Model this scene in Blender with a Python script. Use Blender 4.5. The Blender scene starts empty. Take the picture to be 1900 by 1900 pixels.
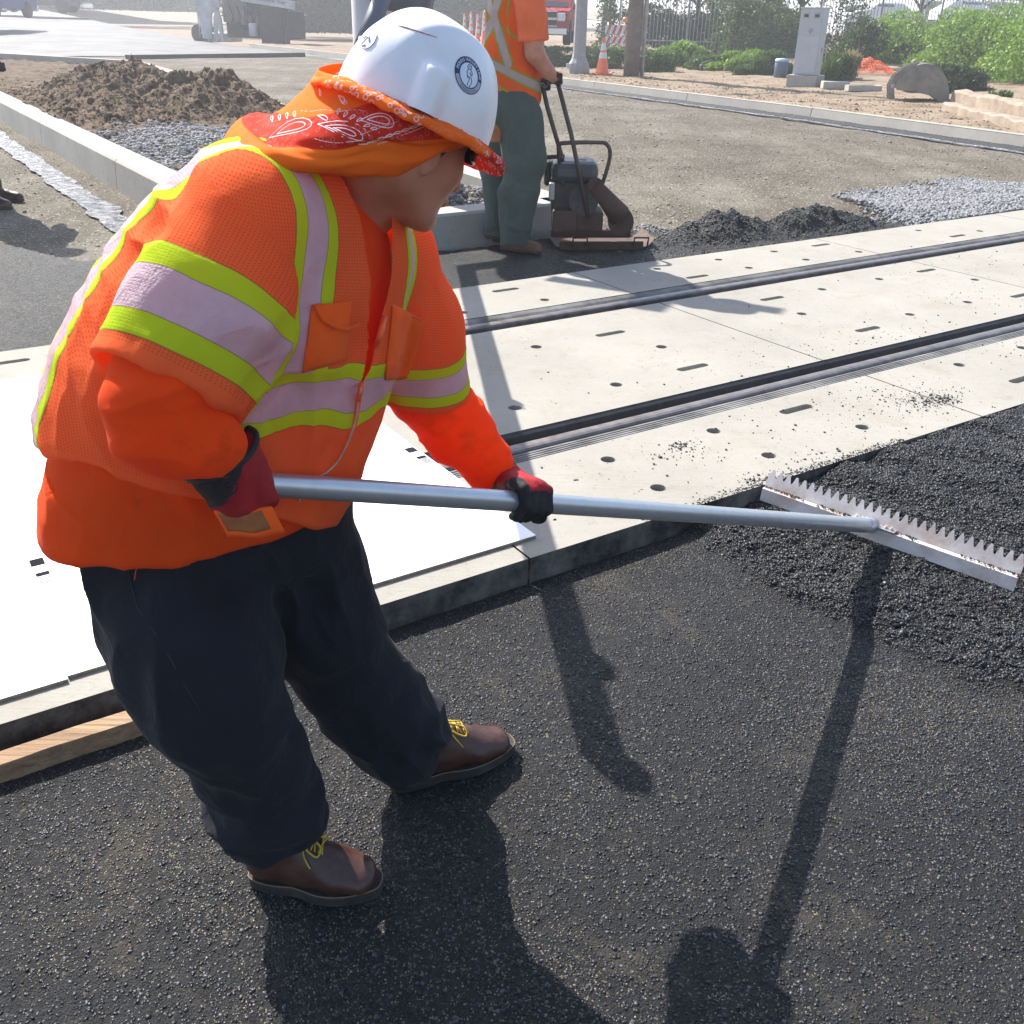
import bpy, math, random
import numpy as np
from mathutils import Vector, Matrix, noise as mnoise
from mathutils.geometry import delaunay_2d_cdt

SC = bpy.context.scene
COL = SC.collection
random.seed(7)
RNG = np.random.default_rng(11)

# ------------------------------------------------------------------ camera, light, exposure
FPX, CXY, CAMH = 1773.0, 950.0, 1.53
RM = np.array([[0.99972073, 0.02363187, 0.0],
               [0.01084385, -0.45873749, 0.88850567],
               [0.02099705, -0.88825754, -0.45886563]])
cam_d = bpy.data.cameras.new('camera'); cam = bpy.data.objects.new('camera', cam_d); COL.objects.link(cam)
cam_d.sensor_width = 36.0; cam_d.lens = 36.0 * FPX / 1900.0
cam_d.clip_start = 0.05; cam_d.clip_end = 1500.0
_r = RM @ np.array([1, 0, 0]); _u = -(RM @ np.array([0, 1, 0])); _b = -(RM @ np.array([0, 0, 1]))
cam.matrix_world = Matrix(((_r[0], _u[0], _b[0], 0), (_r[1], _u[1], _b[1], 0), (_r[2], _u[2], _b[2], CAMH), (0, 0, 0, 1)))
SC.camera = cam

SUN_AZ, SUN_EL = math.radians(-37.5), math.radians(44.8)   # azimuth from +Y towards +X
SUNDIR = Vector((math.sin(SUN_AZ) * math.cos(SUN_EL), math.cos(SUN_AZ) * math.cos(SUN_EL), math.sin(SUN_EL)))
world = bpy.data.worlds.new('World'); SC.world = world; world.use_nodes = True
wn = world.node_tree.nodes; wl = world.node_tree.links
sky = wn.new('ShaderNodeTexSky'); sky.sky_type = 'NISHITA'; sky.sun_disc = False
sky.sun_elevation = SUN_EL; sky.sun_rotation = SUN_AZ; sky.altitude = 400; sky.air_density = 1.0; sky.dust_density = 2.0
wl.new(sky.outputs[0], wn['Background'].inputs['Color']); wn['Background'].inputs['Strength'].default_value = 0.115
sun_d = bpy.data.lights.new('sun', 'SUN'); sun = bpy.data.objects.new('sun', sun_d); COL.objects.link(sun)
sun_d.energy = 4.5; sun_d.angle = math.radians(0.53); sun_d.color = (1.0, 0.95, 0.87)
sun.rotation_euler = SUNDIR.to_track_quat('Z', 'Y').to_euler()
SC.view_settings.view_transform = 'Standard'; SC.view_settings.look = 'None'
SC.view_settings.exposure = 1.36; SC.view_settings.gamma = 1.0
SC.cycles.max_bounces = 8; SC.cycles.volume_bounces = 0

# ------------------------------------------------------------------ helpers
def ray(px, py): return RM @ np.array([px - CXY, py - CXY, FPX])
def G(px, py, z=0.0):
    """point on the plane of height z"""
    d = ray(px, py); return Vector(d * ((z - CAMH) / d[2]) + np.array([0, 0, CAMH]))
def W(px, py, Y):
    d = ray(px, py); return Vector(d * (Y / d[1]) + np.array([0, 0, CAMH]))
def pxm(px, py, Y):
    """metres per photo pixel at that depth"""
    d = ray(px, py); return float(Y / d[1])
RD = Vector((0.83084, 0.5565, 0)); CD = Vector((-0.5566, 0.8308, 0))
def U(u, v, z=0.0): return RD * u + CD * v + Vector((0, 0, z))
UROT = math.atan2(RD.y, RD.x)

def tag(o, label=None, cat=None, group=None, kind=None):
    if label: o['label'] = label
    if cat: o['category'] = cat
    if group: o['group'] = group
    if kind: o['kind'] = kind
    return o
def empty(name, loc=(0, 0, 0), rz=0.0, label=None, cat=None, group=None):
    o = bpy.data.objects.new(name, None); COL.objects.link(o); o.location = loc; o.rotation_euler = (0, 0, rz)
    return tag(o, label, cat, group)
def link(name, me, m, parent=None, smooth=False):
    o = bpy.data.objects.new(name, me); COL.objects.link(o)
    if m is not None:
        for x in (m if isinstance(m, (list, tuple)) else [m]): me.materials.append(x)
    if smooth: me.shade_smooth()
    if parent is not None: o.parent = parent
    return o
def npmesh(name, V, F, smooth=False):
    """V (n,3), F list or array of quads/tris"""
    me = bpy.data.meshes.new(name)
    V = np.asarray(V, dtype=np.float32)
    if isinstance(F, np.ndarray):
        k = F.shape[1]
        me.vertices.add(len(V)); me.vertices.foreach_set('co', V.ravel())
        me.loops.add(F.size); me.loops.foreach_set('vertex_index', F.astype(np.int32).ravel())
        me.polygons.add(len(F)); me.polygons.foreach_set('loop_start', np.arange(0, F.size, k, dtype=np.int32))
        me.update(calc_edges=True); me.validate()
    else:
        me.from_pydata(V.tolist(), [], F); me.update()
    if smooth: me.shade_smooth()
    return me
class MB:
    """collects simple shapes into one mesh"""
    def __init__(s): s.v = []; s.f = []; s.mi = []; s.cur = 0; s.sm = []
    def add(s, vs, fs, sm=False):
        b = len(s.v); s.v += [tuple(x) for x in vs]; s.f += [tuple(i + b for i in f) for f in fs]
        s.mi += [s.cur] * len(fs); s.sm += [sm] * len(fs); return s
    def box(s, c, d, M=None, bev=0.0):
        """centre, full size, 3x3/4x4 matrix"""
        hx, hy, hz = d[0] / 2, d[1] / 2, d[2] / 2
        if bev <= 0:
            P = [Vector((x * hx, y * hy, z * hz)) for z in (-1, 1) for y in (-1, 1) for x in (-1, 1)]
            F = [(0, 2, 3, 1), (4, 5, 7, 6), (0, 1, 5, 4), (2, 6, 7, 3), (0, 4, 6, 2), (1, 3, 7, 5)]
        else:
            import bmesh
            bm = bmesh.new(); bmesh.ops.create_cube(bm, size=1.0)
            for v in bm.verts: v.co = Vector((v.co.x * d[0], v.co.y * d[1], v.co.z * d[2]))
            bmesh.ops.bevel(bm, geom=bm.edges[:], offset=bev, segments=2, affect='EDGES', profile=0.5)
            bm.verts.index_update(); P = [v.co.copy() for v in bm.verts]; F = [[v.index for v in f.verts] for f in bm.faces]; bm.free()
        c = Vector(c); M3 = M.to_3x3() if M is not None else Matrix.Identity(3)
        return s.add([c + M3 @ p for p in P], F)
    def tube(s, pts, r, n=8, cap=True, sm=True):
        pts = [Vector(p) for p in pts]; rs = r if isinstance(r, (list, tuple)) else [r] * len(pts)
        vs = []; nrm = None
        for i, p in enumerate(pts):
            t = (pts[min(i + 1, len(pts) - 1)] - pts[max(i - 1, 0)]).normalized()
            if nrm is None:
                a = Vector((0, 0, 1)) if abs(t.z) < 0.9 else Vector((1, 0, 0)); nrm = (a - t * a.dot(t)).normalized()
            else: nrm = (nrm - t * nrm.dot(t)).normalized()
            b = t.cross(nrm)
            for k in range(n):
                a = 2 * math.pi * k / n; vs.append(p + (nrm * math.cos(a) + b * math.sin(a)) * rs[i])
        fs = []
        for i in range(len(pts) - 1):
            for k in range(n): fs.append((i * n + k, i * n + (k + 1) % n, (i + 1) * n + (k + 1) % n, (i + 1) * n + k))
        s.add(vs, fs, sm)
        if cap:
            b = len(s.v) - len(vs)
            s.f += [tuple(b + k for k in reversed(range(n))), tuple(b + (len(pts) - 1) * n + k for k in range(n))]
            s.mi += [s.cur] * 2; s.sm += [False] * 2
        return s
    def lathe(s, prof, n=24, M=None, sm=True, cap=True):
        """prof list of (r,z)"""
        M = M or Matrix.Identity(4); vs = []
        for r, z in prof:
            for k in range(n):
                a = 2 * math.pi * k / n; vs.append(M @ Vector((r * math.cos(a), r * math.sin(a), z)))
        fs = [(i * n + k, i * n + (k + 1) % n, (i + 1) * n + (k + 1) % n, (i + 1) * n + k) for i in range(len(prof) - 1) for k in range(n)]
        s.add(vs, fs, sm)
        if cap:
            b = len(s.v) - len(vs); s.f += [tuple(b + k for k in reversed(range(n))), tuple(b + (len(prof) - 1) * n + k for k in range(n))]
            s.mi += [s.cur] * 2; s.sm += [False] * 2
        return s
    def prism(s, poly, z0, z1, M=None):
        """polygon (x,y) ccw extruded in z"""
        n = len(poly); M = M or Matrix.Identity(4)
        vs = [M @ Vector((x, y, z)) for z in (z0, z1) for x, y in poly]
        fs = [tuple(reversed(range(n))), tuple(range(n, 2 * n))] + [(i, (i + 1) % n, n + (i + 1) % n, n + i) for i in range(n)]
        return s.add(vs, fs)
    def sheet(s, grid, sm=True):
        """grid [i][j] of points"""
        ni, nj = len(grid), len(grid[0]); vs = [p for row in grid for p in row]
        fs = [(i * nj + j, i * nj + j + 1, (i + 1) * nj + j + 1, (i + 1) * nj + j) for i in range(ni - 1) for j in range(nj - 1)]
        return s.add(vs, fs, sm)
    def build(s, name, m, parent=None):
        me = bpy.data.meshes.new(name); me.from_pydata([tuple(v) for v in s.v], [], s.f); me.update()
        me.polygons.foreach_set('material_index', s.mi); me.polygons.foreach_set('use_smooth', s.sm)
        return link(name, me, m, parent)
def RZ(a): return Matrix.Rotation(a, 4, 'Z')
def frame(o, x, y, z):
    m = Matrix.Identity(4)
    for i, a in enumerate((x, y, z)):
        for k in range(3): m[k][i] = a[k]
    for k in range(3): m[k][3] = o[k]
    return m
def shift(me_obj, loc): me_obj.location = loc; return me_obj
def copy_tree(o, parent=None):
    c = o.copy(); COL.objects.link(c); c.parent = parent
    for ch in [x for x in COL.objects if x.parent is o]: copy_tree(ch, c)
    return c
def solidify(o, t, off=-1.0):
    md = o.modifiers.new('t', 'SOLIDIFY'); md.thickness = t; md.offset = off; return o
def catmull(pts, n):
    P = [np.array(p, float) for p in pts]; P = [2 * P[0] - P[1]] + P + [2 * P[-1] - P[-2]]; out = []
    m = len(P) - 3
    for k in range(n):
        t = k / (n - 1) * m; i = min(int(t), m - 1); t -= i
        a, b, c, d = P[i:i + 4]
        out.append(0.5 * ((2 * b) + (c - a) * t + (2 * a - 5 * b + 4 * c - d) * t * t + (3 * b - a - 3 * c + d) * t ** 3))
    return out

# vectorised value noise
def _h(ix, iy, iz):
    n = (ix * 374761393 + iy * 668265263 + iz * 2147483647 + 1013904223) & 0xFFFFFFFF
    n = ((n ^ (n >> 13)) * 1274126177) & 0xFFFFFFFF
    n = n ^ (n >> 16)
    return (n & 0xFFFF) / 32767.5 - 1.0
def vnoise(x, y, z=0.0):
    x, y, z = np.broadcast_arrays(np.asarray(x, float), np.asarray(y, float), np.asarray(z, float))
    ix, iy, iz = np.floor(x).astype(np.int64), np.floor(y).astype(np.int64), np.floor(z).astype(np.int64)
    fx, fy, fz = x - ix, y - iy, z - iz
    fx, fy, fz = fx * fx * (3 - 2 * fx), fy * fy * (3 - 2 * fy), fz * fz * (3 - 2 * fz)
    r = 0
    for a in (0, 1):
        wx = fx if a else 1 - fx
        for b in (0, 1):
            wy = fy if b else 1 - fy
            for c in (0, 1):
                wz = fz if c else 1 - fz
                r = r + _h(ix + a, iy + b, iz + c) * wx * wy * wz
    return r
def fbm(x, y, z=0.0, o=4, g=0.5):
    r = 0; a = 1.0; s = 1.0
    for k in range(o):
        r = r + a * vnoise(np.asarray(x) * s + 17 * k, np.asarray(y) * s + 5 * k, np.asarray(z) * s); a *= g; s *= 2.03
    return r
def sstep(a, b, x):
    t = np.clip((x - a) / (b - a), 0, 1); return t * t * (3 - 2 * t)

# ------------------------------------------------------------------ material helpers
class NT:
    def __init__(s, name):
        s.m = bpy.data.materials.new(name); s.m.use_nodes = True; s.t = s.m.node_tree; s.b = s.t.nodes['Principled BSDF']
        s.co = s.t.nodes.new('ShaderNodeTexCoord').outputs['Object']
    def n(s, ty, **kw):
        x = s.t.nodes.new(ty)
        for k, v in kw.items():
            if k.startswith('i_'):
                key = k[2:]; x.inputs[int(key) if key.isdigit() else key.replace('_', ' ')].default_value = v
            else: setattr(x, k, v)
        return x
    def l(s, a, b): s.t.links.new(a, b)
    def mapped(s, sc=(1, 1, 1), rot=(0, 0, 0)):
        m = s.n('ShaderNodeMapping'); s.l(s.co, m.inputs[0]); m.inputs['Scale'].default_value = sc; m.inputs['Rotation'].default_value = rot
        return m.outputs[0]
    def noise(s, sc, det=4, rough=0.55, co=None, dist=0.0):
        x = s.n('ShaderNodeTexNoise'); s.l(co or s.co, x.inputs['Vector']); x.inputs['Scale'].default_value = sc
        x.inputs['Detail'].default_value = det; x.inputs['Roughness'].default_value = rough; x.inputs['Distortion'].default_value = dist
        return x.outputs['Fac']
    def vor(s, sc, feature='F1', co=None, rnd=1.0):
        x = s.n('ShaderNodeTexVoronoi'); x.feature = feature; s.l(co or s.co, x.inputs['Vector']); x.inputs['Scale'].default_value = sc
        x.inputs['Randomness'].default_value = rnd; return x
    def ramp(s, fac, stops, interp='LINEAR'):
        x = s.n('ShaderNodeValToRGB'); s.l(fac, x.inputs[0]); e = x.color_ramp.elements; x.color_ramp.interpolation = interp
        while len(e) < len(stops): e.new(0.5)
        for k, (p, c) in enumerate(stops):
            e[k].position = p; c = c if isinstance(c, (tuple, list)) else (c, c, c); e[k].color = (*c[:3], 1)
        return x.outputs[0]
    def mix(s, fac, a, b, mode='MIX'):
        x = s.n('ShaderNodeMix'); x.data_type = 'RGBA'; x.blend_type = mode
        for j, v in ((0, fac), (6, a), (7, b)):
            sock = x.inputs[j]
            if isinstance(v, (int, float)): sock.default_value = v if j == 0 else (v, v, v, 1)
            elif isinstance(v, (tuple, list)): sock.default_value = (*v[:3], 1)
            else: s.l(v, sock)
        return x.outputs[2]
    def math(s, op, a, b=0.0, c=0.0):
        x = s.n('ShaderNodeMath'); x.operation = op
        for k, v in enumerate((a, b, c)):
            if isinstance(v, (int, float)): x.inputs[k].default_value = v
            else: s.l(v, x.inputs[k])
        return x.outputs[0]
    def attr(s, name):
        x = s.n('ShaderNodeAttribute'); x.attribute_name = name; return x
    def bump(s, h, strength=0.5, dist=0.01, prev=None):
        x = s.n('ShaderNodeBump'); x.inputs['Strength'].default_value = strength; x.inputs['Distance'].default_value = dist
        s.l(h, x.inputs['Height'])
        if prev is not None: s.l(prev, x.inputs['Normal'])
        return x.outputs[0]
    def out(s, col=None, rough=None, nrm=None, metal=None, spec=None, **kw):
        def put(key, v):
            if v is None: return
            i = s.b.inputs[key]
            if isinstance(v, (int, float)): i.default_value = v
            elif isinstance(v, (tuple, list)): i.default_value = (*v[:3], 1)
            else: s.l(v, i)
        put('Base Color', col); put('Roughness', rough); put('Normal', nrm); put('Metallic', metal); put('Specular IOR Level', spec)
        for k, v in kw.items(): put(k.replace('_', ' '), v)
        return s.m
    def translucent(s, amount, col):
        tr = s.n('ShaderNodeBsdfTranslucent'); mx = s.n('ShaderNodeMixShader'); mx.inputs[0].default_value = amount
        if isinstance(col, (tuple, list)): tr.inputs[0].default_value = (*col[:3], 1)
        else: s.l(col, tr.inputs[0])
        s.l(s.b.outputs[0], mx.inputs[1]); s.l(tr.outputs[0], mx.inputs[2]); s.l(mx.outputs[0], s.t.nodes['Material Output'].inputs[0])
        return s.m
def simple(name, col, rough=0.6, metal=0.0, var=0.12, sc=8.0, bump=0.0, bsc=60.0, spec=None, dirt=None, dsc=3.0, damt=0.5):
    t = NT(name); n = t.noise(sc, 5)
    a = tuple(max(0, c * (1 - var)) for c in col); b = tuple(min(1, c * (1 + var)) for c in col)
    c = t.ramp(n, [(0.3, a), (0.7, b)])
    if dirt:
        f = t.ramp(t.noise(dsc, 8, 0.65), [(0.45, 0.0), (0.75, damt)]); c = t.mix(f, c, dirt)
    r = t.ramp(t.noise(sc * 2.3, 4), [(0.3, max(0.02, rough - 0.08)), (0.7, min(1, rough + 0.08))])
    nr = t.bump(t.noise(bsc, 5), 1.0, bump) if bump else None
    return t.out(c, r, nr, metal, spec)
# ------------------------------------------------------------------ ground materials
def m_asphalt(name, base=0.019, loose=False):
    t = NT(name)
    v1 = t.vor(210.0); v2 = t.vor(95.0); n = t.noise(2.2, 6, 0.6)
    cell = t.n('ShaderNodeSeparateColor'); t.l(v1.outputs['Color'], cell.inputs[0])
    cell2 = t.n('ShaderNodeSeparateColor'); t.l(v2.outputs['Color'], cell2.inputs[0])
    lo, hi = base * 0.5, base * 1.9
    c = t.ramp(cell.outputs[0], [(0.0, (lo * .97, lo, lo * 1.12)), (1.0, (hi * .97, hi * 0.99, hi * 1.08))])
    c2 = t.ramp(cell2.outputs[1], [(0.0, (lo * 1.1,) * 3), (1.0, (hi * 1.1, hi * 1.08, hi * 1.05))])
    c = t.mix(0.45, c, c2)
    if not loose:
        bright = t.ramp(cell.outputs[2], [(0.965, 0.0), (0.975, 1.0)])
        dusty = t.ramp(t.noise(1.5, 8, 0.7), [(0.42, 0.25), (0.7, 1.0)])
        bf = t.math('MULTIPLY', bright, dusty)
        c = t.mix(bf, c, (0.42, 0.36, 0.24))
        patch = t.ramp(t.noise(2.2, 9, 0.78, dist=0.4), [(0.53, 0.0), (0.74, 0.55)])
        c = t.mix(patch, c, (0.17, 0.14, 0.095))
        c = t.mix(t.ramp(t.noise(0.9, 5, 0.6), [(0.35, 0.45), (0.6, 0.0)]), c, (0.017, 0.017, 0.019))
    gl = t.ramp(cell2.outputs[0], [(0.0, 0.42), (1.0, 0.8)])
    h1 = t.math('MULTIPLY', v1.outputs['Distance'], -1.0)
    h = t.math('ADD', t.math('MULTIPLY', h1, 0.8), t.math('MULTIPLY', t.noise(130, 6, 0.75), 1.8))
    h = t.math('ADD', h, t.math('MULTIPLY', t.noise(420.0, 3), 0.5))
    nr = t.bump(h, 1.0, 0.0075 if not loose else 0.009)
    return t.out(c, gl, nr, spec=0.28)
def m_dirtroad():
    t = NT('compacted_road_base'); v = t.vor(70.0); n = t.noise(0.5, 9, 0.68)
    c = t.ramp(n, [(0.34, (0.082, 0.070, 0.053)), (0.5, (0.142, 0.127, 0.10)), (0.68, (0.215, 0.197, 0.163))])
    tracks = t.noise(1.0, 7, 0.6, co=t.mapped((1.6, 0.28, 1), (0, 0, -0.45)))
    c = t.mix(t.ramp(tracks, [(0.47, 0.0), (0.62, 0.75)]), c, (0.105, 0.088, 0.064))
    sp = t.n('ShaderNodeSeparateColor'); t.l(v.outputs['Color'], sp.inputs[0])
    c = t.mix(0.32, c, t.ramp(sp.outputs[0], [(0, (0.1, 0.09, 0.07)), (1, (0.5, 0.46, 0.4))]), 'OVERLAY')
    c = t.mix(t.ramp(sp.outputs[1], [(0.93, 0.0), (0.96, 0.6)]), c, (0.5, 0.48, 0.44))
    h = t.math('ADD', t.math('MULTIPLY', v.outputs['Distance'], -1.0), t.math('MULTIPLY', t.noise(6, 8, 0.7), 3.0))
    return t.out(c, 0.95, t.bump(h, 0.8, 0.012), spec=0.15)
def m_concrete(name, col=(0.42, 0.40, 0.36), broom=True, scale=1.0):
    t = NT(name); n = t.noise(1.2 * scale, 9, 0.65)
    c = t.ramp(n, [(0.3, tuple(x * 0.86 for x in col)), (0.7, tuple(min(1, x * 1.1) for x in col))])
    c = t.mix(t.ramp(t.noise(3.5 * scale, 10, 0.75), [(0.52, 0.0), (0.72, 0.5)]), c, (col[0] * 0.80, col[1] * 0.70, col[2] * 0.55))
    c = t.mix(t.ramp(t.noise(90, 3, 0.6), [(0.58, 0.0), (0.72, 0.4)]), c, (0.16, 0.15, 0.13))
    c = t.mix(t.ramp(t.noise(26, 7, 0.7), [(0.57, 0.0), (0.70, 0.42)]), c, (0.15, 0.12, 0.085))
    c = t.mix(t.ramp(t.noise(4.5, 9, 0.72, dist=0.5), [(0.58, 0.0), (0.72, 0.38)]), c, (col[0] * 0.5, col[1] * 0.42, col[2] * 0.34))
    h = t.noise(55, 6, 0.65)
    if broom:
        rot = -UROT
        b = t.noise(1.0, 5, 0.7, co=t.mapped((3.0, 120.0, 1.0), (0, 0, rot)))
        h = t.math('ADD', h, t.math('MULTIPLY', b, 1.3)); c = t.mix(t.ramp(b, [(0.54, 0.0), (0.7, 0.22)]), c, tuple(x * 0.6 for x in col))
    return t.out(c, 0.88, t.bump(h, 0.55, 0.0025), spec=0.25)
M = {}
M['asphalt'] = m_asphalt('fresh_asphalt')
M['loose'] = m_asphalt('loose_hot_asphalt', 0.011, True)
M['dirt_road'] = m_dirtroad()
M['concrete'] = m_concrete('crossing_concrete', (0.287, 0.272, 0.238))
M['kerb'] = m_concrete('kerb_concrete', (0.34, 0.32, 0.285), False)
def m_side():
    t = NT('tar_smeared_concrete_side'); n = t.noise(2.5, 8, 0.7); c = t.ramp(n, [(0.42, (0.022, 0.021, 0.020)), (0.62, (0.16, 0.155, 0.145))])
    return t.out(c, 0.8, t.bump(t.noise(60, 5), 0.6, 0.004), spec=0.2)
M['panel_side'] = m_side()
M['steel'] = simple('rail_steel', (0.19, 0.165, 0.15), 0.42, 0.7, 0.3, 14, 0.0006, 90)
M['rubber'] = simple('black_rubber', (0.036, 0.034, 0.035), 0.7, 0, 0.3, 20, 0.0008, 80)
M['grain'] = simple('asphalt_grain', (0.016, 0.0165, 0.019), 0.38, 0, 0.5, 60, 0.001, 300, spec=0.35)
M['gravel'] = simple('crushed_gravel', (0.19, 0.19, 0.195), 0.85, 0, 0.45, 22, 0.001, 200)
M['soil'] = simple('brown_soil', (0.105, 0.073, 0.048), 0.97, 0, 0.4, 5, 0.01, 30, spec=0.1, dirt=(0.18, 0.135, 0.09), dsc=2.5, damt=0.7)
M['verge'] = simple('dusty_verge_soil', (0.20, 0.152, 0.105), 0.97, 0, 0.3, 1.5, 0.01, 18, spec=0.1, dirt=(0.28, 0.225, 0.17), dsc=0.8, damt=0.8)

# ------------------------------------------------------------------ ground sheets (each a few mm above the one below)
def uvgrid(name, u0, u1, v0, v1, du, dv, hf, m, kind='structure', smooth=True):
    nu, nv = max(2, int(round((u1 - u0) / du)) + 1), max(2, int(round((v1 - v0) / dv)) + 1)
    uu, vv = np.meshgrid(np.linspace(u0, u1, nu), np.linspace(v0, v1, nv), indexing='ij')
    zz = hf(uu, vv)
    V = np.stack([RD.x * uu + CD.x * vv, RD.y * uu + CD.y * vv, zz], -1).reshape(-1, 3)
    i = np.arange(nu - 1)[:, None] * nv + np.arange(nv - 1)[None, :]
    F = np.stack([i, i + nv, i + nv + 1, i + 1], -1).reshape(-1, 4)
    o = link(name, npmesh(name, V, F, smooth), m); tag(o, kind=kind); return o
g = MB(); g.sheet([[Vector((x, y, -0.22)) for y in (-60, 700)] for x in (-500, 500)], False)
gr = g.build('ground', M['verge']); tag(gr, kind='structure')

def h_road(u, v):
    # compacted road base around the median, with faint wheel ridges
    return -0.105 + 0.012 * fbm(u * 0.5, v * 0.5) + 0.006 * fbm(u * 3, v * 3) + 0.035 * np.clip(vnoise(u * 0.9 + 3, v * 0.35), 0, 1) ** 2 * sstep(7, 8, v) * sstep(8, 9, u)
uvgrid('road', -9, 16.6, 5.1, 24, 0.07, 0.07, h_road, M['dirt_road'])
def h_far(u, v): return -0.107 + 0.02 * fbm(u * 0.3, v * 0.3)
uvgrid('road', -40, 17.4, 23.9, 110, 0.6, 0.6, h_far, M['dirt_road'])
uvgrid('road', -60, -8.9, 5.1, 24.1, 0.5, 0.5, lambda u, v: -0.109 + 0 * u, M['dirt_road'])

# fresh asphalt in front of the crossing, lower than the panels
FRONT_V = 2.163
lp = [G(*p, -0.05) for p in ((1285, 985), (1400, 1085), (1560, 1150), (1700, 1200), (1900, 1275), (2150, 1340))]
lpu = np.array([p.dot(RD) for p in lp]); lpv = np.array([p.dot(CD) for p in lp])
rk = [G(1430, 895, -0.02), G(1885, 1072, -0.04)]
RKU = [p.dot(RD) for p in rk]; RKV = [p.dot(CD) for p in rk]
def loose_mask(u, v):
    """0..1 inside the raked, loose part of the asphalt"""
    edge = np.interp(v[...], lpv[::-1], lpu[::-1])
    w = 0.09 * fbm(u * 3.1, v * 3.1, 3.3) + 0.03 * fbm(u * 12, v * 12)
    return sstep(-0.05, 0.10, u - edge + w)
def rake_side(u, v):
    """positive beyond the rake (away from the worker)"""
    du, dv = RKU[1] - RKU[0], RKV[1] - RKV[0]; L = math.hypot(du, dv)
    return (du * (v - RKV[0]) - dv * (u - RKU[0])) / L
def h_front(u, v):
    z = -0.082 + 0.003 * fbm(u * 1.3, v * 1.3) + 0.0016 * fbm(u * 24, v * 24, 2) + 0.0010 * fbm(u * 90, v * 90)
    m = loose_mask(u, v); b = rake_side(u, v)
    beyond = sstep(-0.01, 0.10, b)
    lo = 0.022 + 0.009 * fbm(u * 7, v * 7, 5) + 0.006 * fbm(u * 26, v * 26) + 0.004 * fbm(u * 70, v * 70)
    along = np.clip((u - RKU[0]) / 1.2, 0, 1)
    hi = (0.030 + 0.035 * along) * beyond + 0.010 * beyond * np.sin((rake_side(u, v)) * 22 + 1.5 * fbm(u * 1.2, v * 1.2)) 
    z = z + m * (lo + hi)
    z = z - 0.012 * sstep(0.12, 0.0, FRONT_V - v) * (1 - m)
    return np.minimum(z, -0.004 + 0.006 * fbm(u * 20, v * 20, 3))
_near = uvgrid('asphalt', -1.6, 4.6, -1.4, FRONT_V - 0.004, 0.008, 0.008, h_front, None)
_near.data.materials.append(M['asphalt']); _near.data.materials.append(M['loose'])
_c = np.empty(len(_near.data.polygons) * 3, np.float32); _near.data.polygons.foreach_get('center', _c); _c = _c.reshape(-1, 3)
_pu = _c[:, 0] * RD.x + _c[:, 1] * RD.y; _pv = _c[:, 0] * CD.x + _c[:, 1] * CD.y
_near.data.polygons.foreach_set('material_index', (loose_mask(_pu, _pv) > 0.4).astype(np.int32))
uvgrid('asphalt', -9, -1.6, -6, FRONT_V - 0.004, 0.1, 0.1, lambda u, v: -0.083 + 0.003 * fbm(u, v), M['asphalt'])
uvgrid('asphalt', 4.6, 14, -6, FRONT_V - 0.004, 0.1, 0.1, lambda u, v: -0.02 + 0.01 * fbm(u * 3, v * 3), M['loose'])
uvgrid('asphalt', -1.6, 4.6, -6, -1.4, 0.1, 0.1, lambda u, v: -0.083 + 0.003 * fbm(u, v), M['asphalt'])

# fresh asphalt behind the crossing (edge is irregular), 4-20 mm over the road base
BACK_V = 5.228
eb = [(-9.0, 9.2), (-1.5, 9.4), (0.6, 8.6), (1.2, 7.6), (2.1, 6.95), (2.3, 6.6), (5.0, 6.6), (5.25, 6.7), (5.9, 6.3), (6.6, 6.0), (7.6, 5.75), (8.6, 5.35), (9.0, 5.2)]
ebu = np.array([e[0] for e in eb]); ebv = np.array([e[1] for e in eb])
def h_back(u, v):
    e = np.interp(u, ebu, ebv) + 0.10 * fbm(u * 2.1, v * 2.1) + 0.04 * fbm(u * 9, v * 9)
    m = sstep(0.0, 0.16, e - v)
    z = -0.16 + m * 0.108 + 0.003 * fbm(u * 30, v * 30)
    # the two low heaps of hot mix beside the crossing
    a = np.exp(-(((u - 5.95) / 0.52) ** 2 + ((v - 5.83) / 0.26) ** 2) ** 1.3) * 0.17
    b = np.exp(-(((u - 6.95) / 0.62) ** 2 + ((v - 5.72) / 0.27) ** 2) ** 1.3) * 0.17
    return z + np.maximum(a, b) * (1 + 0.25 * fbm(u * 8, v * 8)) + 0.012 * sstep(4.8, 5.5, u) * m * fbm(u * 14, v * 14)
uvgrid('asphalt', -4, 9, BACK_V + 0.003, 9.9, 0.025, 0.025, h_back, M['asphalt'])

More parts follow.
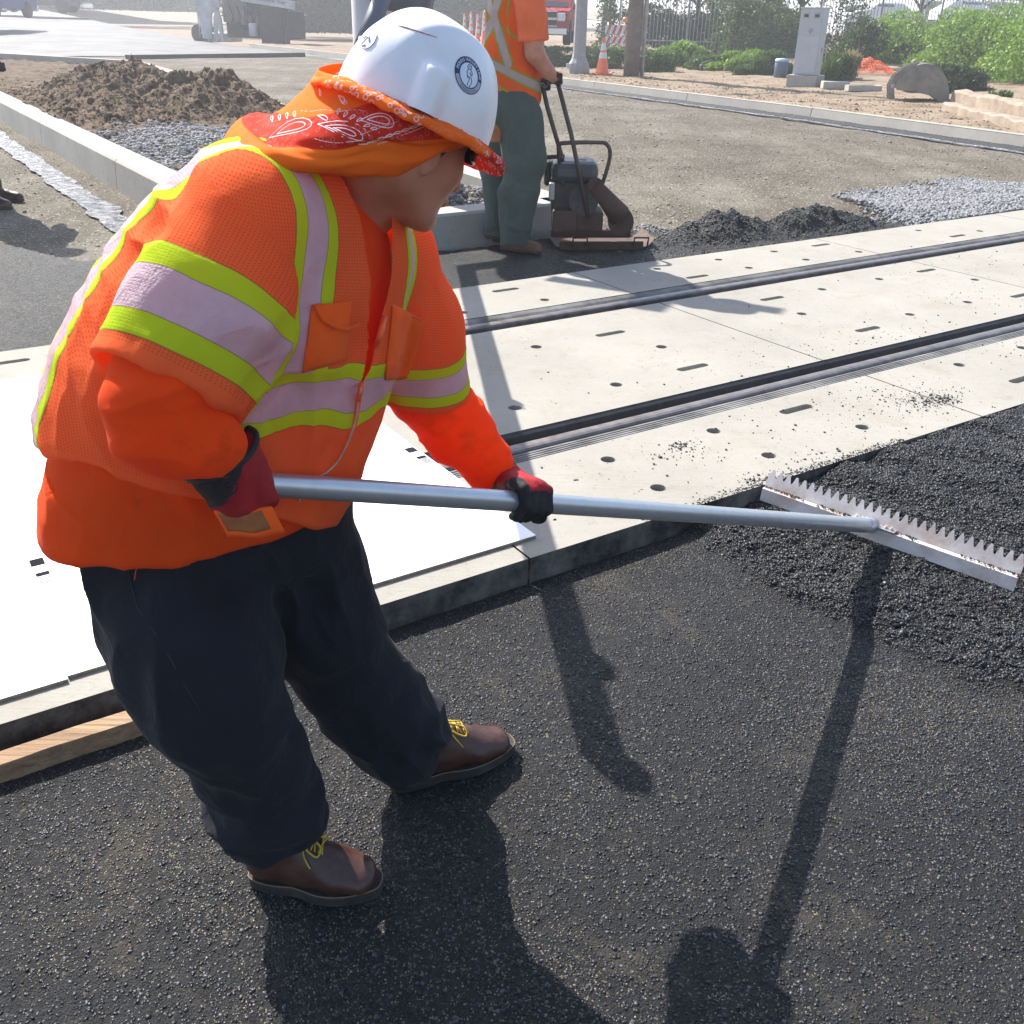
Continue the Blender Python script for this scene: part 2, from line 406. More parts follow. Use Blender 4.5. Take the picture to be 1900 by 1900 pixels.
# ------------------------------------------------------------------ scatter of small stones as one mesh
ICO_V = []; _t = (1 + 5 ** 0.5) / 2
for a in (-1, 1):
    for b in (-_t, _t): ICO_V += [(a, b, 0), (0, a, b), (b, 0, a)]
ICO_V = np.array(ICO_V) / math.hypot(1, _t)
import bmesh
_bm = bmesh.new()
for v in ICO_V: _bm.verts.new(v)
bmesh.ops.convex_hull(_bm, input=_bm.verts[:]); _bm.verts.index_update(); _bm.verts.ensure_lookup_table()
ICO_V = np.array([v.co[:] for v in _bm.verts]); ICO_F = np.array([[v.index for v in f.verts] for f in _bm.faces]); _bm.free()
def stones(name, pts, sizes, m, flat=0.7, parent=None, kind='stuff', rough=0.28):
    pts = np.asarray(pts, float); n = len(pts); k = len(ICO_V)
    q = RNG.normal(size=(n, 4)); q /= np.linalg.norm(q, axis=1)[:, None]
    w, x, y, z = q.T
    R = np.stack([1 - 2 * (y * y + z * z), 2 * (x * y - z * w), 2 * (x * z + y * w), 2 * (x * y + z * w), 1 - 2 * (x * x + z * z), 2 * (y * z - x * w),
                  2 * (x * z - y * w), 2 * (y * z + x * w), 1 - 2 * (x * x + y * y)], -1).reshape(n, 3, 3)
    S = np.stack([RNG.uniform(0.8, 1.25, n), RNG.uniform(0.65, 1.0, n), RNG.uniform(0.45, 0.8, n)], -1)
    L = ICO_V[None] * (1 + RNG.uniform(-rough, rough, (n, k, 1))) * S[:, None, :]
    V = np.einsum('nij,nkj->nki', R, L) * np.asarray(sizes)[:, None, None]; V[:, :, 2] *= flat; V += pts[:, None, :]
    F = (ICO_F[None] + (np.arange(n) * k)[:, None, None]).reshape(-1, 3)
    o = link(name, npmesh(name, V.reshape(-1, 3), F), m, parent)
    if kind: tag(o, kind=kind)
    return o
def uv_pts(u, v, z): return np.stack([RD.x * u + CD.x * v, RD.y * u + CD.y * v, z], -1)
def in_view(u, v, m=170):
    """ground the photo can see, with a margin; keeps the scatter where stones are large enough to show"""
    P = uv_pts(u, v, np.full_like(u, -0.05 - CAMH)) @ RM
    return (P[:, 2] > 0.2) & (np.abs(P[:, 0] / P[:, 2] * FPX) < 950 + m) & (np.abs(P[:, 1] / P[:, 2] * FPX) < 950 + m)
def scat(n, u0, u1, v0, v1, hf, acc):
    u = RNG.uniform(u0, u1, n); v = RNG.uniform(v0, v1, n); k = acc(u, v) > RNG.uniform(0, 1, n); u, v = u[k], v[k]
    return uv_pts(u, v, hf(u, v))
p = scat(150000, 1.9, 4.4, 0.1, 2.15, h_front, lambda u, v: loose_mask(u, v) ** 2 * in_view(u, v))
stones('loose_asphalt_grains', p, np.exp(RNG.normal(-5.42, 0.36, len(p))), M['grain'], 0.85, rough=0.4)
p = scat(26000, -1.2, 4.0, -1.2, 2.1, h_front, lambda u, v: 0.10 + 0.5 * np.clip(fbm(u * 1.3, v * 1.3, 8), 0, 1) + 0.9 * sstep(-0.5, 0, u - np.interp(v, lpv[::-1], lpu[::-1])) * (loose_mask(u, v) < .5))
stones('loose_asphalt_grains', p, RNG.uniform(0.0015, 0.0042, len(p)), M['grain'], 0.6)
p = scat(30000, 4.7, 8.2, 5.25, 6.8, h_back, lambda u, v: 0.25 + 0.75 * (h_back(u, v) > -0.03))
stones('loose_asphalt_grains', p, RNG.uniform(0.004, 0.012, len(p)), M['grain'])

for nm_, col_, n_, s0, s1 in (('dark', (0.019, 0.020, 0.023), 260000, .0020, .0058), ('grey', (0.062, 0.064, 0.074), 52000, .0018, .0056), ('tan', (0.19, 0.155, 0.10), 170000, .0010, .0028)):
    M['agg_' + nm_] = simple('aggregate_' + nm_, col_, 0.42, 0, 0.45, 90, 0.0005, 400, spec=0.35)
    p = scat(n_, -1.3, 4.3, -1.3, 2.15, h_front, lambda u, v: (np.clip(0.45 + 0.5 * fbm(u * 1.7 + s0 * 900, v * 1.7, 2), 0.05, 1) if nm_ != 'tan' else np.clip((fbm(u * 1.9, v * 1.9, 5, 6, 0.65) - 0.28) * 2.2, 0.02, 1) * (loose_mask(u, v) < .4)) * in_view(u, v))
    stones('asphalt_aggregate', p, RNG.uniform(s0, s1, len(p)), M['agg_' + nm_], 0.5, rough=0.35)

# ------------------------------------------------------------------ railway crossing: concrete panels, rails, rubber
ZP = 0.0
def hole_px(lst): return [(G(*p).dot(RD), G(*p).dot(CD)) for p in lst]
zc = lambda L: [(700 + x / 1.5833, 380 + y / 1.5833) for x, y in L]
ROUND = hole_px(zc([(178, 277), (252, 316), (492, 279), (822, 188), (1003, 161), (1092, 185), (1166, 137), (1260, 161), (1415, 138), (1590, 75), (1770, 77),
                    (467, 417), (835, 417), (702, 528), (404, 596), (1247, 320), (1475, 218), (1307, 248), (1565, 322), (1756, 220), (1735, 286),
                    (678, 748), (988, 664), (825, 831), (1150, 736), (1425, 653), (1710, 470), (1896, 420)]))
SLOTS = hole_px(zc([(377, 250), (940, 211), (1303, 118), (1705, 91), (685, 378), (927, 477), (1160, 275), (1441, 365), (1613, 193), (1890, 266), (1231, 600), (1895, 512)]) + [(15, 672), (60, 702)])
SLOTS.append((1.95, 4.0)); SLOTS.append((1.9, 3.3))
def panel(u0, u1, v0, v1, label, group):
    t = empty('crossing_slab', (0, 0, 0), 0, label, 'road panel', group)
    loops = []; edges = []; pts = []
    def add(poly):
        b = len(pts); pts.extend(poly); edges.extend([(b + i, b + (i + 1) % len(poly)) for i in range(len(poly))])
    add([(u0, v0), (u1, v0), (u1, v1), (u0, v1)])
    holes = []
    for (hu, hv) in ROUND:
        if u0 + .06 < hu < u1 - .06 and v0 + .05 < hv < v1 - .05:
            holes.append(('r', [(hu + 0.030 * math.cos(a), hv + 0.030 * math.sin(a)) for a in [2 * math.pi * k / 18 for k in range(18)]], (hu, hv)))
    for (hu, hv) in SLOTS:
        if u0 + .1 < hu < u1 - .1 and v0 + .03 < hv < v1 - .03:
            poly = [(hu + 0.075 + 0.024 * math.cos(a), hv + 0.024 * math.sin(a)) for a in np.linspace(-math.pi / 2, math.pi / 2, 9)] + \
                   [(hu - 0.075 + 0.024 * math.cos(a), hv + 0.024 * math.sin(a)) for a in np.linspace(math.pi / 2, 3 * math.pi / 2, 9)]
            holes.append(('s', poly, (hu, hv)))
    for h in holes: add(h[1])
    res = delaunay_2d_cdt([Vector(p) for p in pts], edges, [], 0, 1e-6)
    V2, F2 = res[0], res[2]
    def inh(c):
        for ty, poly, (hu, hv) in holes:
            x, y = c[0] - hu, c[1] - hv
            if ty == 'r' and x * x + y * y < 0.030 ** 2: return True
            if ty == 's':
                dx = max(0, abs(x) - 0.075)
                if dx * dx + y * y < 0.024 ** 2: return True
        return False
    mb = MB(); fs = []
    for f in F2:
        c = sum((Vector(V2[i]) for i in f), Vector((0, 0))) / len(f)
        if not inh(c): fs.append(tuple(f))
    mb.add([U(p[0], p[1], ZP) for p in V2], fs)
    def wall(poly, z1, flip, bottom):
        n = len(poly); vs = [U(x, y, ZP) for x, y in poly] + [U(x, y, z1) for x, y in poly]
        q = [(i, (i + 1) % n, n + (i + 1) % n, n + i) if flip else (n + i, n + (i + 1) % n, (i + 1) % n, i) for i in range(n)]
        if bottom: q.append(tuple(range(n, 2 * n)))
        mb.add(vs, q)
    mb.cur = 1; wall([(u0, v0), (u1, v0), (u1, v1), (u0, v1)], -0.24, False, False); mb.cur = 0
    for h in holes: wall(h[1], -0.035, True, True)
    mb.build('slab', [M['concrete'], M['panel_side']], t)
    for ty, poly, (hu, hv) in holes:
        if ty == 'r' and RNG.uniform() > 0.0:
            b = MB(); Mx = Matrix.Translation(U(hu, hv, -0.035)); b.lathe([(0.021, 0.0), (0.021, 0.006), (0.019, 0.008), (0.011, 0.008), (0.011, 0.016), (0.008, 0.018)], 12, Mx); b.build('bolt', M['steel'], t)
    return t
V_NEAR = (FRONT_V, 2.795); V_GAUGE = (3.065, 4.335); V_FAR = (4.60, BACK_V)
J = [-3.35, -0.915, 1.52, 3.955, 6.39, 8.825, 11.26]
words = {(0, 0): None}
nm = ['far left', 'leftmost in view', 'left of the rake, partly under the white boards', 'right of the worker, between his gloved hand and the rake', 'behind the rake teeth with spilled asphalt on it', 'right edge of the photo', 'beyond the right edge']
for k in range(6):
    a, b = J[k] + 0.004, J[k + 1] - 0.004
    place = ['at the far left end', 'left of the worker under the white boards', 'directly behind the worker', 'second from the right edge of the photo', 'at the right edge of the photo', 'beyond the right edge']
    place = ['far left outside the photo', 'at the left edge of the photo', 'behind the worker, ending at a cross joint', 'right of the visible cross joint', 'beyond the right edge', 'far right outside the photo'][k]
    panel(a, b, *V_NEAR, 'concrete panel between near rail and black asphalt, ' + place, 'concrete panels of the rail crossing')
    panel(a, b, *V_GAUGE, 'wide concrete panel between the two rails, ' + place, 'concrete panels of the rail crossing')
    panel(a, b, *V_FAR, 'concrete panel beyond the far rail, ' + place, 'concrete panels of the rail crossing')
def rail(vc, label, gauge_sign):
    t = empty('rail', (0, 0, 0), 0, label, 'rail', 'railway rails in the crossing')
    def ext(prof, name, m):
        mb = MB(); n = len(prof); vs = [U(u, vc + gauge_sign * p[0], p[1]) for u in (-6, 14) for p in prof]
        fs = [(i, (i + 1) % n, n + (i + 1) % n, n + i) for i in range(n)] + [tuple(range(n)), tuple(reversed(range(n, 2 * n)))]
        mb.add(vs, fs, False); mb.build(name, m, t)
    ext([(-0.035, -0.035), (-0.034, -0.012), (-0.027, -0.004), (-0.012, 0.000), (0.012, 0.000), (0.027, -0.004), (0.034, -0.012), (0.035, -0.04),
         (0.012, -0.055), (0.010, -0.15), (-0.010, -0.15), (-0.012, -0.05)], 'rail_head', M['steel'])
    # rubber on the field side with its three grooves, lower flangeway rubber on the gauge side
    pr = [(-0.037, -0.2), (-0.037, -0.016)]
    x = -0.055
    pr += [(x, -0.014), (-0.070, -0.003)]
    for k in range(4):
        a = -0.074 - k * 0.017; pr += [(a, -0.003), (a - 0.003, -0.011), (a - 0.006, -0.011), (a - 0.008, -0.003)]
    pr += [(-0.140, -0.003), (-0.140, -0.2)]
    ext(pr, 'field_rubber', M['rubber_top'])
    ext([(0.038, -0.2), (0.038, -0.045), (0.060, -0.055), (0.100, -0.052), (0.108, -0.012), (0.118, -0.004), (0.124, -0.010), (0.133, -0.004), (0.133, -0.2)], 'flangeway_rubber', M['rubber'])
M['rubber_top'] = simple('dusty_rubber', (0.10, 0.098, 0.095), 0.75, 0, 0.35, 12, 0.0008, 80, dirt=(0.33, 0.32, 0.3), dsc=2.5, damt=0.9)
rail(2.932, 'worn steel rail nearest the worker, with a wide dark flangeway beyond it', 1)
rail(4.468, 'worn steel rail on the far side of the crossing', -1)
mb = MB(); mb.sheet([[U(u, v, -0.205) for v in (2.1, 5.3)] for u in (-9, 14)], False); o = mb.build('track_bed', M['soil']); tag(o, kind='structure')

# crumbs of asphalt spilled on the panels
def blob(cu, cv, su, sv, n): return RNG.normal(cu, su, n), RNG.normal(cv, sv, n)
cu, cv = [], []
for (px, py, sx, n) in ((1720, 745, 0.10, 240), (1745, 742, 0.05, 160), (1640, 745, 0.2, 150), (1265, 828, 0.035, 90), (1270, 845, 0.09, 60), (1500, 860, 0.10, 80), (1400, 890, 0.05, 60), (1560, 650, 0.35, 90), (1680, 620, 0.2, 60), (1800, 560, 0.3, 60), (1780, 480, 0.5, 90), (1030, 965, 0.01, 4), (1068, 890, 0.012, 6), (1500, 800, 0.5, 120), (1200, 700, 0.6, 50), (1850, 650, 0.2, 40)):
    P = G(px, py); a, b = blob(P.dot(RD), P.dot(CD), sx, sx * 0.6, n); cu += list(a); cv += list(b)
cu, cv = np.array(cu), np.array(cv)
k = (cv > FRONT_V + 0.01) & (cv < BACK_V) & ~((cv > 2.8) & (cv < 3.06)) & ~((cv > 4.34) & (cv < 4.6)) & (cu > 1.62); cu, cv = cu[k], cv[k]
stones('spilled_asphalt_crumbs', uv_pts(cu, cv, np.full(len(cu), 0.002)), np.minimum(0.016, np.exp(RNG.normal(-5.85, 0.5, len(cu)))), M['grain'], 0.7)
u = RNG.uniform(1.62, 7, 1500); v = RNG.uniform(FRONT_V + .01, BACK_V, 1500); k = ~((v > 2.8) & (v < 3.06)) & ~((v > 4.34) & (v < 4.6)) & (vnoise(u * 1.5, v * 1.5) > 0); u, v = u[k], v[k]
stones('spilled_asphalt_crumbs', uv_pts(u, v, np.full(len(u), 0.001)), RNG.uniform(0.001, 0.0032, len(u)), M['grain'], 0.6)
# grit along the panel's front lip where asphalt creeps up
u = RNG.uniform(2.0, 4.6, 1600); v = FRONT_V + np.abs(RNG.normal(0, 0.02, 1600)) * (vnoise(u * 4, u * 0) > -0.1); k = v > FRONT_V + 0.001; u, v = u[k], v[k]
stones('spilled_asphalt_crumbs', uv_pts(u, v, np.full(len(u), 0.001)), RNG.uniform(0.001, 0.005, len(u)), M['grain'], 0.6)

# ------------------------------------------------------------------ white boards laid on the crossing
M['board'] = simple('white_board_face', (0.80, 0.80, 0.79), 0.5, 0, 0.02, 2, 0, dirt=(0.66, 0.62, 0.52), dsc=2.0, damt=0.25)
M['board_edge'] = simple('board_core', (0.22, 0.18, 0.12), 0.9, 0, 0.3, 60)
M['ink'] = simple('black_ink', (0.02, 0.02, 0.025), 0.95, 0, 0.1, spec=0.02)
M['ink_faint'] = simple('faint_grey_ink', (0.52, 0.51, 0.5), 0.7, 0, 0.1)
def board(u0, u1, v0, v1, z, label, marks):
    t = empty('white_board', (0, 0, 0), 0, label, 'board', 'white boards laid over the rails')
    Mx = frame(U((u0 + u1) / 2, (v0 + v1) / 2, 0), RD, CD, Vector((0, 0, 1)))
    mb = MB(); mb.cur = 1; mb.box(Mx @ Vector((0, 0, z + 0.005)), (u1 - u0, v1 - v0, 0.009), Mx); mb.cur = 0
    mb.box(Mx @ Vector((0, 0, z + 0.0105)), (u1 - u0 + 0.001, v1 - v0 + 0.001, 0.002), Mx); mb.build('panel', [M['board'], M['board_edge']], t)
    for (uu, vv, w, h, c) in marks:
        ink = MB(); ink.box(U(uu, vv, z + 0.0122), (w, h, 0.0006), Mx); ink.build('printed_mark', M['ink_faint'] if c else M['ink'], t)
    return t
mk = []
P0 = G(32, 1040); u0m = P0.dot(RD)
def strip(um, v0, seed):
    r = random.Random(seed); out = []
    out += [(um, v0 + 0.07, 0.040, 0.045, 0), (um + 0.002, v0 - 0.012, 0.038, 0.022, 0), (um, v0 + 0.028, 0.02, 0.008, 1)]
    for k in range(6): out.append((um + 0.003, v0 - 0.030 - k * 0.0085, 0.036, 0.0030, 0))
    for k in range(3): out.append((um, v0 + 0.105 + k * 0.012, 0.03, 0.003, 1))
    for side, L in ((1, 0.55), (-1, 0.5)):
        for k in range(24):
            d = (0.14 if side > 0 else 0.1) + k * L / 46
            if r.random() < 0.7: out.append((um + r.uniform(-0.012, 0.012), v0 + side * d, r.uniform(0.006, 0.026), r.uniform(0.0012, 0.003), 1))
    return out
board(0.160, 1.612, 2.262, 4.74, 0.001, 'large white board lying flat behind the worker, its right corner beside his left glove', strip(0.155 + 0.04, 2.84, 1) + strip(1.585, 3.02, 2))
board(-1.30, 0.1565, 2.250, 4.72, 0.0005, 'large white board lying flat at the left edge of the photo', [])
# lumber plank along the panel edge
def plank():
    t = NT('rough_sawn_lumber'); c0 = t.mapped((1.6, 34.0, 34.0), (0, 0, -UROT)); n = t.noise(1.0, 8, 0.7, co=c0, dist=0.6)
    c = t.ramp(n, [(0.3, (0.13, 0.068, 0.036)), (0.5, (0.28, 0.18, 0.10)), (0.7, (0.40, 0.28, 0.165))])
    m = t.out(c, 0.85, t.bump(n, 0.9, 0.012))
    e = empty('lumber_plank', (0, 0, 0), 0, 'rough sawn brown lumber plank wedged along the concrete edge at lower left', 'plank')
    nu = 160; prof = [(0, 0), (0.052, 0), (0.056, 0.004), (0.057, 0.082), (0.054, 0.087), (0.002, 0.088), (0, 0.084)]
    rows = []
    for i in range(nu + 1):
        u = -2.9 + i * (3.42) / nu; rows.append([U(u, FRONT_V - 0.075 + 0.004 * vnoise(u * 3, 1) + x - 0.038, -0.118 + z + 0.003 * float(vnoise(u * 14, x * 60, z * 40))) for x, z in prof + [prof[0]]])
    mb = MB(); mb.sheet(rows, False); mb.f.append(tuple(range(len(prof)))); mb.mi.append(0); mb.sm.append(False)
    b = (nu) * (len(prof) + 1); mb.f.append(tuple(b + i for i in reversed(range(len(prof))))); mb.mi.append(0); mb.sm.append(False)
    mb.build('board', m, e)
plank()
# ------------------------------------------------------------------ signed-distance modelling (for bodies and clothes)
class Sdf:
    def __init__(s, lo, hi, h):
        s.lo, s.h = np.array(lo, np.float32), h
        ax = [np.arange(lo[i], hi[i] + h, h, dtype=np.float32) for i in range(3)]
        s.P = np.meshgrid(*ax, indexing='ij', sparse=True); s.shape = tuple(len(a) for a in ax)
        s.D = np.full(s.shape, 10.0, np.float32)
    def cone(s, a, b, ra, rb, side=None):
        """rounded cone with elliptic section; ra, rb = r or (r along side, r across)"""
        a, b = np.array(a, float), np.array(b, float); ab = b - a; L2 = float(ab @ ab) + 1e-12; ax = ab / math.sqrt(L2)
        if side is None: side = np.array([0, 0, 1.0]) if abs(ax[2]) < .9 else np.array([1.0, 0, 0])
        e1 = np.array(side, float); e1 = e1 - ax * (e1 @ ax); e1 /= np.linalg.norm(e1); e2 = np.cross(ax, e1)
        ra = ra if isinstance(ra, (tuple, list)) else (ra, ra); rb = rb if isinstance(rb, (tuple, list)) else (rb, rb)
        X, Y, Z = s.P[0] - a[0], s.P[1] - a[1], s.P[2] - a[2]
        w = X * ax[0] + Y * ax[1] + Z * ax[2]
        t = np.clip(w / math.sqrt(L2), 0, 1).astype(np.float32)
        x = X * e1[0] + Y * e1[1] + Z * e1[2]; y = X * e2[0] + Y * e2[1] + Z * e2[2]; w = w - t * math.sqrt(L2)
        r1 = ra[0] + (rb[0] - ra[0]) * t; r2 = ra[1] + (rb[1] - ra[1]) * t; rm = 0.5 * (r1 + r2)
        k0 = np.sqrt((x / r1) ** 2 + (y / r2) ** 2 + (w / rm) ** 2) + 1e-6
        k1 = np.sqrt((x / r1 ** 2) ** 2 + (y / r2 ** 2) ** 2 + (w / rm ** 2) ** 2) + 1e-6
        return (k0 * (k0 - 1) / k1).astype(np.float32)
    def ell(s, c, r, R=None):
        c = np.array(c, float); X, Y, Z = s.P[0] - c[0], s.P[1] - c[1], s.P[2] - c[2]
        R = np.eye(3) if R is None else np.array(R, float)   # rows = axes
        q = [X * R[i][0] + Y * R[i][1] + Z * R[i][2] for i in range(3)]
        k0 = np.sqrt(sum((q[i] / r[i]) ** 2 for i in range(3))) + 1e-6
        k1 = np.sqrt(sum((q[i] / r[i] ** 2) ** 2 for i in range(3))) + 1e-6
        return (k0 * (k0 - 1) / k1).astype(np.float32)
    def plane(s, p, n):
        n = np.array(n, float); n /= np.linalg.norm(n); p = np.array(p, float)
        return ((s.P[0] - p[0]) * n[0] + (s.P[1] - p[1]) * n[1] + (s.P[2] - p[2]) * n[2]).astype(np.float32)
    def chain(s, pts, k=0.02, side=None):
        """pts list of (point, r)"""
        d = None
        for (a, ra), (b, rb) in zip(pts[:-1], pts[1:]):
            c = s.cone(a, b, ra, rb, side); d = c if d is None else smin(d, c, k)
        return d
    def mesh(s, D=None, smooth=2):
        V, F = surface_nets(s.D if D is None else D); V = V * s.h + s.lo
        if smooth: V = lap(V, F, smooth)
        return V, F
def smin(a, b, k):
    h = np.clip(0.5 + 0.5 * (b - a) / k, 0, 1); return b + (a - b) * h - k * h * (1 - h)
def smax(a, b, k): return -smin(-a, -b, k)
def surface_nets(D):
    nx, ny, nz = D.shape; ins = D < 0
    c = np.zeros((nx - 1, ny - 1, nz - 1), np.int8)
    for i in (0, 1):
        for j in (0, 1):
            for k in (0, 1): c += ins[i:nx - 1 + i, j:ny - 1 + j, k:nz - 1 + k]
    act = (c > 0) & (c < 8); I = np.argwhere(act); idx = np.full(act.shape, -1, np.int64); idx[act] = np.arange(len(I))
    P = np.zeros((len(I), 3)); W_ = np.zeros(len(I)); cor = [(i, j, k) for i in (0, 1) for j in (0, 1) for k in (0, 1)]
    val = {q: D[I[:, 0] + q[0], I[:, 1] + q[1], I[:, 2] + q[2]].astype(float) for q in cor}
    for q in cor:
        for a in range(3):
            if q[a] == 0:
                r = list(q); r[a] = 1; r = tuple(r); va, vb = val[q], val[r]; m = (va < 0) != (vb < 0)
                t = np.where(m, va / np.where(m, va - vb, 1), 0); pt = np.array(q, float)[None] + np.zeros((len(I), 3)); pt[:, a] += t
                P += pt * m[:, None]; W_ += m
    V = I + P / W_[:, None]; F = []
    for a in range(3):
        b, c2 = (a + 1) % 3, (a + 2) % 3
        sl0 = [slice(None)] * 3; sl1 = [slice(None)] * 3; sl0[a] = slice(0, -1); sl1[a] = slice(1, None)
        A, B = ins[tuple(sl0)], ins[tuple(sl1)]; E = np.argwhere(A != B); E = E[(E[:, b] > 0) & (E[:, c2] > 0) & (E[:, b] < D.shape[b] - 1) & (E[:, c2] < D.shape[c2] - 1)]
        fl = A[tuple(E.T)]
        def cell(db, dc):
            q = E.copy(); q[:, b] -= db; q[:, c2] -= dc; return idx[tuple(q.T)]
        q = np.stack([cell(1, 1), cell(0, 1), cell(0, 0), cell(1, 0)], -1); q[~fl] = q[~fl][:, ::-1]; F.append(q)
    return V, np.concatenate(F)
def lap(V, F, it, lam=0.5):
    E = np.concatenate([F[:, [0, 1]], F[:, [1, 2]], F[:, [2, 3]], F[:, [3, 0]]]); n = len(V)
    cnt = np.bincount(E[:, 0], minlength=n) + np.bincount(E[:, 1], minlength=n)
    for _ in range(it):
        S = np.stack([np.bincount(E[:, 0], V[E[:, 1], a], n) + np.bincount(E[:, 1], V[E[:, 0], a], n) for a in range(3)], -1)
        V = V + lam * (S / np.maximum(cnt, 1)[:, None] - V)
    return V
def vnormals(V, F):
    n = np.cross(V[F[:, 2]] - V[F[:, 0]], V[F[:, 3]] - V[F[:, 1]]); N = np.stack([sum(np.bincount(F[:, k], n[:, a], len(V)) for k in range(4)) for a in range(3)], -1)
    return N / (np.linalg.norm(N, axis=1)[:, None] + 1e-12)
def setattrs(me, **kw):
    for k, v in kw.items():
        a = me.attributes.new(k, 'FLOAT', 'POINT'); a.data.foreach_set('value', np.asarray(v, np.float32))
def dotp(V, p, n): return (V - np.array(p)) @ np.array(n)
# ------------------------------------------------------------------ the raking worker
A3 = lambda v: np.array(v, float)
def PR(px, py, Y, r): return (A3(W(px, py, Y)), r * pxm(px, py, Y))
_F = np.array([0.866, -0.5, 0.0]); _L = np.array([0.5, 0.866, 0.0])          # chest faces right and a little towards the lens

def m_cloth(name, col, sat=None, tr=0.0, weave=900, rough=0.85, fold=0.0, dirt=None, damt=0.5, dsc=5):
    t = NT(name); n = t.noise(7, 6); c = t.ramp(n, [(0.3, tuple(x * 0.88 for x in col)), (0.7, tuple(min(1, x * 1.08) for x in col))])
    if dirt: c = t.mix(t.ramp(t.noise(dsc, 7, 0.65), [(0.55, 0.0), (0.75, damt)]), c, dirt)
    h = t.math('ADD', t.math('MULTIPLY', t.noise(weave, 2), 0.25), t.noise(60, 5, 0.6))
    h = t.math('ADD', h, t.math('MULTIPLY', t.math('ABSOLUTE', t.math('SUBTRACT', t.noise(11, 4, 0.55, dist=0.8), 0.5)), -11.0))
    t.out(c, rough, t.bump(h, 0.5, 0.002), spec=0.06); t.b.inputs['Sheen Weight'].default_value = 0.05
    return t.translucent(tr, c) if tr else t.m
ORANGE = (0.96, 0.125, 0.012); 
M['shirt'] = m_cloth('orange_shirt_cloth', (1.0, 0.095, 0.010), tr=0.42, dirt=(0.30, 0.05, 0.012), damt=0.6, dsc=7)
M['denim'] = m_cloth('navy_work_trouser_cloth', (0.0155, 0.0165, 0.022), tr=0.0, dirt=(0.030, 0.032, 0.038), damt=0.5, dsc=3)
M['skin'] = None
def m_skin():
    t = NT('skin'); n = t.noise(14, 6, 0.6); c = t.ramp(n, [(0.3, (0.36, 0.15, 0.095)), (0.7, (0.50, 0.225, 0.145))])
    t.out(c, 0.5, t.bump(t.noise(160, 4, 0.6), 0.5, 0.002), spec=0.35); t.b.inputs['Subsurface Weight'].default_value = 0.12; t.b.inputs['Subsurface Radius'].default_value = (0.02, 0.008, 0.004); t.b.inputs['Subsurface Scale'].default_value = 0.4
    return t.m
M['skin'] = m_skin()
def m_vest(name='mesh_vest_cloth', mesh_dots=True, orange=(1.0, 0.17, 0.045), silver=(0.66, 0.53, 0.59), lime=(0.56, 0.82, 0.025)):
    t = NT(name); ds = t.attr('d_silver').outputs['Fac']; dl = t.attr('d_lime').outputs['Fac']; dp = t.attr('d_plain').outputs['Fac']
    n = t.noise(6, 6); o = t.ramp(n, [(0.3, tuple(x * 0.9 for x in orange)), (0.7, tuple(min(1, x * 1.06) for x in orange))])
    o = t.mix(t.ramp(t.noise(9, 8, 0.7), [(0.6, 0.0), (0.78, 0.35)]), o, (0.4, 0.06, 0.02))
    ll = t.ramp(t.noise(5, 4), [(0.3, tuple(x * 0.92 for x in lime)), (0.7, lime)])
    ss = t.ramp(t.noise(9, 6, 0.6), [(0.3, tuple(x * 0.82 for x in silver)), (0.7, tuple(min(1, x * 1.1) for x in silver))])
    hd = None
    if mesh_dots:
        # perforations: staggered rows in the cloth's own plane
        a, b = t.attr('cu').outputs['Fac'], t.attr('cv').outputs['Fac']
        cmb = t.n('ShaderNodeCombineXYZ'); t.l(t.math('MULTIPLY', a, 1.0), cmb.inputs[0]); t.l(t.math('MULTIPLY', b, 1.0), cmb.inputs[1])
        k = 2 * math.pi / 0.0066
        w = t.math('MULTIPLY', t.math('SINE', t.math('MULTIPLY', a, k)), t.math('SINE', t.math('MULTIPLY', b, k)))
        dots = t.ramp(w, [(0.45, 0.0), (0.8, 1.0)])
        open_ = t.math('MULTIPLY', dots, t.math('LESS_THAN', dp, 0.0)); hd = open_
        o = t.mix(t.math('MULTIPLY', open_, 0.5), o, tuple(x * 0.33 for x in orange))
    il = t.math('GREATER_THAN', dl, 0.0); isv = t.math('GREATER_THAN', ds, 0.0)
    c = t.mix(il, o, ll); c = t.mix(isv, c, ss)
    seam = t.math('MAXIMUM', t.math('LESS_THAN', t.math('ABSOLUTE', ds), 0.0008), t.math('LESS_THAN', t.math('ABSOLUTE', dl), 0.0010))
    c = t.mix(t.math('MULTIPLY', seam, 0.55), c, (0.16, 0.12, 0.07))
    h = t.math('ADD', t.noise(70, 5, 0.6), t.math('MULTIPLY', t.noise(900, 2), 0.2))
    h = t.math('ADD', h, t.math('MULTIPLY', t.math('MULTIPLY', isv, t.math('ABSOLUTE', t.math('SUBTRACT', t.noise(28, 4, 0.6, dist=0.5), 0.5))), -7.0))
    if hd is not None: h = t.math('SUBTRACT', h, t.math('MULTIPLY', hd, 0.6))
    r = t.mix(isv, 0.9, 0.45)
    t.out(c, r, t.bump(h, 0.55, 0.002), spec=0.12)
    return t.translucent(0.42, c)
M['vest'] = m_vest()

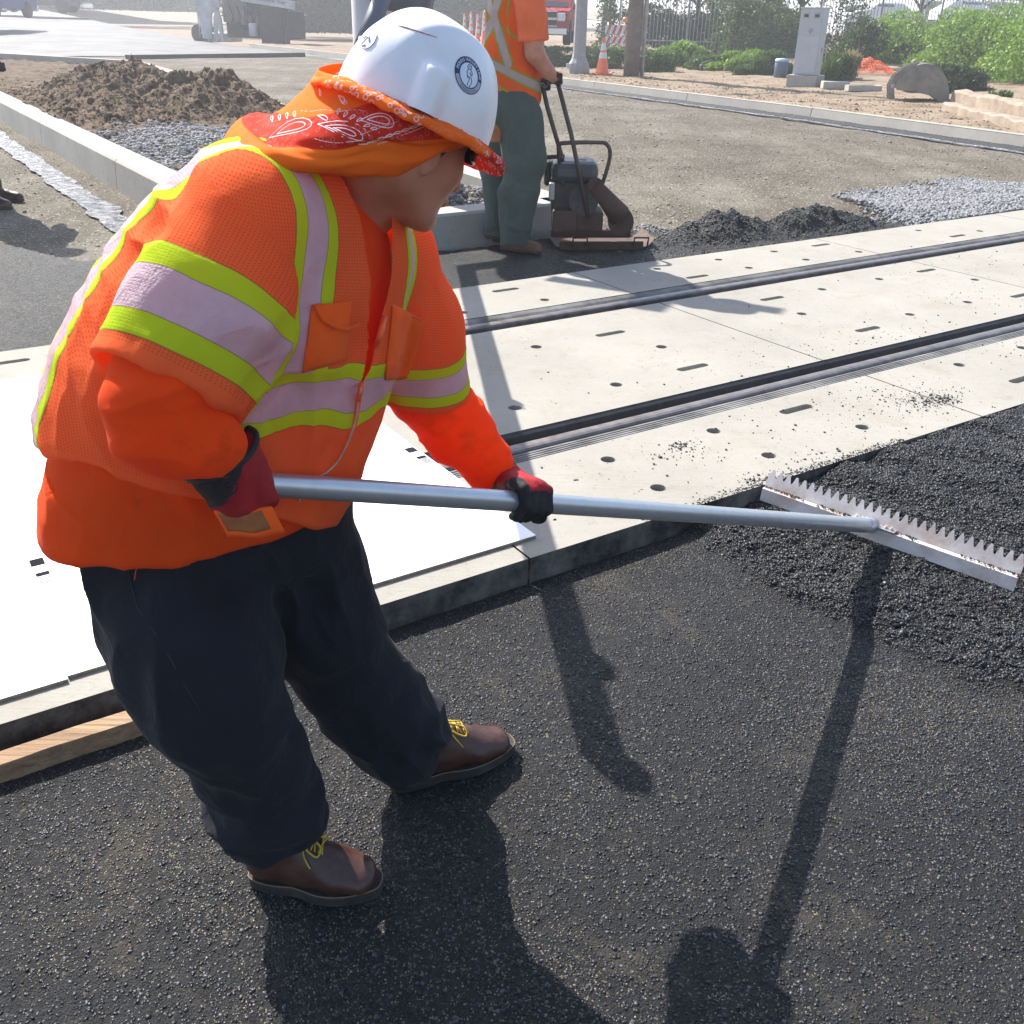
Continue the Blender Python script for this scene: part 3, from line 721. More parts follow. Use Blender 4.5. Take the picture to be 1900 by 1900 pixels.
worker = empty('person', A3(G(560, 1560, -0.08)), 0, 'person in white hard hat and orange vest bending to pull the long rake', 'person')
WO = A3(worker.location)
def part(name, V, F, m, parent=worker, smooth=True, **attrs):
    o = link(name, npmesh(name, V - WO, F, smooth), m, parent)
    if attrs: setattrs(o.data, **attrs)
    return o
def folds(V, N, items):
    """items: (centre, direction, wavelength, amplitude, radius): uneven ripples across the direction"""
    d = np.zeros(len(V))
    for k, (c, dr, wl, am, rad) in enumerate(items):
        q = V - np.array(c); dr = np.array(dr, float); dr /= np.linalg.norm(dr)
        e = np.cross(dr, [0.31, 0.9, 0.3]); e /= np.linalg.norm(e); g2 = np.cross(dr, e)
        wx = 0.25 * vnoise(V[:, 0] * 9 + k, V[:, 1] * 9, V[:, 2] * 9)
        n = vnoise(q @ dr / wl * 1.1 + wx * 2 + 7.3 * k, q @ e / wl * 0.33 + 3.1 * k, q @ g2 / wl * 0.33)
        w = np.exp(-((q ** 2).sum(1)) / (rad * 1.15) ** 2); d += am * 2.3 * w * (0.42 - np.abs(n) ** 0.72 * 1.25)
    return d
def plane3(a, b, c):
    n = np.cross(b - a, c - a); n /= np.linalg.norm(n); return n if n[2] < 0 else -n
from mathutils.bvhtree import BVHTree
def caster(o):
    """surface point seen at a photo pixel, for placing seams, zips and prints"""
    me = o.data; vs = [v.co + Vector(o.parent.location if o.parent else (0, 0, 0)) for v in me.vertices]; tr = BVHTree.FromPolygons(vs, [tuple(p.vertices) for p in me.polygons])
    def f(px, py, off=0.0015):
        d = Vector(ray(px, py)).normalized(); h = tr.ray_cast(Vector((0, 0, CAMH)), d)
        if h[0] is None:
            h = tr.find_nearest(Vector(W(px, py, 1.5)))
        n = h[1] if h[1].dot(d) < 0 else -h[1]
        return h[0] + n * off, n
    return f
def ridges(V, sc, am, seed=0.0, st=(1, 1, 1)):
    n = vnoise(V[:, 0] * sc * st[0] + seed, V[:, 1] * sc * st[1], V[:, 2] * sc * st[2]); m = vnoise(V[:, 0] * sc * 2.1 * st[0], V[:, 1] * sc * 2.1 * st[1] + seed, V[:, 2] * sc * 2.1 * st[2])
    return am * (0.6 - np.abs(n) * 1.6) + am * 0.35 * (0.5 - np.abs(m) * 1.3)

# ---- torso line: (photo px, py, depth, half-width px), section wider than deep
TL = [(345, 985, 1.585, 244), (385, 860, 1.615, 258), (415, 740, 1.605, 264), (462, 620, 1.59, 258), (512, 515, 1.58, 230), (548, 452, 1.58, 170)]
def torso_chain(grow=0.0, tail=False):
    out = []
    for px, py, Y, r in TL:
        c, w = PR(px, py, Y, r); w += grow if not (tail and py > 950) else -0.006; s = math.sqrt((0.80 * 0.866) ** 2 + (1.0 * 0.5) ** 2); rl = w / s
        out.append((c, (rl * 0.80, rl * 1.0 * 0.92)))
    return out
NECK = A3(W(640, 335, 1.60)); RSH = A3(W(445, 415, 1.42)); LSH = A3(W(722, 480, 1.76))
RELB = A3(W(285, 775, 1.27)); RWR = A3(W(420, 845, 1.385)); LELB = A3(W(800, 738, 1.84)); LWR = A3(W(922, 880, 1.86))
AX = (A3(TLp) if False else (A3(W(553, 412, 1.58)) - A3(W(345, 985, 1.55)))); AXL = np.linalg.norm(AX); AX = AX / AXL
T0 = A3(W(345, 985, 1.55))

def d_in(V, D, s):
    ii = np.clip(np.round((V - s.lo) / s.h).astype(int), 0, np.array(s.shape) - 1); return D[ii[:, 0], ii[:, 1], ii[:, 2]]
def make_shirt():
    s = Sdf((-1.0, 1.05, 0.55), (0.12, 2.05, 1.45), 0.0055)
    t = s.chain(torso_chain(-0.022, True), 0.06, _F)
    # tail of the shirt: cut slightly slanted, a little flared
    _a, _b, _c = A3(W(88, 918, 1.68)), A3(W(300, 1034, 1.385)), A3(W(560, 990, 1.48)); t = smax(t, s.plane(_a, plane3(_a, _b, _c)), 0.010)
    rs = s.chain([PR(455, 430, 1.43, 100), PR(375, 585, 1.34, 104), PR(305, 720, 1.27, 98), PR(300, 790, 1.25, 88)], 0.03)
    rs = smin(rs, s.chain([PR(300, 785, 1.25, 84), PR(365, 815, 1.26, 66), PR(412, 838, 1.28, 58)], 0.03), 0.035)
    rs = smax(rs, s.plane(A3(W(418, 842, 1.28)), A3(W(430, 850, 1.30)) - A3(W(352, 800, 1.25))), 0.006)
    ls = s.chain([PR(715, 500, 1.76, 84), PR(762, 620, 1.80, 80), PR(792, 720, 1.84, 70), PR(850, 800, 1.85, 58), PR(915, 872, 1.86, 47)], 0.03)
    wd = A3(W(918, 875, 1.86)) - A3(W(850, 800, 1.85))
    ls = smax(ls, s.plane(A3(W(922, 880, 1.86)), wd), 0.005)
    d = smin(smin(t, rs, 0.04), ls, 0.04)
    # keep the sleeve's cuff open as a real hem
    V, F = s.mesh(d, 2); N = vnormals(V, F)
    dd = ridges(V, 9, 0.0035, 1.0)
    arm = np.minimum(np.linalg.norm(V - RELB, axis=1), 9)
    dd += folds(V, N, [(A3(W(330, 800, 1.25)), (0.3, 0, -1), 0.035, 0.006, 0.10), (A3(W(280, 740, 1.2)), (0.3, 0, -1), 0.045, 0.006, 0.10),
                       (A3(W(860, 800, 1.82)), (0.7, 0, -0.7), 0.045, 0.006, 0.10), (A3(W(820, 760, 1.82)), (0.7, 0, -0.7), 0.04, 0.007, 0.08), (A3(W(905, 865, 1.84)), (0.7, 0, -0.7), 0.03, 0.004, 0.05),
                       (A3(W(150, 930, 1.45)), (1, 0.2, 0.15), 0.07, 0.006, 0.16), (A3(W(500, 960, 1.35)), (1, 0, 0.6), 0.06, 0.006, 0.12), (A3(W(300, 960, 1.35)), (1, 0, 0.35), 0.10, 0.005, 0.2)])
    dd = np.where(d_in(V, t, s) < 0.02, np.where(dotp(V, T0, AX) > 0.06, np.clip(dd, -0.02, 0.002), dd * 0.8 + 0.004), dd)
    V = V + N * dd[:, None]
    return part('shirt', V, F, M['shirt'])
make_shirt()

def make_vest():
    s = Sdf((-1.0, 1.05, 0.62), (0.05, 2.05, 1.45), 0.005)
    t = s.chain(torso_chain(0.006), 0.06, _F)
    # shoulders
    t = smin(t, s.cone(A3(W(470, 415, 1.43)), A3(W(705, 470, 1.75)), 0.085, 0.085, (0, 0, 1)), 0.05)
    # neck yoke
    t = smin(t, s.cone(A3(W(560, 422, 1.58)), A3(W(620, 354, 1.60)), 0.106, 0.076), 0.04)
    sr = s.chain([PR(455, 425, 1.43, 118), PR(385, 580, 1.345, 132), PR(305, 722, 1.29, 142)], 0.04)
    hem = A3(W(307, 716, 1.285)); hd = A3(W(307, 716, 1.285)) - A3(W(452, 425, 1.43)); hd = hd / np.linalg.norm(hd) 
    sr = smax(sr, s.plane(hem, hd + np.array([0.02, 0, 0])), 0.006)
    sl = s.chain([PR(712, 485, 1.76, 92), PR(760, 610, 1.80, 92), PR(792, 735, 1.84, 86)], 0.04)
    hl = A3(W(780, 722, 1.83)); hld = A3(W(780, 722, 1.83)) - A3(W(752, 560, 1.79)); hld = hld / np.linalg.norm(hld) + np.array([-0.22, 0, 0])
    sl = smax(sl, s.plane(hl, hld), 0.006)
    # hem of the vest, higher at the back and lower in front
    hp = A3(W(340, 925, 1.31)); hn = plane3(A3(W(104, 826, 1.62)), hp, A3(W(600, 985, 1.44)))
    t = smax(t, s.plane(hp, hn), 0.008)
    # hollow the sleeves a little so the hem shows as an edge
    cav = s.chain([PR(395, 560, 1.35, 118), PR(300, 735, 1.285, 128)], 0.03); sr = smax(sr, -smax(cav, -s.plane(hem - hd * 0.05, hd), 0.004), 0.004)
    d = smin(smin(t, sr, 0.045), sl, 0.04)
    # V opening in front, showing the shirt: a shallow wedge cut
    vp = A3(W(706, 560, 1.50)); 
    V, F = s.mesh(d, 2); N = vnormals(V, F)
    # garment coordinates
    axial = dotp(V, T0, AX); q = V - T0 - axial[:, None] * AX
    lat = q @ (_L - AX * (_L @ AX)); fr = q @ (_F - AX * (_F @ AX)); ang = np.arctan2(lat, fr)
    arm_r = dotp(V, RSH, hd / np.linalg.norm(hd)); 
    ur = A3(W(307, 716, 1.285)) - A3(W(452, 425, 1.43)); Lr = np.linalg.norm(ur); ur = ur / Lr
    wR = V - A3(W(452, 425, 1.43)); tR = wR @ ur; dR = np.linalg.norm(wR - tR[:, None] * ur, axis=1)
    isR = (tR > 0.02) & (dR < 0.150) & ((V[:, 1] < 1.47))
    # signed "on the right sleeve" by comparing the two distance fields
    def sample(D): 
        ii = np.clip(np.round((V - s.lo) / s.h).astype(int), 0, np.array(s.shape) - 1); return D[ii[:, 0], ii[:, 1], ii[:, 2]]
    st, ssr, ssl = sample(t), sample(sr), sample(sl)
    onR = (ssr < st - 0.006) & (ssr <= ssl); onL = (ssl < st - 0.006) & (ssl < ssr)
    # reflective bands
    wob = 0.006 * fbm(V[:, 0] * 7, V[:, 1] * 7, V[:, 2] * 7 + 9, 3)
    sil = np.full(len(V), -1.0); lim = np.full(len(V), -1.0)
    def band(coord, c, hs, hl, mask):
        nonlocal sil, lim
        a = hs - np.abs(coord - c); b = hl - np.abs(coord - c)
        sil = np.where(mask, np.maximum(sil, a), sil); lim = np.where(mask, np.maximum(lim, b), lim)
    u_r = wR @ (ur + np.array([0.02, 0, 0]))
    band(u_r + wob * 0.5, Lr - 0.100, 0.031, 0.064, onR)
    ul = hl - A3(W(752, 560, 1.79)); ul = hld / np.linalg.norm(hld); u_l = dotp(V, hl, ul)
    band(u_l + wob * 0.5, -0.060, 0.022, 0.046, onL)
    body = ~(onR | onL)
    hcoord = dotp(V, A3(W(560, 765, 1.33)), np.array([0.10, 0.10, 1.0])) + wob * 1.5 + 0.007 * np.sin(lat * 40 + 1)
    front = fr > -0.02
    band(hcoord, 0.0, 0.029, 0.056, body & (fr > 0.05))
    # over-the-shoulder bands (front) and back bands, constant distance from the middle line
    above = axial > 0.20
    for side in (-1, 1):
        band(lat + wob * 0.6 - 0.0 , side * 0.128, 0.020, 0.040, body & (hcoord > 0.05) & (fr > 0))
        vt_ = axial / AXL; bc_ = (math.pi - np.abs(ang)) * 0.225 - 0.200; tp_ = sstep(0.72, 0.98, vt_); bc_ = bc_ * (1 - tp_) + (np.abs(lat) - 0.140) * tp_
        band(bc_ + wob * 0.6, 0.0, 0.026, 0.050, body & (np.sign(lat) == side) & ((fr <= 0.0) | (np.abs(ang) > 1.6)))
    # zip line and solid front edging: plain cloth (no perforation)
    plain = 0.02 - np.abs(lat)
    plain = np.where(fr > 0, plain, -1)
    hemd = dotp(V, hp, hn / np.linalg.norm(hn)); plain = np.maximum(plain, hemd + 0.014)
    plain = np.where(onR, np.maximum(plain, tR - (Lr - 0.018)), plain)
    yoke = 0.018 - np.abs(st - ssr); 
    N = vnormals(V, F)
    dd = ridges(V, 5.5, 0.009, 5.0, (1, 1, .6)) + ridges(V, 13, 0.0035, 2.0, (1.2, 1, .7))
    dd += folds(V, N, [(A3(W(560, 640, 1.33)), (0.5, 0, -0.9), 0.07, 0.010, 0.12), (A3(W(520, 740, 1.33)), (1, 0.2, -0.1), 0.06, 0.008, 0.12), (A3(W(640, 780, 1.38)), (1, 0.2, -0.1), 0.055, 0.008, 0.1),
                       (A3(W(500, 600, 1.3)), (0.9, 0, 0.5), 0.06, 0.012, 0.09), (A3(W(430, 730, 1.28)), (0.8, 0, -0.6), 0.05, 0.006, 0.10),
                       (A3(W(150, 760, 1.45)), (1, 0.1, 0.3), 0.08, 0.008, 0.16), (A3(W(250, 860, 1.33)), (0.9, 0, 0.4), 0.09, 0.007, 0.16), (A3(W(330, 440, 1.4)), (0.4, 0.2, 1), 0.07, 0.006, 0.13),
                       (A3(W(700, 640, 1.5)), (1, 0.4, 0.1), 0.05, 0.008, 0.08), (A3(W(560, 860, 1.35)), (1, 0, -0.5), 0.07, 0.008, 0.12), (A3(W(250, 480, 1.45)), (0.6, 0, 0.9), 0.06, 0.005, 0.14)])
    dd = np.clip(dd, -0.015, 0.022)
    dd += 0.0016 * np.clip(lim / 0.002, 0, 1)
    V = V + N * dd[:, None]
    vtop = axial / AXL
    vw = np.interp(vtop, [0.70, 0.74, 1.0, 1.25], [0.0, 0.006, 0.027, 0.055]); inV = (np.abs(lat + 0.004) < vw) & (fr > 0.02) & ~onR & ~onL
    Fk = F[~inV[F].any(1)]; cut = F[inV[F].any(1) & ~inV[F].all(1)]; bd = np.intersect1d(np.unique(cut), np.unique(Fk)); bd = bd[(np.abs(lat[bd] + 0.004) < vw[bd] + 0.010)]
    Lp = _L - AX * (_L @ AX); Lp = Lp / np.linalg.norm(Lp); V[bd] += Lp[None] * (np.sign(lat[bd] + 0.004) * vw[bd] - 0.004 - lat[bd])[:, None]; F = Fk
    cu = np.where(onR, (wR @ np.cross(ur, [0, 1, 0])), V @ np.array([0.9, 0.43, 0.0])); cv = np.where(onR, tR, V[:, 2] + 0.25 * V[:, 0])
    a, b = cu + cv, cu - cv
    return part('mesh_vest', V, F, M['vest'], d_silver=sil, d_lime=lim, d_plain=plain, cu=a * 0.7071, cv=b * 0.7071), (hcoord, lat)
vest, _ = make_vest()

def make_trousers():
    s = Sdf((-1.0, 1.05, -0.12), (0.05, 2.05, 0.92), 0.006)
    r = s.chain([PR(283, 985, 1.54, 142), PR(325, 1070, 1.49, 148), PR(355, 1150, 1.435, 148), PR(378, 1225, 1.385, 140), PR(400, 1290, 1.37, 122), PR(432, 1350, 1.37, 104), PR(470, 1420, 1.385, 97), PR(498, 1490, 1.40, 94), PR(515, 1545, 1.405, 90), PR(520, 1600, 1.41, 72)], 0.03)
    r = smax(r, -s.plane(A3(W(520, 1532, 1.41)), (-0.20, 0, 1.0)), 0.008)
    l = s.chain([PR(505, 950, 1.66, 120), PR(560, 1060, 1.65, 112), PR(600, 1160, 1.64, 104), PR(650, 1250, 1.65, 94), PR(700, 1310, 1.67, 90), PR(745, 1365, 1.69, 86), PR(778, 1412, 1.715, 72)], 0.03)
    l = smax(l, -s.plane(A3(W(776, 1403, 1.72)), (-0.75, -0.1, 0.8)), 0.008)
    p = s.cone(A3(W(325, 915, 1.54)), A3(W(480, 905, 1.64)), 0.155, 0.155, (0, 0, 1))
    p = smin(p, s.cone(A3(W(345, 985, 1.55)), A3(W(490, 985, 1.63)), 0.13, 0.125, (0, 0, 1)), 0.05)
    d = smin(smin(r, p, 0.05), smin(l, p, 0.05), 0.045)
    V, F = s.mesh(d, 2); N = vnormals(V, F)
    dd = ridges(V, 6.5, 0.012, 4.0, (1.2, 1, 0.55)) + ridges(V, 15, 0.0035, 2.0, (1.1, 1, .6))
    dd += folds(V, N, [(A3(W(510, 1560, 1.33)), (0.15, 0, 1), 0.045, 0.0153, 0.09), (A3(W(440, 1500, 1.38)), (0.15, 0, 1), 0.04, 0.0170, 0.08), (A3(W(470, 1400, 1.3)), (0.5, 0, 1), 0.08, 0.0102, 0.10),
                       (A3(W(540, 1330, 1.36)), (0.3, 0, 1), 0.06, 0.0136, 0.07), (A3(W(350, 1320, 1.33)), (0.5, 0, 1), 0.08, 0.0102, 0.09), (A3(W(770, 1370, 1.66)), (0.7, 0, 0.7), 0.05, 0.0153, 0.09), (A3(W(700, 1300, 1.62)), (0.7, 0, 0.5), 0.07, 0.0136, 0.10),
                       (A3(W(500, 1080, 1.4)), (1, 0, 0.35), 0.07, 0.0170, 0.12), (A3(W(570, 1100, 1.5)), (1, 0, 0.3), 0.06, 0.0136, 0.12), (A3(W(200, 1080, 1.42)), (1, 0, 0.4), 0.07, 0.0102, 0.10), (A3(W(650, 1130, 1.6)), (0.8, 0, 0.6), 0.06, 0.0119, 0.08)])
    V = V + N * dd[:, None]
    o = part('trousers', V, F, M['denim'])
    sf = caster(o); M['seam'] = simple('dark_seam_thread', (0.010, 0.012, 0.02), 0.8)
    mb = MB(); mb.tube([sf(*p, 0.0005)[0] - Vector(WO) for p in [(238, 1050), (245, 1090), (255, 1125), (285, 1170), (315, 1220), (345, 1275), (372, 1320)]], 0.0013, 5)
    mb.build('seam', M['seam'], worker)
    return o
trousers = make_trousers()
# ---- boots
def m_leather():
    t = NT('brown_boot_leather'); n = t.noise(20, 6, 0.65); c = t.ramp(n, [(0.3, (0.036, 0.013, 0.009)), (0.7, (0.070, 0.026, 0.018))])
    c = t.mix(t.ramp(t.noise(9, 8, 0.7), [(0.5, 0.0), (0.8, 0.35)]), c, (0.17, 0.12, 0.095))
    return t.out(c, 0.42, t.bump(t.noise(120, 5, 0.6), 0.4, 0.0015), spec=0.5)
M['leather'] = m_leather(); M['sole'] = simple('black_boot_sole', (0.02, 0.018, 0.016), 0.8, 0, 0.3, 30, 0.001, 90, dirt=(0.08, 0.07, 0.06), dsc=12)
M['lace'] = simple('yellow_boot_lace', (0.50, 0.34, 0.035), 0.8, 0, 0.3, 200, 0.0006, 500); M['welt'] = simple('pale_welt_stitch', (0.20, 0.13, 0.08), 0.8)
def boot(heel, toe, pitch=0.0, label=None):
    """heel and toe: ground points"""
    heel, toe = A3(heel), A3(toe); fw = toe - heel; L = np.linalg.norm(fw[:2]); fw = np.array([fw[0], fw[1], 0]) / L; rt = np.array([fw[1], -fw[0], 0])
    z0 = heel[2]; T = lambda f, s, z: heel + fw * f * L + rt * s + np.array([0, 0, z + f * L * pitch])
    s = Sdf(np.minimum(heel, toe) - [.09, .09, .02], np.maximum(heel, toe) + [.09, .09, .21], 0.0035)
    d = s.chain([(T(.13, 0, .062), (.044, .036)), (T(.42, 0, .060), (.048, .040)), (T(.68, 0.002, .052), (.036, .050)), (T(.84, 0.004, .046), (.029, .046))], 0.02, (0, 0, 1))
    d = smin(d, s.chain([(T(.16, 0, .08), .040), (T(.21, 0, .20), .047)], 0.02), 0.025)
    d = smin(d, s.cone(T(.30, 0, .12), T(.60, 0, .075), .030, .034), 0.02)
    d = smax(d, -s.plane(T(0, 0, 0.028), (0, 0, 1)), 0.004)
    V, F = s.mesh(d, 2); N = vnormals(V, F); V += N * ridges(V, 22, 0.0014, 1.0)[:, None]
    up = part('boot', V, F, M['leather'])
    # sole: outline extruded, with a heel
    n = 44; out = []
    for k in range(n):
        a = 2 * math.pi * k / n; f = 0.5 - 0.515 * math.cos(a); w = (0.041 + 0.013 * math.sin(math.pi * min(1, max(0, (f - .35) / .65))) ) * (abs(math.sin(a)) ** 0.55) * (1 - 0.12 * math.exp(-((f - .38) / .12) ** 2))
        out.append((f, math.copysign(w, math.sin(a))))
    mb = MB(); rings = []
    for zz, gr in ((0.0, -.003), (0.004, .002), (0.024, .003), (0.030, 0.001)):
        rings.append([Vector(T(f, sd * (1 + gr * 20), zz)) - Vector(WO) for f, sd in out] )
    rings = [r + [r[0]] for r in rings]; mb.sheet(rings, False); mb.f.append(tuple(range(n))); mb.mi.append(0); mb.sm.append(False); b = 3 * (n + 1); mb.f.append(tuple(b + i for i in reversed(range(n)))); mb.mi.append(0); mb.sm.append(False)
    sole = mb.build('sole', M['sole'], up)
    w = MB(); w.tube([Vector(T(f, sd * 1.05, 0.0305)) - Vector(WO) for f, sd in out + [out[0]]], 0.0013, 5); w.build('welt_stitching', M['welt'], up)
    # laces
    lc = MB(); sf = caster(up)
    def top(f, sd):
        # highest point of the upper at that place
        p = T(f, sd, 0); q = [v for v in V[np.hypot(V[:, 0] - p[0], V[:, 1] - p[1]) < 0.006]]
        return Vector((p[0], p[1], (max(v[2] for v in q) if q else z0 + .1) + 0.002)) - Vector(WO)
    for k in range(4):
        f = 0.40 + 0.055 * k; lc.tube([top(f, -.022), top(f + .01, -.008), top(f + .02, .008), top(f + .03, .022)], 0.0018, 6); lc.tube([top(f + .03, -.022), top(f + .02, -.008), top(f + .01, .008), top(f, .022)], 0.0018, 6)
    for sgn in (-1, 1):
        b = [top(.42, 0) + Vector((0, 0, .004))]; c0 = top(.46, sgn * .024) + Vector((0, 0, .006)); c1 = top(.56, sgn * .030) + Vector((0, 0, .002)); c2 = top(.57, sgn * .012) + Vector((0, 0, .006)); c3 = top(.45, sgn * .004) + Vector((0, 0, .008))
        lc.tube([Vector(p) for p in catmull([b[0], c0, c1, c2, c3], 20)], 0.0021, 6)
        lc.tube([Vector(p) for p in catmull([b[0], top(.47, sgn * .034) + Vector((0, 0, .002)), top(.52, sgn * .044)], 10)], 0.0017, 6)
    lc.build('laces', M['lace'], up)
    return up
boot(G(470, 1632, -0.08), G(706, 1652, -0.08), 0.0)
boot(G(728, 1462, -0.08), G(948, 1388, -0.08), 0.0)

# ---- rake handle line (needed by the gloves)
HA = A3(W(440, 895, 1.322)); HB = A3(W(1622, 976, 2.93)); HD = (HB - HA) / np.linalg.norm(HB - HA)
def hpt(px):
    """point of the handle that the photo shows at column px"""
    lo, hi = 0.0, 1.0
    for _ in range(40):
        m = (lo + hi) / 2; p = HA + (HB - HA) * m; c = RM.T @ (p - np.array([0, 0, CAMH])); x = c[0] / c[2] * FPX + CXY
        lo, hi = (m, hi) if x < px else (lo, m)
    return HA + (HB - HA) * lo, lo
def hr(t): return 0.0198 + 0.0062 * t

# ---- gloves
def m_glove(name='red_glove_cloth'):
    t = NT(name); db = t.attr('d_black').outputs['Fac']
    c = t.ramp(t.noise(26, 6), [(0.3, (0.20, 0.008, 0.012)), (0.7, (0.36, 0.016, 0.022))]); k = t.ramp(t.noise(30, 6), [(0.3, (0.010, 0.010, 0.012)), (0.7, (0.032, 0.030, 0.034))])
    c = t.mix(t.ramp(t.math('ADD', db, t.math('MULTIPLY', t.math('SUBTRACT', t.noise(40, 4), 0.5), 0.012)), [(0.0, 0.0), (0.002, 1.0)]), c, k)
    return t.out(c, 0.75, t.bump(t.noise(300, 4), 0.5, 0.001), spec=0.25)
M['glove'] = m_glove(); M['glove_black'] = simple('black_glove_binding', (0.012, 0.011, 0.012), 0.8, 0, 0.3, 40, 0.0006, 300)
def glove(C, h, r, b, wrist, thumb_sgn, skew=0.0, cuff_r=0.046, cuff_flare=1.25, blk=None, cuff_c=None):
    """grip: C point on the handle, h axis, b side on which the palm lies, fingers curl on round the far side; wrist: point"""
    h = h / np.linalg.norm(h); b = b - h * (b @ h); b /= np.linalg.norm(b); w = np.cross(h, b)
    if w @ (C - wrist) < 0: w = -w
    fr = 0.0115; R0 = r + fr * 0.85
    P = lambda off, ang, R=R0: C + h * off + (b * math.cos(ang) + w * math.sin(ang)) * R
    lo = np.minimum(C, wrist) - 0.12; hi = np.maximum(C, wrist) + 0.12
    s = Sdf(lo, hi, 0.003); d = None
    ends = []
    for k, (ln, rr) in enumerate(((0.92, 1.0), (1.0, 1.04), (0.97, 1.0), (0.84, 0.92))):
        off = thumb_sgn * (0.034 - 0.0235 * k); a = [math.radians(q) * ln for q in (5, 55, 125, 200, 232)]
        pts = [(P(off + skew * (i - 1) * 0.004, a[i], R0 + (0.006 if i < 2 else 0.0)), fr * rr * (1.10, 1.10, 1.0, 0.95, 0.88)[i]) for i in range(5)]
        c = s.chain(pts, 0.004); d = c if d is None else smin(d, c, 0.004)
    palm = s.cone(P(thumb_sgn * -0.001, math.radians(10), R0 + 0.004), P(0, math.radians(-50), R0 + 0.012) * 0.5 + wrist * 0.5, (0.042, 0.0175), (0.034, 0.020), h)
    d = smin(d, palm, 0.010)
    tb = s.chain([(P(thumb_sgn * 0.030, math.radians(-45), R0 + 0.006), 0.016), (P(thumb_sgn * 0.055, math.radians(-80), R0 + 0.004), 0.0145), (P(thumb_sgn * 0.054, math.radians(-135), R0 + 0.001), 0.0130), (P(thumb_sgn * 0.046, math.radians(-190), R0), 0.0115)], 0.006)
    d = smin(d, tb, 0.008)
    wd = wrist - (C + b * 0.03); wl = np.linalg.norm(wd); wd = wd / wl
    cuffc = wrist if cuff_c is None else cuff_c
    d = smin(d, s.cone(C + b * 0.030 + wd * wl * 0.35, wrist, (0.036, 0.026), (cuff_r, cuff_r * 0.85), h), 0.02)
    # flared cuff with an opening
    cd = cuffc - (C + b * 0.02); cd /= np.linalg.norm(cd)
    cu = s.cone(wrist - cd * 0.035, cuffc + cd * 0.012, cuff_r, cuff_r * cuff_flare); d = smin(d, cu, 0.014)
    d = smax(d, s.plane(cuffc + cd * 0.004, cd), 0.002)
    V, F = s.mesh(d, 1); N = vnormals(V, F); V += N * (ridges(V, 26, 0.0022, 3.0) + ridges(V, 60, 0.0007, 1.0))[:, None]
    q = V - C; ang = np.degrees(np.arctan2(q @ w, q @ b)); rad = np.hypot(q @ w, q @ b)
    db = blk(V, ang, rad, q @ h) if blk else (np.abs(ang) - 100) * 0.001
    o = part('glove', V, F, M['glove'], d_black=db)
    mb = MB(); e1 = np.cross(cd, [0, 0, 1.0]); e1 /= np.linalg.norm(e1); e2 = np.cross(cd, e1); cc = cuffc + cd * 0.004; rr = cuff_r * cuff_flare * 0.985
    mb.tube([Vector(cc + (e1 * math.cos(a) + e2 * math.sin(a)) * rr - WO) for a in np.linspace(0, 2 * math.pi, 33)], 0.0052, 8); mb.build('cuff_binding', M['glove_black'], o)
    return o
_C, _t1 = hpt(975)
glove(_C, HD, hr(_t1), np.array([-0.15, 0.30, 0.9]), A3(W(932, 888, 1.87)), 1, skew=0.6, cuff_r=0.036, cuff_flare=1.12, blk=lambda V, ang, rad, hh: np.where((np.abs(ang) > 62) | (rad < 0.034) | (hh < -0.03) & (rad < 0.05), 0.02, -0.02))
_C, _t2 = hpt(450)
rg = glove(_C + HD * 0.0, HD, hr(_t2), np.array([-0.25, -0.95, 0.10]), A3(W(418, 866, 1.30)), -1, cuff_r=0.050, cuff_flare=1.2, blk=lambda V, ang, rad, hh: np.where((np.abs(ang) > 112) | (hh < -0.052), 0.02, -0.02), cuff_c=A3(W(412, 846, 1.295)))

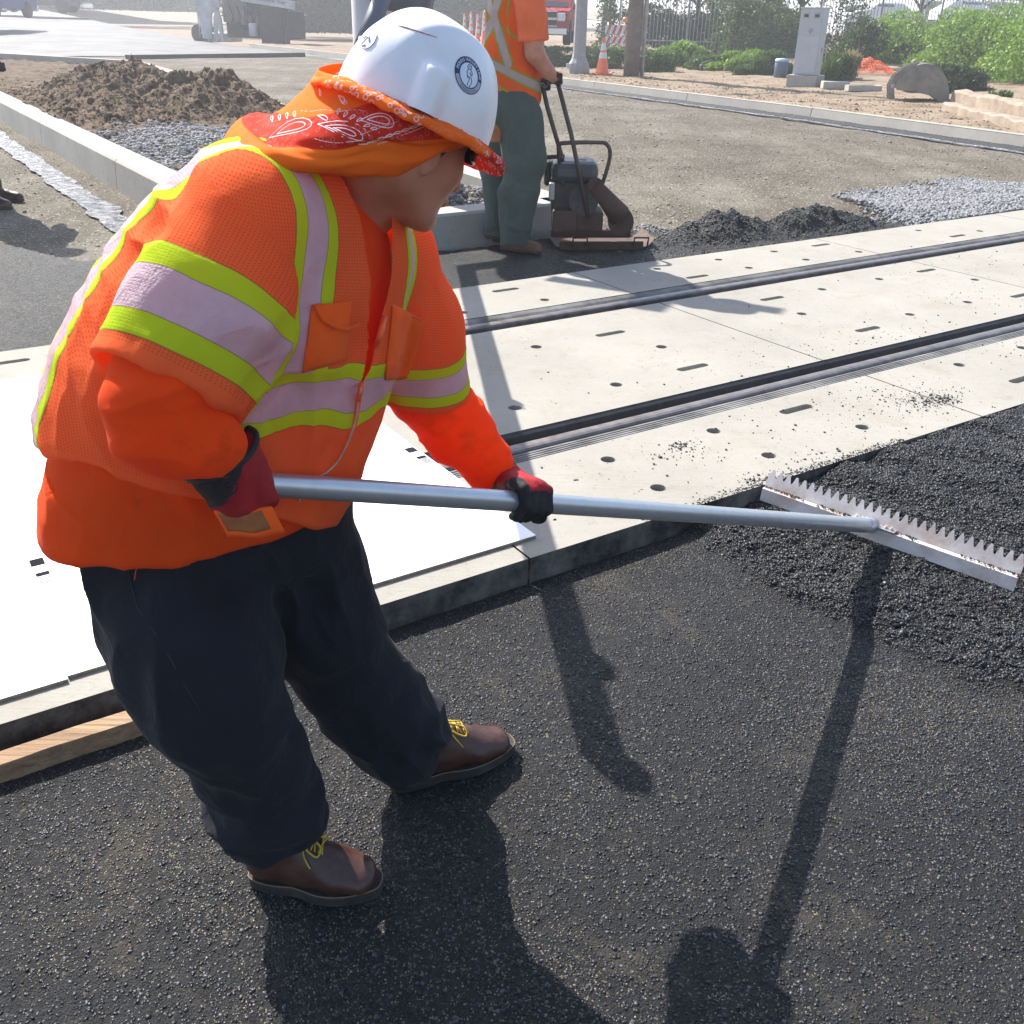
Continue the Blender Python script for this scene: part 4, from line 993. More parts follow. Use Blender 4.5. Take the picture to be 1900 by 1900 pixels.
# ---- head, neck
Fh = np.array([0.68, 0.62, -0.39]); Fh /= np.linalg.norm(Fh); Nh = np.array([0.36, 0.20, 0.91]); Nh -= Fh * (Nh @ Fh); Nh /= np.linalg.norm(Nh); Sh = np.cross(Fh, Nh)   # his right
CH = A3(W(768, 238, 1.58)); HP = lambda f, s, n: CH + Fh * f + Sh * s + Nh * n
def make_head():
    s = Sdf((-0.50, 1.35, 1.02), (0.12, 1.85, 1.62), 0.0032); R = np.array([Fh, Sh, Nh])
    d = s.ell(HP(-0.012, 0, 0.010), (0.098, 0.078, 0.098), R)
    d = smin(d, s.ell(HP(0.040, 0, -0.050), (0.052, 0.060, 0.075), R), 0.03)            # face
    d = smin(d, s.cone(HP(-0.030, 0.050, -0.062), HP(0.058, 0.018, -0.118), 0.020, 0.017), 0.03)   # jaw, near
    d = smin(d, s.cone(HP(-0.030, -0.050, -0.062), HP(0.058, -0.018, -0.118), 0.020, 0.017), 0.03)
    d = smin(d, s.ell(HP(0.076, 0, -0.122), (0.019, 0.022, 0.017), R), 0.018)            # chin
    d = smin(d, s.ell(HP(0.091, 0, -0.083), (0.012, 0.024, 0.013), R), 0.010)           # lips
    d = smin(d, s.cone(HP(0.088, 0, -0.015), HP(0.109, 0, -0.052), 0.009, 0.013), 0.012)    # nose
    d = smin(d, s.ell(HP(0.050, 0.042, -0.040), (0.026, 0.022, 0.020), R), 0.025)         # cheek bone
    d = smin(d, s.ell(HP(0.080, 0.0, 0.018), (0.014, 0.052, 0.010), R), 0.02)             # brow
    d = smax(d, -s.ell(HP(0.098, 0.0, -0.093), (0.006, 0.020, 0.0022), R), 0.004)          # mouth
    for sg in (1, -1):
        d = smax(d, -s.ell(HP(0.095, sg * 0.032, 0.000), (0.012, 0.016, 0.010), R), 0.008)
        e = s.ell(HP(-0.012, sg * 0.079, -0.030), (0.017, 0.008, 0.030), R); d = smin(d, e, 0.006)
        d = smax(d, -s.ell(HP(-0.008, sg * 0.087, -0.026), (0.008, 0.005, 0.016), R), 0.004)
    d = smin(d, s.chain([(HP(-0.040, 0, -0.050), 0.062), PR(672, 368, 1.61, 62), PR(612, 455, 1.60, 84)], 0.03), 0.035)
    d = smin(d, s.cone(A3(W(470, 470, 1.50)), A3(W(690, 500, 1.70)), 0.055, 0.055), 0.05)
    V, F = s.mesh(d, 1); N = vnormals(V, F); V += N * ridges(V, 30, 0.0006, 1)[:, None]
    return part('body', V, F, M['skin'])
body = make_head()
M['hair'] = simple('dark_short_hair', (0.03, 0.02, 0.014), 0.8, 0, 0.4, 200, 0.002, 500)
s_ = Sdf(HP(0, 0, 0) - 0.14, HP(0, 0, 0) + 0.14, 0.005); _d = s_.ell(HP(-0.016, 0, 0.012), (0.099, 0.081, 0.100), np.array([Fh, Sh, Nh])); _d = smax(_d, s_.plane(HP(0.05, 0, -0.02), Fh * 0.8 - Nh * 0.6), 0.004)
V, F = s_.mesh(_d, 1); part('hair', V, F, M['hair'])
# sunglasses
M['lens'] = simple('dark_glasses_lens', (0.006, 0.006, 0.007), 0.12, 0, 0.1, spec=0.8)
mb = MB()
for sg in (1, -1):
    g_ = [[Vector(HP(0.103 - 0.030 * (abs(a) ** 2), sg * 0.034 + sg * 0.0 + 0.029 * a * sg, 0.002 + 0.017 * c * (1 - 0.25 * a * a)) - WO) for a in np.linspace(-1, 1, 11)] for c in np.linspace(-1, 1, 7)]
    mb.sheet(g_)
gl = mb.build('sunglasses', M['lens'], worker); solidify(gl, 0.0022, 0)
mb = MB()
for sg in (1, -1): mb.tube([Vector(HP(f, sg * s2, n) - WO) for f, s2, n in ((0.074, 0.062, 0.012), (0.05, 0.077, 0.011), (0.0, 0.084, 0.004), (-0.03, 0.083, -0.012))], 0.0028, 6)
mb.build('temple_arm', M['lens'], gl)

# ---- hard hat
def m_hat():
    t = NT('scuffed_white_hat_shell'); c = t.ramp(t.noise(6, 8, 0.65), [(0.3, (0.66, 0.66, 0.68)), (0.6, (0.76, 0.76, 0.78))])
    c = t.mix(t.ramp(t.noise(42, 6, 0.7, dist=0.6), [(0.66, 0.0), (0.78, 0.45)]), c, (0.35, 0.33, 0.31))
    c = t.mix(t.ramp(t.noise(1.0, 6, 0.6, co=t.mapped((9, 40, 18), (0.2, 0.5, 0.3))), [(0.68, 0.0), (0.8, 0.25)]), c, (0.33, 0.24, 0.17))
    return t.out(c, 0.34, t.bump(t.noise(140, 4), 0.25, 0.0006), spec=0.5)
M['hat'] = m_hat()
HC = A3(W(768, 215, 1.58)) 
HQ = lambda f, s, n: HC + Fh * f + Sh * s + Nh * n
def hat_pt(th, ph):
    """th around (0 = front, + = his right), ph 0 rim .. pi/2 top"""
    c, s2 = math.cos(th), math.sin(th); r = math.cos(ph) ** 0.80; z = math.sin(ph) ** 0.97
    f, s, n = 0.128 * c * r, 0.112 * s2 * r, 0.141 * z
    f += 0.004 * z
    # raised centre ridge and two side ridges running front to back
    rg = math.exp(-(s / 0.020) ** 2) * 0.0065 * sstep(0.15, 0.7, z); rg += 0.0035 * math.exp(-((abs(s) - 0.052) / 0.010) ** 2) * sstep(0.35, 0.8, z)
    # accessory slot bosses at the sides, low down
    for a0 in (math.radians(118), -math.radians(118)):
        dth = (th - a0 + math.pi) % (2 * math.pi) - math.pi; rg += 0.020 * math.exp(-(dth / 0.16) ** 4) * sstep(0.52, 0.36, z)
    n += rg * (z); q = max(1e-3, math.hypot(f, s)); f += rg * f / q * (1 - z * .8); s += rg * s / q * (1 - z * .8)
    return HQ(f, s, n)
mb = MB(); NT_, NP = 96, 40
mb.sheet([[Vector(hat_pt(2 * math.pi * i / NT_, (math.pi / 2 - 0.02) * j / NP) - WO) for i in range(NT_ + 1)] for j in range(NP + 1)])
mb.add([Vector(hat_pt(2 * math.pi * i / NT_, math.pi / 2 - 0.02) - WO) for i in range(NT_)], [tuple(reversed(range(NT_)))], True)
hat = mb.build('hard_hat', M['hat'], worker)
# cloth covered brim, dipping at the front
def m_band(name, pattern=True):
    t = NT(name); n = t.noise(8, 5); c = t.ramp(n, [(0.3, (0.90, 0.15, 0.012)), (0.7, (1.0, 0.22, 0.02))])
    red = t.attr('red').outputs['Fac']; c = t.mix(t.ramp(red, [(0.0, 0.0), (0.01, 1.0)]), c, (0.72, 0.045, 0.018))
    if pattern:
        v = t.vor(95, 'DISTANCE_TO_EDGE', rnd=0.9); v2 = t.vor(95, rnd=0.9)
        ln = t.ramp(t.math('ABSOLUTE', t.math('SUBTRACT', v2.outputs['Distance'], 0.33)), [(0.05, 1.0), (0.09, 0.0)])
        pf = t.math('MULTIPLY', ln, t.attr('pat').outputs['Fac']); c = t.mix(t.math('MULTIPLY', pf, 0.8), c, (0.85, 0.66, 0.66))
    t.out(c, 0.85, t.bump(t.math('ADD', t.noise(60, 5), t.math('MULTIPLY', t.noise(900, 2), .3)), 0.5, 0.002), spec=0.12)
    return t.translucent(0.30, c)
M['bandana'] = m_band('orange_bandana_cloth')
def brim_pt(th, q, up):
    """q 0 at the shell .. 1 at the edge"""
    c, s2 = math.cos(th), math.sin(th); fr = max(0.0, c)
    a = 0.122 + q * (0.034 + 0.012 * fr ** 2 + 0.004 * max(0, -c)); b = 0.106 + q * 0.040
    dip = -0.010 * q - 0.012 * q * fr ** 3 - 0.004 * q * q
    ruf = 0.0022 * q * float(vnoise(th * 9.0, 2.0)) + 0.0012 * float(vnoise(th * 26.0, q * 3, 4.0))
    return HQ(a * c, b * s2, dip + up + ruf)
n1 = 180; prof = [(-0.02, 0.003), (0.3, 0.0045), (0.7, 0.004), (0.93, 0.006), (1.02, 0.0055), (1.07, 0.001), (1.04, -0.004), (0.95, -0.006), (0.7, -0.003), (0.2, -0.003)]
V = np.array([brim_pt(2 * math.pi * i / n1, q, up) for i in range(n1) for q, up in prof]); m_ = len(prof)
F = np.array([[i * m_ + j, ((i + 1) % n1) * m_ + j, ((i + 1) % n1) * m_ + j + 1, i * m_ + j + 1] for i in range(n1) for j in range(m_ - 1)])
th_ = np.repeat(np.arange(n1) * 2 * math.pi / n1, m_); th_ = (th_ + math.pi) % (2 * math.pi) - math.pi
brim = part('brim', V, F, M['bandana'], parent=hat, red=np.where((th_ > -0.9) & (th_ < 1.25), 0.5, -0.5), pat=np.where((th_ > -0.9) & (th_ < 1.35), 1.0, np.where(th_ > 2.0, 1.0, 0.15)))

# ---- bandana hanging from the brim to the shoulders
ctl = [
 [(690, 118, 1.74), (668, 160, 1.75), (640, 215, 1.75), (600, 270, 1.74), (560, 310, 1.72)],
 [(625, 119, 1.70), (600, 150, 1.71), (552, 200, 1.71), (490, 236, 1.70), (440, 285, 1.68)],
 [(592, 128, 1.61), (566, 168, 1.62), (518, 214, 1.61), (448, 247, 1.60), (404, 303, 1.58)],
 [(612, 138, 1.545), (588, 190, 1.50), (545, 238, 1.47), (485, 275, 1.455), (432, 309, 1.45)],
 [(660, 147, 1.495), (648, 204, 1.445), (625, 256, 1.43), (585, 296, 1.43), (535, 322, 1.43)],
 [(735, 168, 1.478), (724, 216, 1.450), (708, 258, 1.435), (685, 292, 1.445), (645, 326, 1.455)],
 [(805, 207, 1.492), (790, 238, 1.475), (773, 266, 1.468), (752, 291, 1.478), (722, 315, 1.488)],
 [(858, 241, 1.515), (850, 250, 1.505), (838, 259, 1.50), (822, 272, 1.505), (798, 291, 1.512)],
 [(888, 254, 1.55), (884, 257, 1.548), (880, 259, 1.548), (876, 261, 1.548), (868, 262, 1.55)]]
cols = [catmull([A3(W(*p)) for p in c], 44) for c in ctl]; NS = 120
gridp = np.array([catmull([cols[c][r] for c in range(len(ctl))], NS) for r in range(44)])   # [row][col]
S_, T_ = np.meshgrid(np.linspace(0, 1, NS), np.linspace(0, 1, 44)); 
nrm = np.cross(np.gradient(gridp, axis=1), np.gradient(gridp, axis=0)); nrm /= (np.linalg.norm(nrm, axis=2)[..., None] + 1e-9)
if (nrm[:, :, 1].mean() > 0): nrm = -nrm
sc8 = 8 * S_; lower = sstep(0.66, 0.74, T_ + 0.05 * np.sin(S_ * 9))
disp = 0.007 * np.sin((S_ * 9 + T_ * 2.2) * 2.4) * T_ + 0.009 * lower * sstep(1.0, 0.9, T_) + 0.004 * vnoise(S_ * 16, T_ * 4) * T_ - 0.006 * np.exp(-((T_ - 0.62 - 0.05 * np.sin(S_ * 7)) / 0.05) ** 2) * sstep(0.15, 0.3, S_)
gridp = gridp + nrm * (disp * (0.25 + 0.75 * sstep(1.0, 0.8, S_)))[..., None]
V = gridp.reshape(-1, 3); i = (np.arange(43)[:, None] * NS + np.arange(NS - 1)[None, :]); F = np.stack([i, i + 1, i + NS + 1, i + NS], -1).reshape(-1, 4)
f1 = np.interp(S_, [0, .25, .375, .5, .625, .75, .875, 1], [.8, .50, .38, .24, .10, -.1, -1, -1]); f2 = np.interp(S_, [0, .25, .375, .5, .625, .75, .875, 1], [.8, .72, .68, .64, .58, .46, .40, .38])
red = np.minimum(T_ - f1, f2 - T_)
band = part('bandana', V, F, M['bandana'], red=red.ravel(), pat=np.where(red > 0.03, 0.16, 0.0).ravel()); solidify(band, 0.0012)
bc = caster(band); M['print'] = simple('white_print', (0.86, 0.72, 0.74), 0.85, 0, 0.08)
def strokes(paths, rad, cast, name, m, parent):
    for k, (pts, closed) in enumerate(paths):
        q = pts + [pts[0]] if closed else pts
        P3 = [cast(*p, 0.0006)[0] - Vector(WO) for p in q]
        mb.tube(P3, rad, 5)
def drop(x, y, L, w, ang, n=16):
    out = []; c, s = math.cos(ang), math.sin(ang)
    for k in range(n):
        a = 2 * math.pi * k / n; u_ = -math.cos(a) * L / 2; v_ = w / 2 * math.sin(a) * (0.5 + 0.5 * math.cos(a + math.pi)) ** 0.6; u_, v_ = u_, v_ + 0.15 * w * (u_ / L * 2) ** 2
        out.append((x + u_ * c - v_ * s, y + u_ * s + v_ * c))
    return out
mb = MB()
big = [(640, 240, 100, 44, 0.30), (640, 242, 72, 26, 0.30), (640, 243, 44, 12, 0.30), (700, 222, 62, 34, 0.10), (702, 222, 42, 18, 0.1), (538, 238, 84, 34, -0.35), (540, 238, 56, 18, -0.35), (775, 200, 52, 30, 0.45), (778, 201, 32, 15, 0.45), (738, 190, 36, 12, -1.1), (600, 218, 20, 10, 0.4)]
strokes([(drop(*b), True) for b in big], 0.00105, bc, 'p', None, None)
strokes([(drop(628 + 13 * k, 208 + 5 * k + (k > 3) * 5, 12, 6, -1.2 + 0.25 * k), True) for k in range(6)] + [(drop(505 + 14 * k, 222 - 3 * k, 11, 6, -1.6), True) for k in range(4)] +
        [(drop(690 + 15 * k, 262 - 5.2 * k, 15, 5, -0.32), True) for k in range(10)] + [(drop(745 + 14 * k, 214 + 0.5 * k, 10, 5, -1.0), True) for k in range(3)], 0.0009, bc, 'p', None, None)
strokes([(drop(625, 137 + 2, 14, 9, -0.6), True), (drop(693, 160, 17, 10, 0.9), True), (drop(635, 184, 17, 10, 0.9), True), (drop(595, 172, 14, 4, 1.4), True)], 0.0010, bc, 'p', None, None)
for (x, y) in ((700, 170), (628, 145), (643, 191)):
    strokes([([(x + (4 + k * .3) * math.cos(k * .7) - 3, y + (4 - k * .2) * math.sin(k * .7)) for k in range(9)], False)], 0.0009, bc, 'p', None, None)
strokes([([(585 + 10 * k, 258 + 4 * math.sin(k * .5) + 0.7 * k) for k in range(12)], False), ([(560 + 9 * k, 206 + 1.5 * math.sin(k)) for k in range(14)], False), ([(700 + 9 * k, 268 - 3.4 * k) for k in range(17)], False), ([(668 + 8 * k, 250 - 2.8 * k) for k in range(10)], False)], 0.0008, bc, 'p', None, None)
mb.build('paisley_print', M['print'], band)

# ---- stickers and lettering on the hat
def text_mesh(txt, size):
    cu = bpy.data.curves.new('t', 'FONT'); cu.body = txt; cu.size = size; cu.align_x = 'CENTER'; cu.resolution_u = 2
    o = bpy.data.objects.new('t', cu); COL.objects.link(o); bpy.context.view_layer.update()
    me = o.evaluated_get(bpy.context.evaluated_depsgraph_get()).to_mesh(); V = [v.co.copy() for v in me.vertices]; F = [tuple(p.vertices) for p in me.polygons]
    o.evaluated_get(bpy.context.evaluated_depsgraph_get()).to_mesh_clear(); bpy.data.objects.remove(o); bpy.data.curves.remove(cu); return V, F
M['navy_ink'] = simple('navy_print', (0.022, 0.028, 0.10), 0.5); M['sticker'] = simple('pale_blue_sticker', (0.62, 0.68, 0.78), 0.45); M['grey_ink'] = simple('grey_print', (0.36, 0.36, 0.42), 0.5); M['pale_ink'] = simple('pale_print', (0.7, 0.74, 0.84), 0.5)
hc = caster(hat)
cc, cn = hc(870.5, 139.5, 0.0); eu = Vector(Nh) - cn * Vector(Nh).dot(cn); eu.normalize(); er = eu.cross(cn); rot_ = Matrix.Rotation(0.10, 3, cn); eu = rot_ @ eu; er = rot_ @ er
htree = BVHTree.FromPolygons([v.co + Vector(WO) for v in hat.data.vertices], [tuple(p.vertices) for p in hat.data.polygons])
def wrap(x, y, off):
    p = cc + er * x + eu * y; h = htree.ray_cast(p + cn * 0.05, -cn); q, n_ = (h[0], h[1]) if h[0] is not None else (p, cn)
    return q + cn * off - Vector(WO)
RS = 0.0262
def ring(mb, r0, r1, a0, a1, off, n=40):
    rows = [[wrap(r * math.sin(a), r * math.cos(a), off) for r in (np.linspace(r0, r1, 5))] for a in np.linspace(a0, a1, n)]; mb.sheet(rows)
mb = MB(); mb.cur = 0; ring(mb, 0.0004, 0.0180, 0, 2 * math.pi, 0.0005)
mb.cur = 1; ring(mb, 0.0178, RS, math.radians(-100), math.radians(100), 0.0006); ring(mb, 0.0172, 0.0190, 0, 2 * math.pi, 0.0007); ring(mb, RS - 0.0014, RS, 0, 2 * math.pi, 0.0007)
mb.cur = 2; ring(mb, 0.0190, RS - 0.0014, math.radians(100), math.radians(260), 0.0006)
sk = mb.build('round_sticker', [M['sticker'], M['navy_ink'], M['grey_ink']], hat)
mb = MB()
def arc_text(txt, r, a_mid, size, sgn, col):
    Vt, Ft = text_mesh(txt, size); mb.cur = col; vs = []
    for v in Vt:
        a = a_mid + sgn * v.x / r; rr = r + sgn * v.y; vs.append(wrap(rr * math.sin(a), rr * math.cos(a), 0.0010))
    mb.add(vs, Ft)
arc_text('PERRIS VALLEY LINE', 0.0196, math.radians(5), 0.0066, 1, 0)
arc_text('CONSTRUCTION', 0.0238, math.radians(180), 0.0046, -1, 1)
mb.build('sticker_lettering', [M['pale_ink'], M['navy_ink']], sk)
mb = MB()   # outlined figure in the middle of the round sticker
fig = [[(-.003, .0125), (-.001, .0150), (.003, .0140), (.004, .0105), (.002, .0085), (-.002, .0085), (-.0035, .0105), (-.003, .0125)], [(-.002, .0085), (-.0045, .004), (-.004, -.001), (-.003, -.005)], [(.002, .0085), (.005, .004), (.0045, 0), (.002, .0015), (0.0005, .004)],
       [(-.003, -.002), (.0005, -.004), (.002, -.001)], [(.0005, -.004), (-.001, -.009), (-.0035, -.014), (-.0015, -.0145)], [(.0035, -.003), (.005, -.008), (.0035, -.012), (.001, -.0155), (.003, -.0157)], [(-.001, .012), (.001, .0118), (.0015, .0105)]]
for pl in fig:
    mb.tube([wrap(x, y, 0.0008) for x, y in [tuple(p) for p in catmull([(a, b, 0) for a, b in pl], 14)] for x, y in [(x, y)]] if False else [wrap(float(p[0]), float(p[1]), 0.0008) for p in catmull([(a, b, 0.0) for a, b in pl], 14)], 0.00050, 5)
mb.build('sticker_figure', M['navy_ink'], sk)
# back label with a diamond of small type
def onhat(px, py, off=0.0007): return hc(px, py, off)[0] - Vector(WO)
mb = MB(); mb.tube([onhat(*p) for p in ((690, 56), (700, 66), (694, 80), (686, 88), (678, 91), (664, 88))], 0.0007, 5); 
for k in range(6):
    mb.tube([onhat(672 + 0.4 * k, 56 + 3.6 * k), onhat(688 - 1.9 * k, 55 + 3.2 * k)], 0.0005 if k % 2 else 0.0008, 5)
mb.tube([onhat(665, 76), onhat(670, 83), onhat(684, 68)], 0.0006, 5); mb.tube([onhat(672, 85), onhat(678, 84)], 0.0012, 5)
mb.build('back_label', M['grey_ink'], hat)
mb = MB(); mb.tube([onhat(739 + k * 9, 47 + k * 2.7 + 0.02 * k * k, -0.0002) for k in range(9)], [0.0008, 0.0013, 0.0016, 0.0014, 0.0016, 0.0013, 0.0012, 0.0009, 0.0006], 5); M['rustmark'] = simple('rusty_scuff', (0.34, 0.22, 0.17), 0.8, 0, 0.4, 80); mb.build('scuff_mark', M['rustmark'], hat)

# ---- vest details: zip, front edges, pockets
vc = caster(vest); PV = lambda px, py, off=0.0015: vc(px, py, off)[0] - Vector(WO)
M['zip'] = simple('orange_zip_tape', (0.88, 0.11, 0.02), 0.6, 0, 0.2, 60); M['zip_teeth'] = simple('pale_zip_teeth', (0.50, 0.36, 0.30), 0.45, 0.2, 0.2, 60)
zl = [(684, 664), (679, 690), (670, 712), (664, 745), (659, 775), (650, 803), (641, 826), (627, 852), (608, 872), (588, 886), (568, 905), (553, 930)]
mb = MB(); zz = catmull([tuple(PV(*p)) for p in zl], 50); mb.cur = 0; mb.tube([Vector(p) for p in zz], 0.0045, 8); mb.cur = 1; mb.tube([Vector(p) + Vector((0.001, -0.004, 0.001)) for p in zz], 0.0016, 6)
zp = mb.build('zip', [M['zip'], M['zip_teeth']], vest)
mb = MB(); p0 = PV(683, 668, 0.006); mb.box(p0, (0.010, 0.004, 0.013), None, 0.001); mb.tube([p0, p0 + Vector((0.001, -0.003, -0.022))], 0.0022, 6); mb.build('zip_pull', M['zip_teeth'], zp)
for nm_, pts_ in (('lapel', [(690, 345), (700, 390), (706, 450), (705, 520), (694, 600), (685, 664)]), ('lapel', [(716, 400), (722, 450), (721, 520), (712, 590), (698, 640), (686, 666)])):
    mb = MB(); mb.tube([Vector(p) for p in catmull([tuple(PV(*q, 0.001)) for q in pts_], 26)], 0.0050, 7); mb.build(nm_, M['zip'], vest)
def pocket(pts, name='pocket', lift=0.005, flapfold=True):
    """quilted patch on the vest: four photo corners (ccw from upper left)"""
    a, b, c, d = pts; n = 14; rows = []
    for i in range(n + 1):
        t_ = i / n; row = []
        for j in range(n + 1):
            s2 = j / n; x = (a[0] * (1 - s2) + b[0] * s2) * (1 - t_) + (d[0] * (1 - s2) + c[0] * s2) * t_; y = (a[1] * (1 - s2) + b[1] * s2) * (1 - t_) + (d[1] * (1 - s2) + c[1] * s2) * t_
            e = min(1, 5 * min(s2, 1 - s2)) * min(1, 5 * (1 - t_)); wv = 0.004 * float(vnoise(s2 * 3 + a[0], t_ * 3))
            row.append(PV(x, y, 0.0018 + lift * e * (1 - 0.5 * t_) + wv * e))
        rows.append(row)
    mb = MB(); mb.sheet(rows); return mb.build(name, M['vest_plain'], vest)
M['vest_plain'] = m_cloth('orange_vest_lining_cloth', (0.94, 0.12, 0.016), tr=0.1, dirt=(0.45, 0.07, 0.02), damt=0.4)
solidify(pocket([(577, 566), (652, 556), (640, 668), (560, 690)]), 0.002); solidify(pocket([(727, 566), (790, 600), (755, 700), (712, 705)], lift=0.006), 0.002)
mb = MB(); mb.tube([PV(x, y, 0.012) for x, y in ((578, 566), (590, 590), (612, 606), (634, 610), (655, 598))], 0.004, 7); mb.build('pocket_flap_fold', M['vest_plain'], vest)
mb = MB(); mb.tube([PV(x, y, 0.002) for x, y in ((726, 566), (745, 575), (768, 587), (790, 601))], 0.0022, 6); mb.build('pocket_hem', M['zip'], vest)
M['patch'] = simple('brown_leather_patch', (0.30, 0.10, 0.03), 0.8, 0, 0.3, 30, 0.001, 150)
mb = MB(); q = [A3(W(*p)) for p in ((398, 945, 1.275), (505, 940, 1.29), (528, 986, 1.30), (425, 993, 1.28))]
mb.sheet([[Vector(q[0] * (1 - s2) * (1 - t_) + q[1] * s2 * (1 - t_) + q[2] * s2 * t_ + q[3] * (1 - s2) * t_ - WO) + Vector((0, -0.006 * math.sin(s2 * 3.1), 0.002 * math.sin(9 * s2))) for s2 in np.linspace(0, 1, 12)] for t_ in np.linspace(0, 1, 8)])
fl = mb.build('front_flap', M['vest_plain'], vest); solidify(fl, 0.006)
mb = MB(); mb.sheet([[Vector(q[0] * (1 - s2) * (1 - t_) + q[1] * s2 * (1 - t_) + q[2] * s2 * t_ + q[3] * (1 - s2) * t_ - WO) + Vector((0, -0.006 * math.sin(s2 * 3.1) - 0.0035, 0.002 * math.sin(9 * s2))) for s2 in np.linspace(0.06, 0.82, 12)] for t_ in np.linspace(0.05, 0.78, 8)])
solidify(mb.build('leather_patch', M['patch'], fl), 0.003)
# glove logo: ring with the letters FG
gc = caster(rg); mb = MB(); cx_, cy_ = 417, 903
mb.tube([gc(cx_ + 23 * math.cos(a), cy_ + 18 * math.sin(a), 0.0004)[0] - Vector(WO) for a in np.linspace(-0.9, 4.4, 26)], 0.0011, 5)
for L in ([(-14, -8), (-14, 6)], [(-14, -8), (-5, -9)], [(-14, -1), (-7, -2)], [(9, -7), (3, -8), (-1, -1), (3, 7), (9, 5), (9, 0), (5, 0)]):
    mb.tube([gc(cx_ + x, cy_ + y, 0.0004)[0] - Vector(WO) for x, y in L], 0.0012, 5)
mb.build('glove_logo', M['glove_black'], rg)
# loose thread
M['thread'] = simple('orange_thread', (0.7, 0.09, 0.02), 0.8); tc = caster(trousers)
mb = MB(); mb.tube([Vector(p) for p in catmull([tuple(tc(x, y, 0.003)[0] - Vector(WO)) for x, y in ((278, 1040), (288, 1046), (294, 1040), (286, 1038), (270, 1050), (256, 1056), (252, 1076))], 26)], 0.0007, 5); mb.build('loose_thread', M['thread'], worker)

# ------------------------------------------------------------------ asphalt rake (lute)
rake = empty('asphalt_lute', HB, 0, 'long silver tube handled rake with a pale toothed head pulled over black asphalt', 'rake'); RO = Vector(HB)
t = NT('brushed_aluminium'); c = t.ramp(t.noise(1, 5, co=t.mapped((40, 40, 40))), [(0.3, (0.47, 0.49, 0.52)), (0.7, (0.52, 0.54, 0.57))]); M['alu'] = t.out(c, 0.34, t.bump(t.noise(200, 3), 0.2, 0.0003), 0.75)
M['alu_head'] = simple('pale_worn_rake_metal', (0.56, 0.53, 0.52), 0.55, 0.05, 0.12, 12, 0.0006, 120, dirt=(0.33, 0.17, 0.08), dsc=9, damt=0.75)
mb = MB(); n = 40; mb.tube([Vector(HA - HD * 0.02 + (HB - HA) * (k / n)) - RO for k in range(n + 1)], [hr(k / n) for k in range(n + 1)], 28); mb.build('handle', M['alu'], rake)
ra, rb = A3(G(1420, 902, 0.012)), A3(G(1893, 1068, -0.005)); rd = rb - ra; RL = np.linalg.norm(rd); rd /= RL
rn = np.cross(rd, [0, 0, 1.0]); rn /= np.linalg.norm(rn)
if rn[1] < 0: rn = -rn      # away from the lens
ru = np.cross(rd, rn); ru = ru if ru[2] > 0 else -ru
tilt = -rn * 0.10 + ru; tilt /= np.linalg.norm(tilt)
# toothed blade: flat plate with a row of pointed teeth on top, base flange below
pitch = RL / 29; prof = []
for k in range(29):
    x = k * pitch; prof += [(x + pitch * 0.01, 0.032), (x + pitch * 0.10, 0.035), (x + pitch * 0.36, 0.061), (x + pitch * 0.60, 0.0615), (x + pitch * 0.88, 0.035), (x + pitch * 0.985, 0.032)]
poly = [(0, -0.004)] + [(RL, -0.004)] + prof[::-1]
up2 = rn * 0.35 + ru * 0.94; up2 /= np.linalg.norm(up2); th2 = np.cross(rd, up2)
Mx = frame(Vector(ra + ru * 0.006) - RO, Vector(rd), Vector(up2), Vector(th2)); mb = MB(); mb.prism(poly, -0.0018, 0.0018, Mx); mb.build('toothed_blade', M['alu_head'], rake)
mb = MB(); fz = -rn * 0.95 - ru * 0.10; fz /= np.linalg.norm(fz); Mx = frame(Vector(ra) - RO, Vector(rd), Vector(fz), Vector(np.cross(rd, fz)))
mb.prism([(0, -0.002), (RL, -0.002), (RL, 0.022), (0, 0.022)], -0.0015, 0.0015, Mx); mb.build('top_flange', M['alu_head'], rake)
f2 = -ru * 0.98 - rn * 0.12; f2 /= np.linalg.norm(f2); Mx = frame(Vector(ra - rn * 0.021 - ru * 0.003) - RO, Vector(rd), Vector(f2), Vector(np.cross(rd, f2)))
mb = MB(); mb.prism([(0, 0), (RL, 0), (RL, 0.045), (0, 0.045)], -0.0015, 0.0015, Mx); mb.build('scraper_edge', M['alu_head'], rake)
mb = MB()
base = Vector(ra + rd * ((HB - ra) @ rd) - rn * 0.012 + ru * 0.003)
mb.tube([Vector(HB - HD * 0.08) - RO, base - RO], [0.0275, 0.024], 20); mb.box(base - RO + Vector(ru) * 0.002, (0.16, 0.030, 0.005), frame((0, 0, 0), Vector(rd), Vector(rn), Vector(ru)), 0.001); mb.build('socket', M['alu'], rake)
for k, off in enumerate((-0.062, -0.040, 0.045, 0.064)):
    mb = MB(); mb.lathe([(0.006, 0), (0.006, 0.006), (0.003, 0.006), (0.003, 0.011)], 6, Matrix.Translation(base - RO + Vector(rd) * off + Vector(ru) * 0.005) @ frame((0, 0, 0), Vector(rd), Vector(rn), Vector(ru)), False); mb.build('bolt', M['alu_head'], rake)
# crumbs lying on the flange

q_ = RNG.uniform(0, 1, 420); q_ = q_[(vnoise(q_ * 9, 3.3) > -0.15)]; P_ = ra[None] + rd[None] * (q_ * RL)[:, None] - rn[None] * RNG.uniform(0.002, 0.02, len(q_))[:, None] + np.array([0, 0, 0.004])
stones('asphalt_crumbs', P_ - RO, RNG.uniform(0.0014, 0.0042, len(P_)), M['grain'], 0.8, parent=rake, kind='stuff')
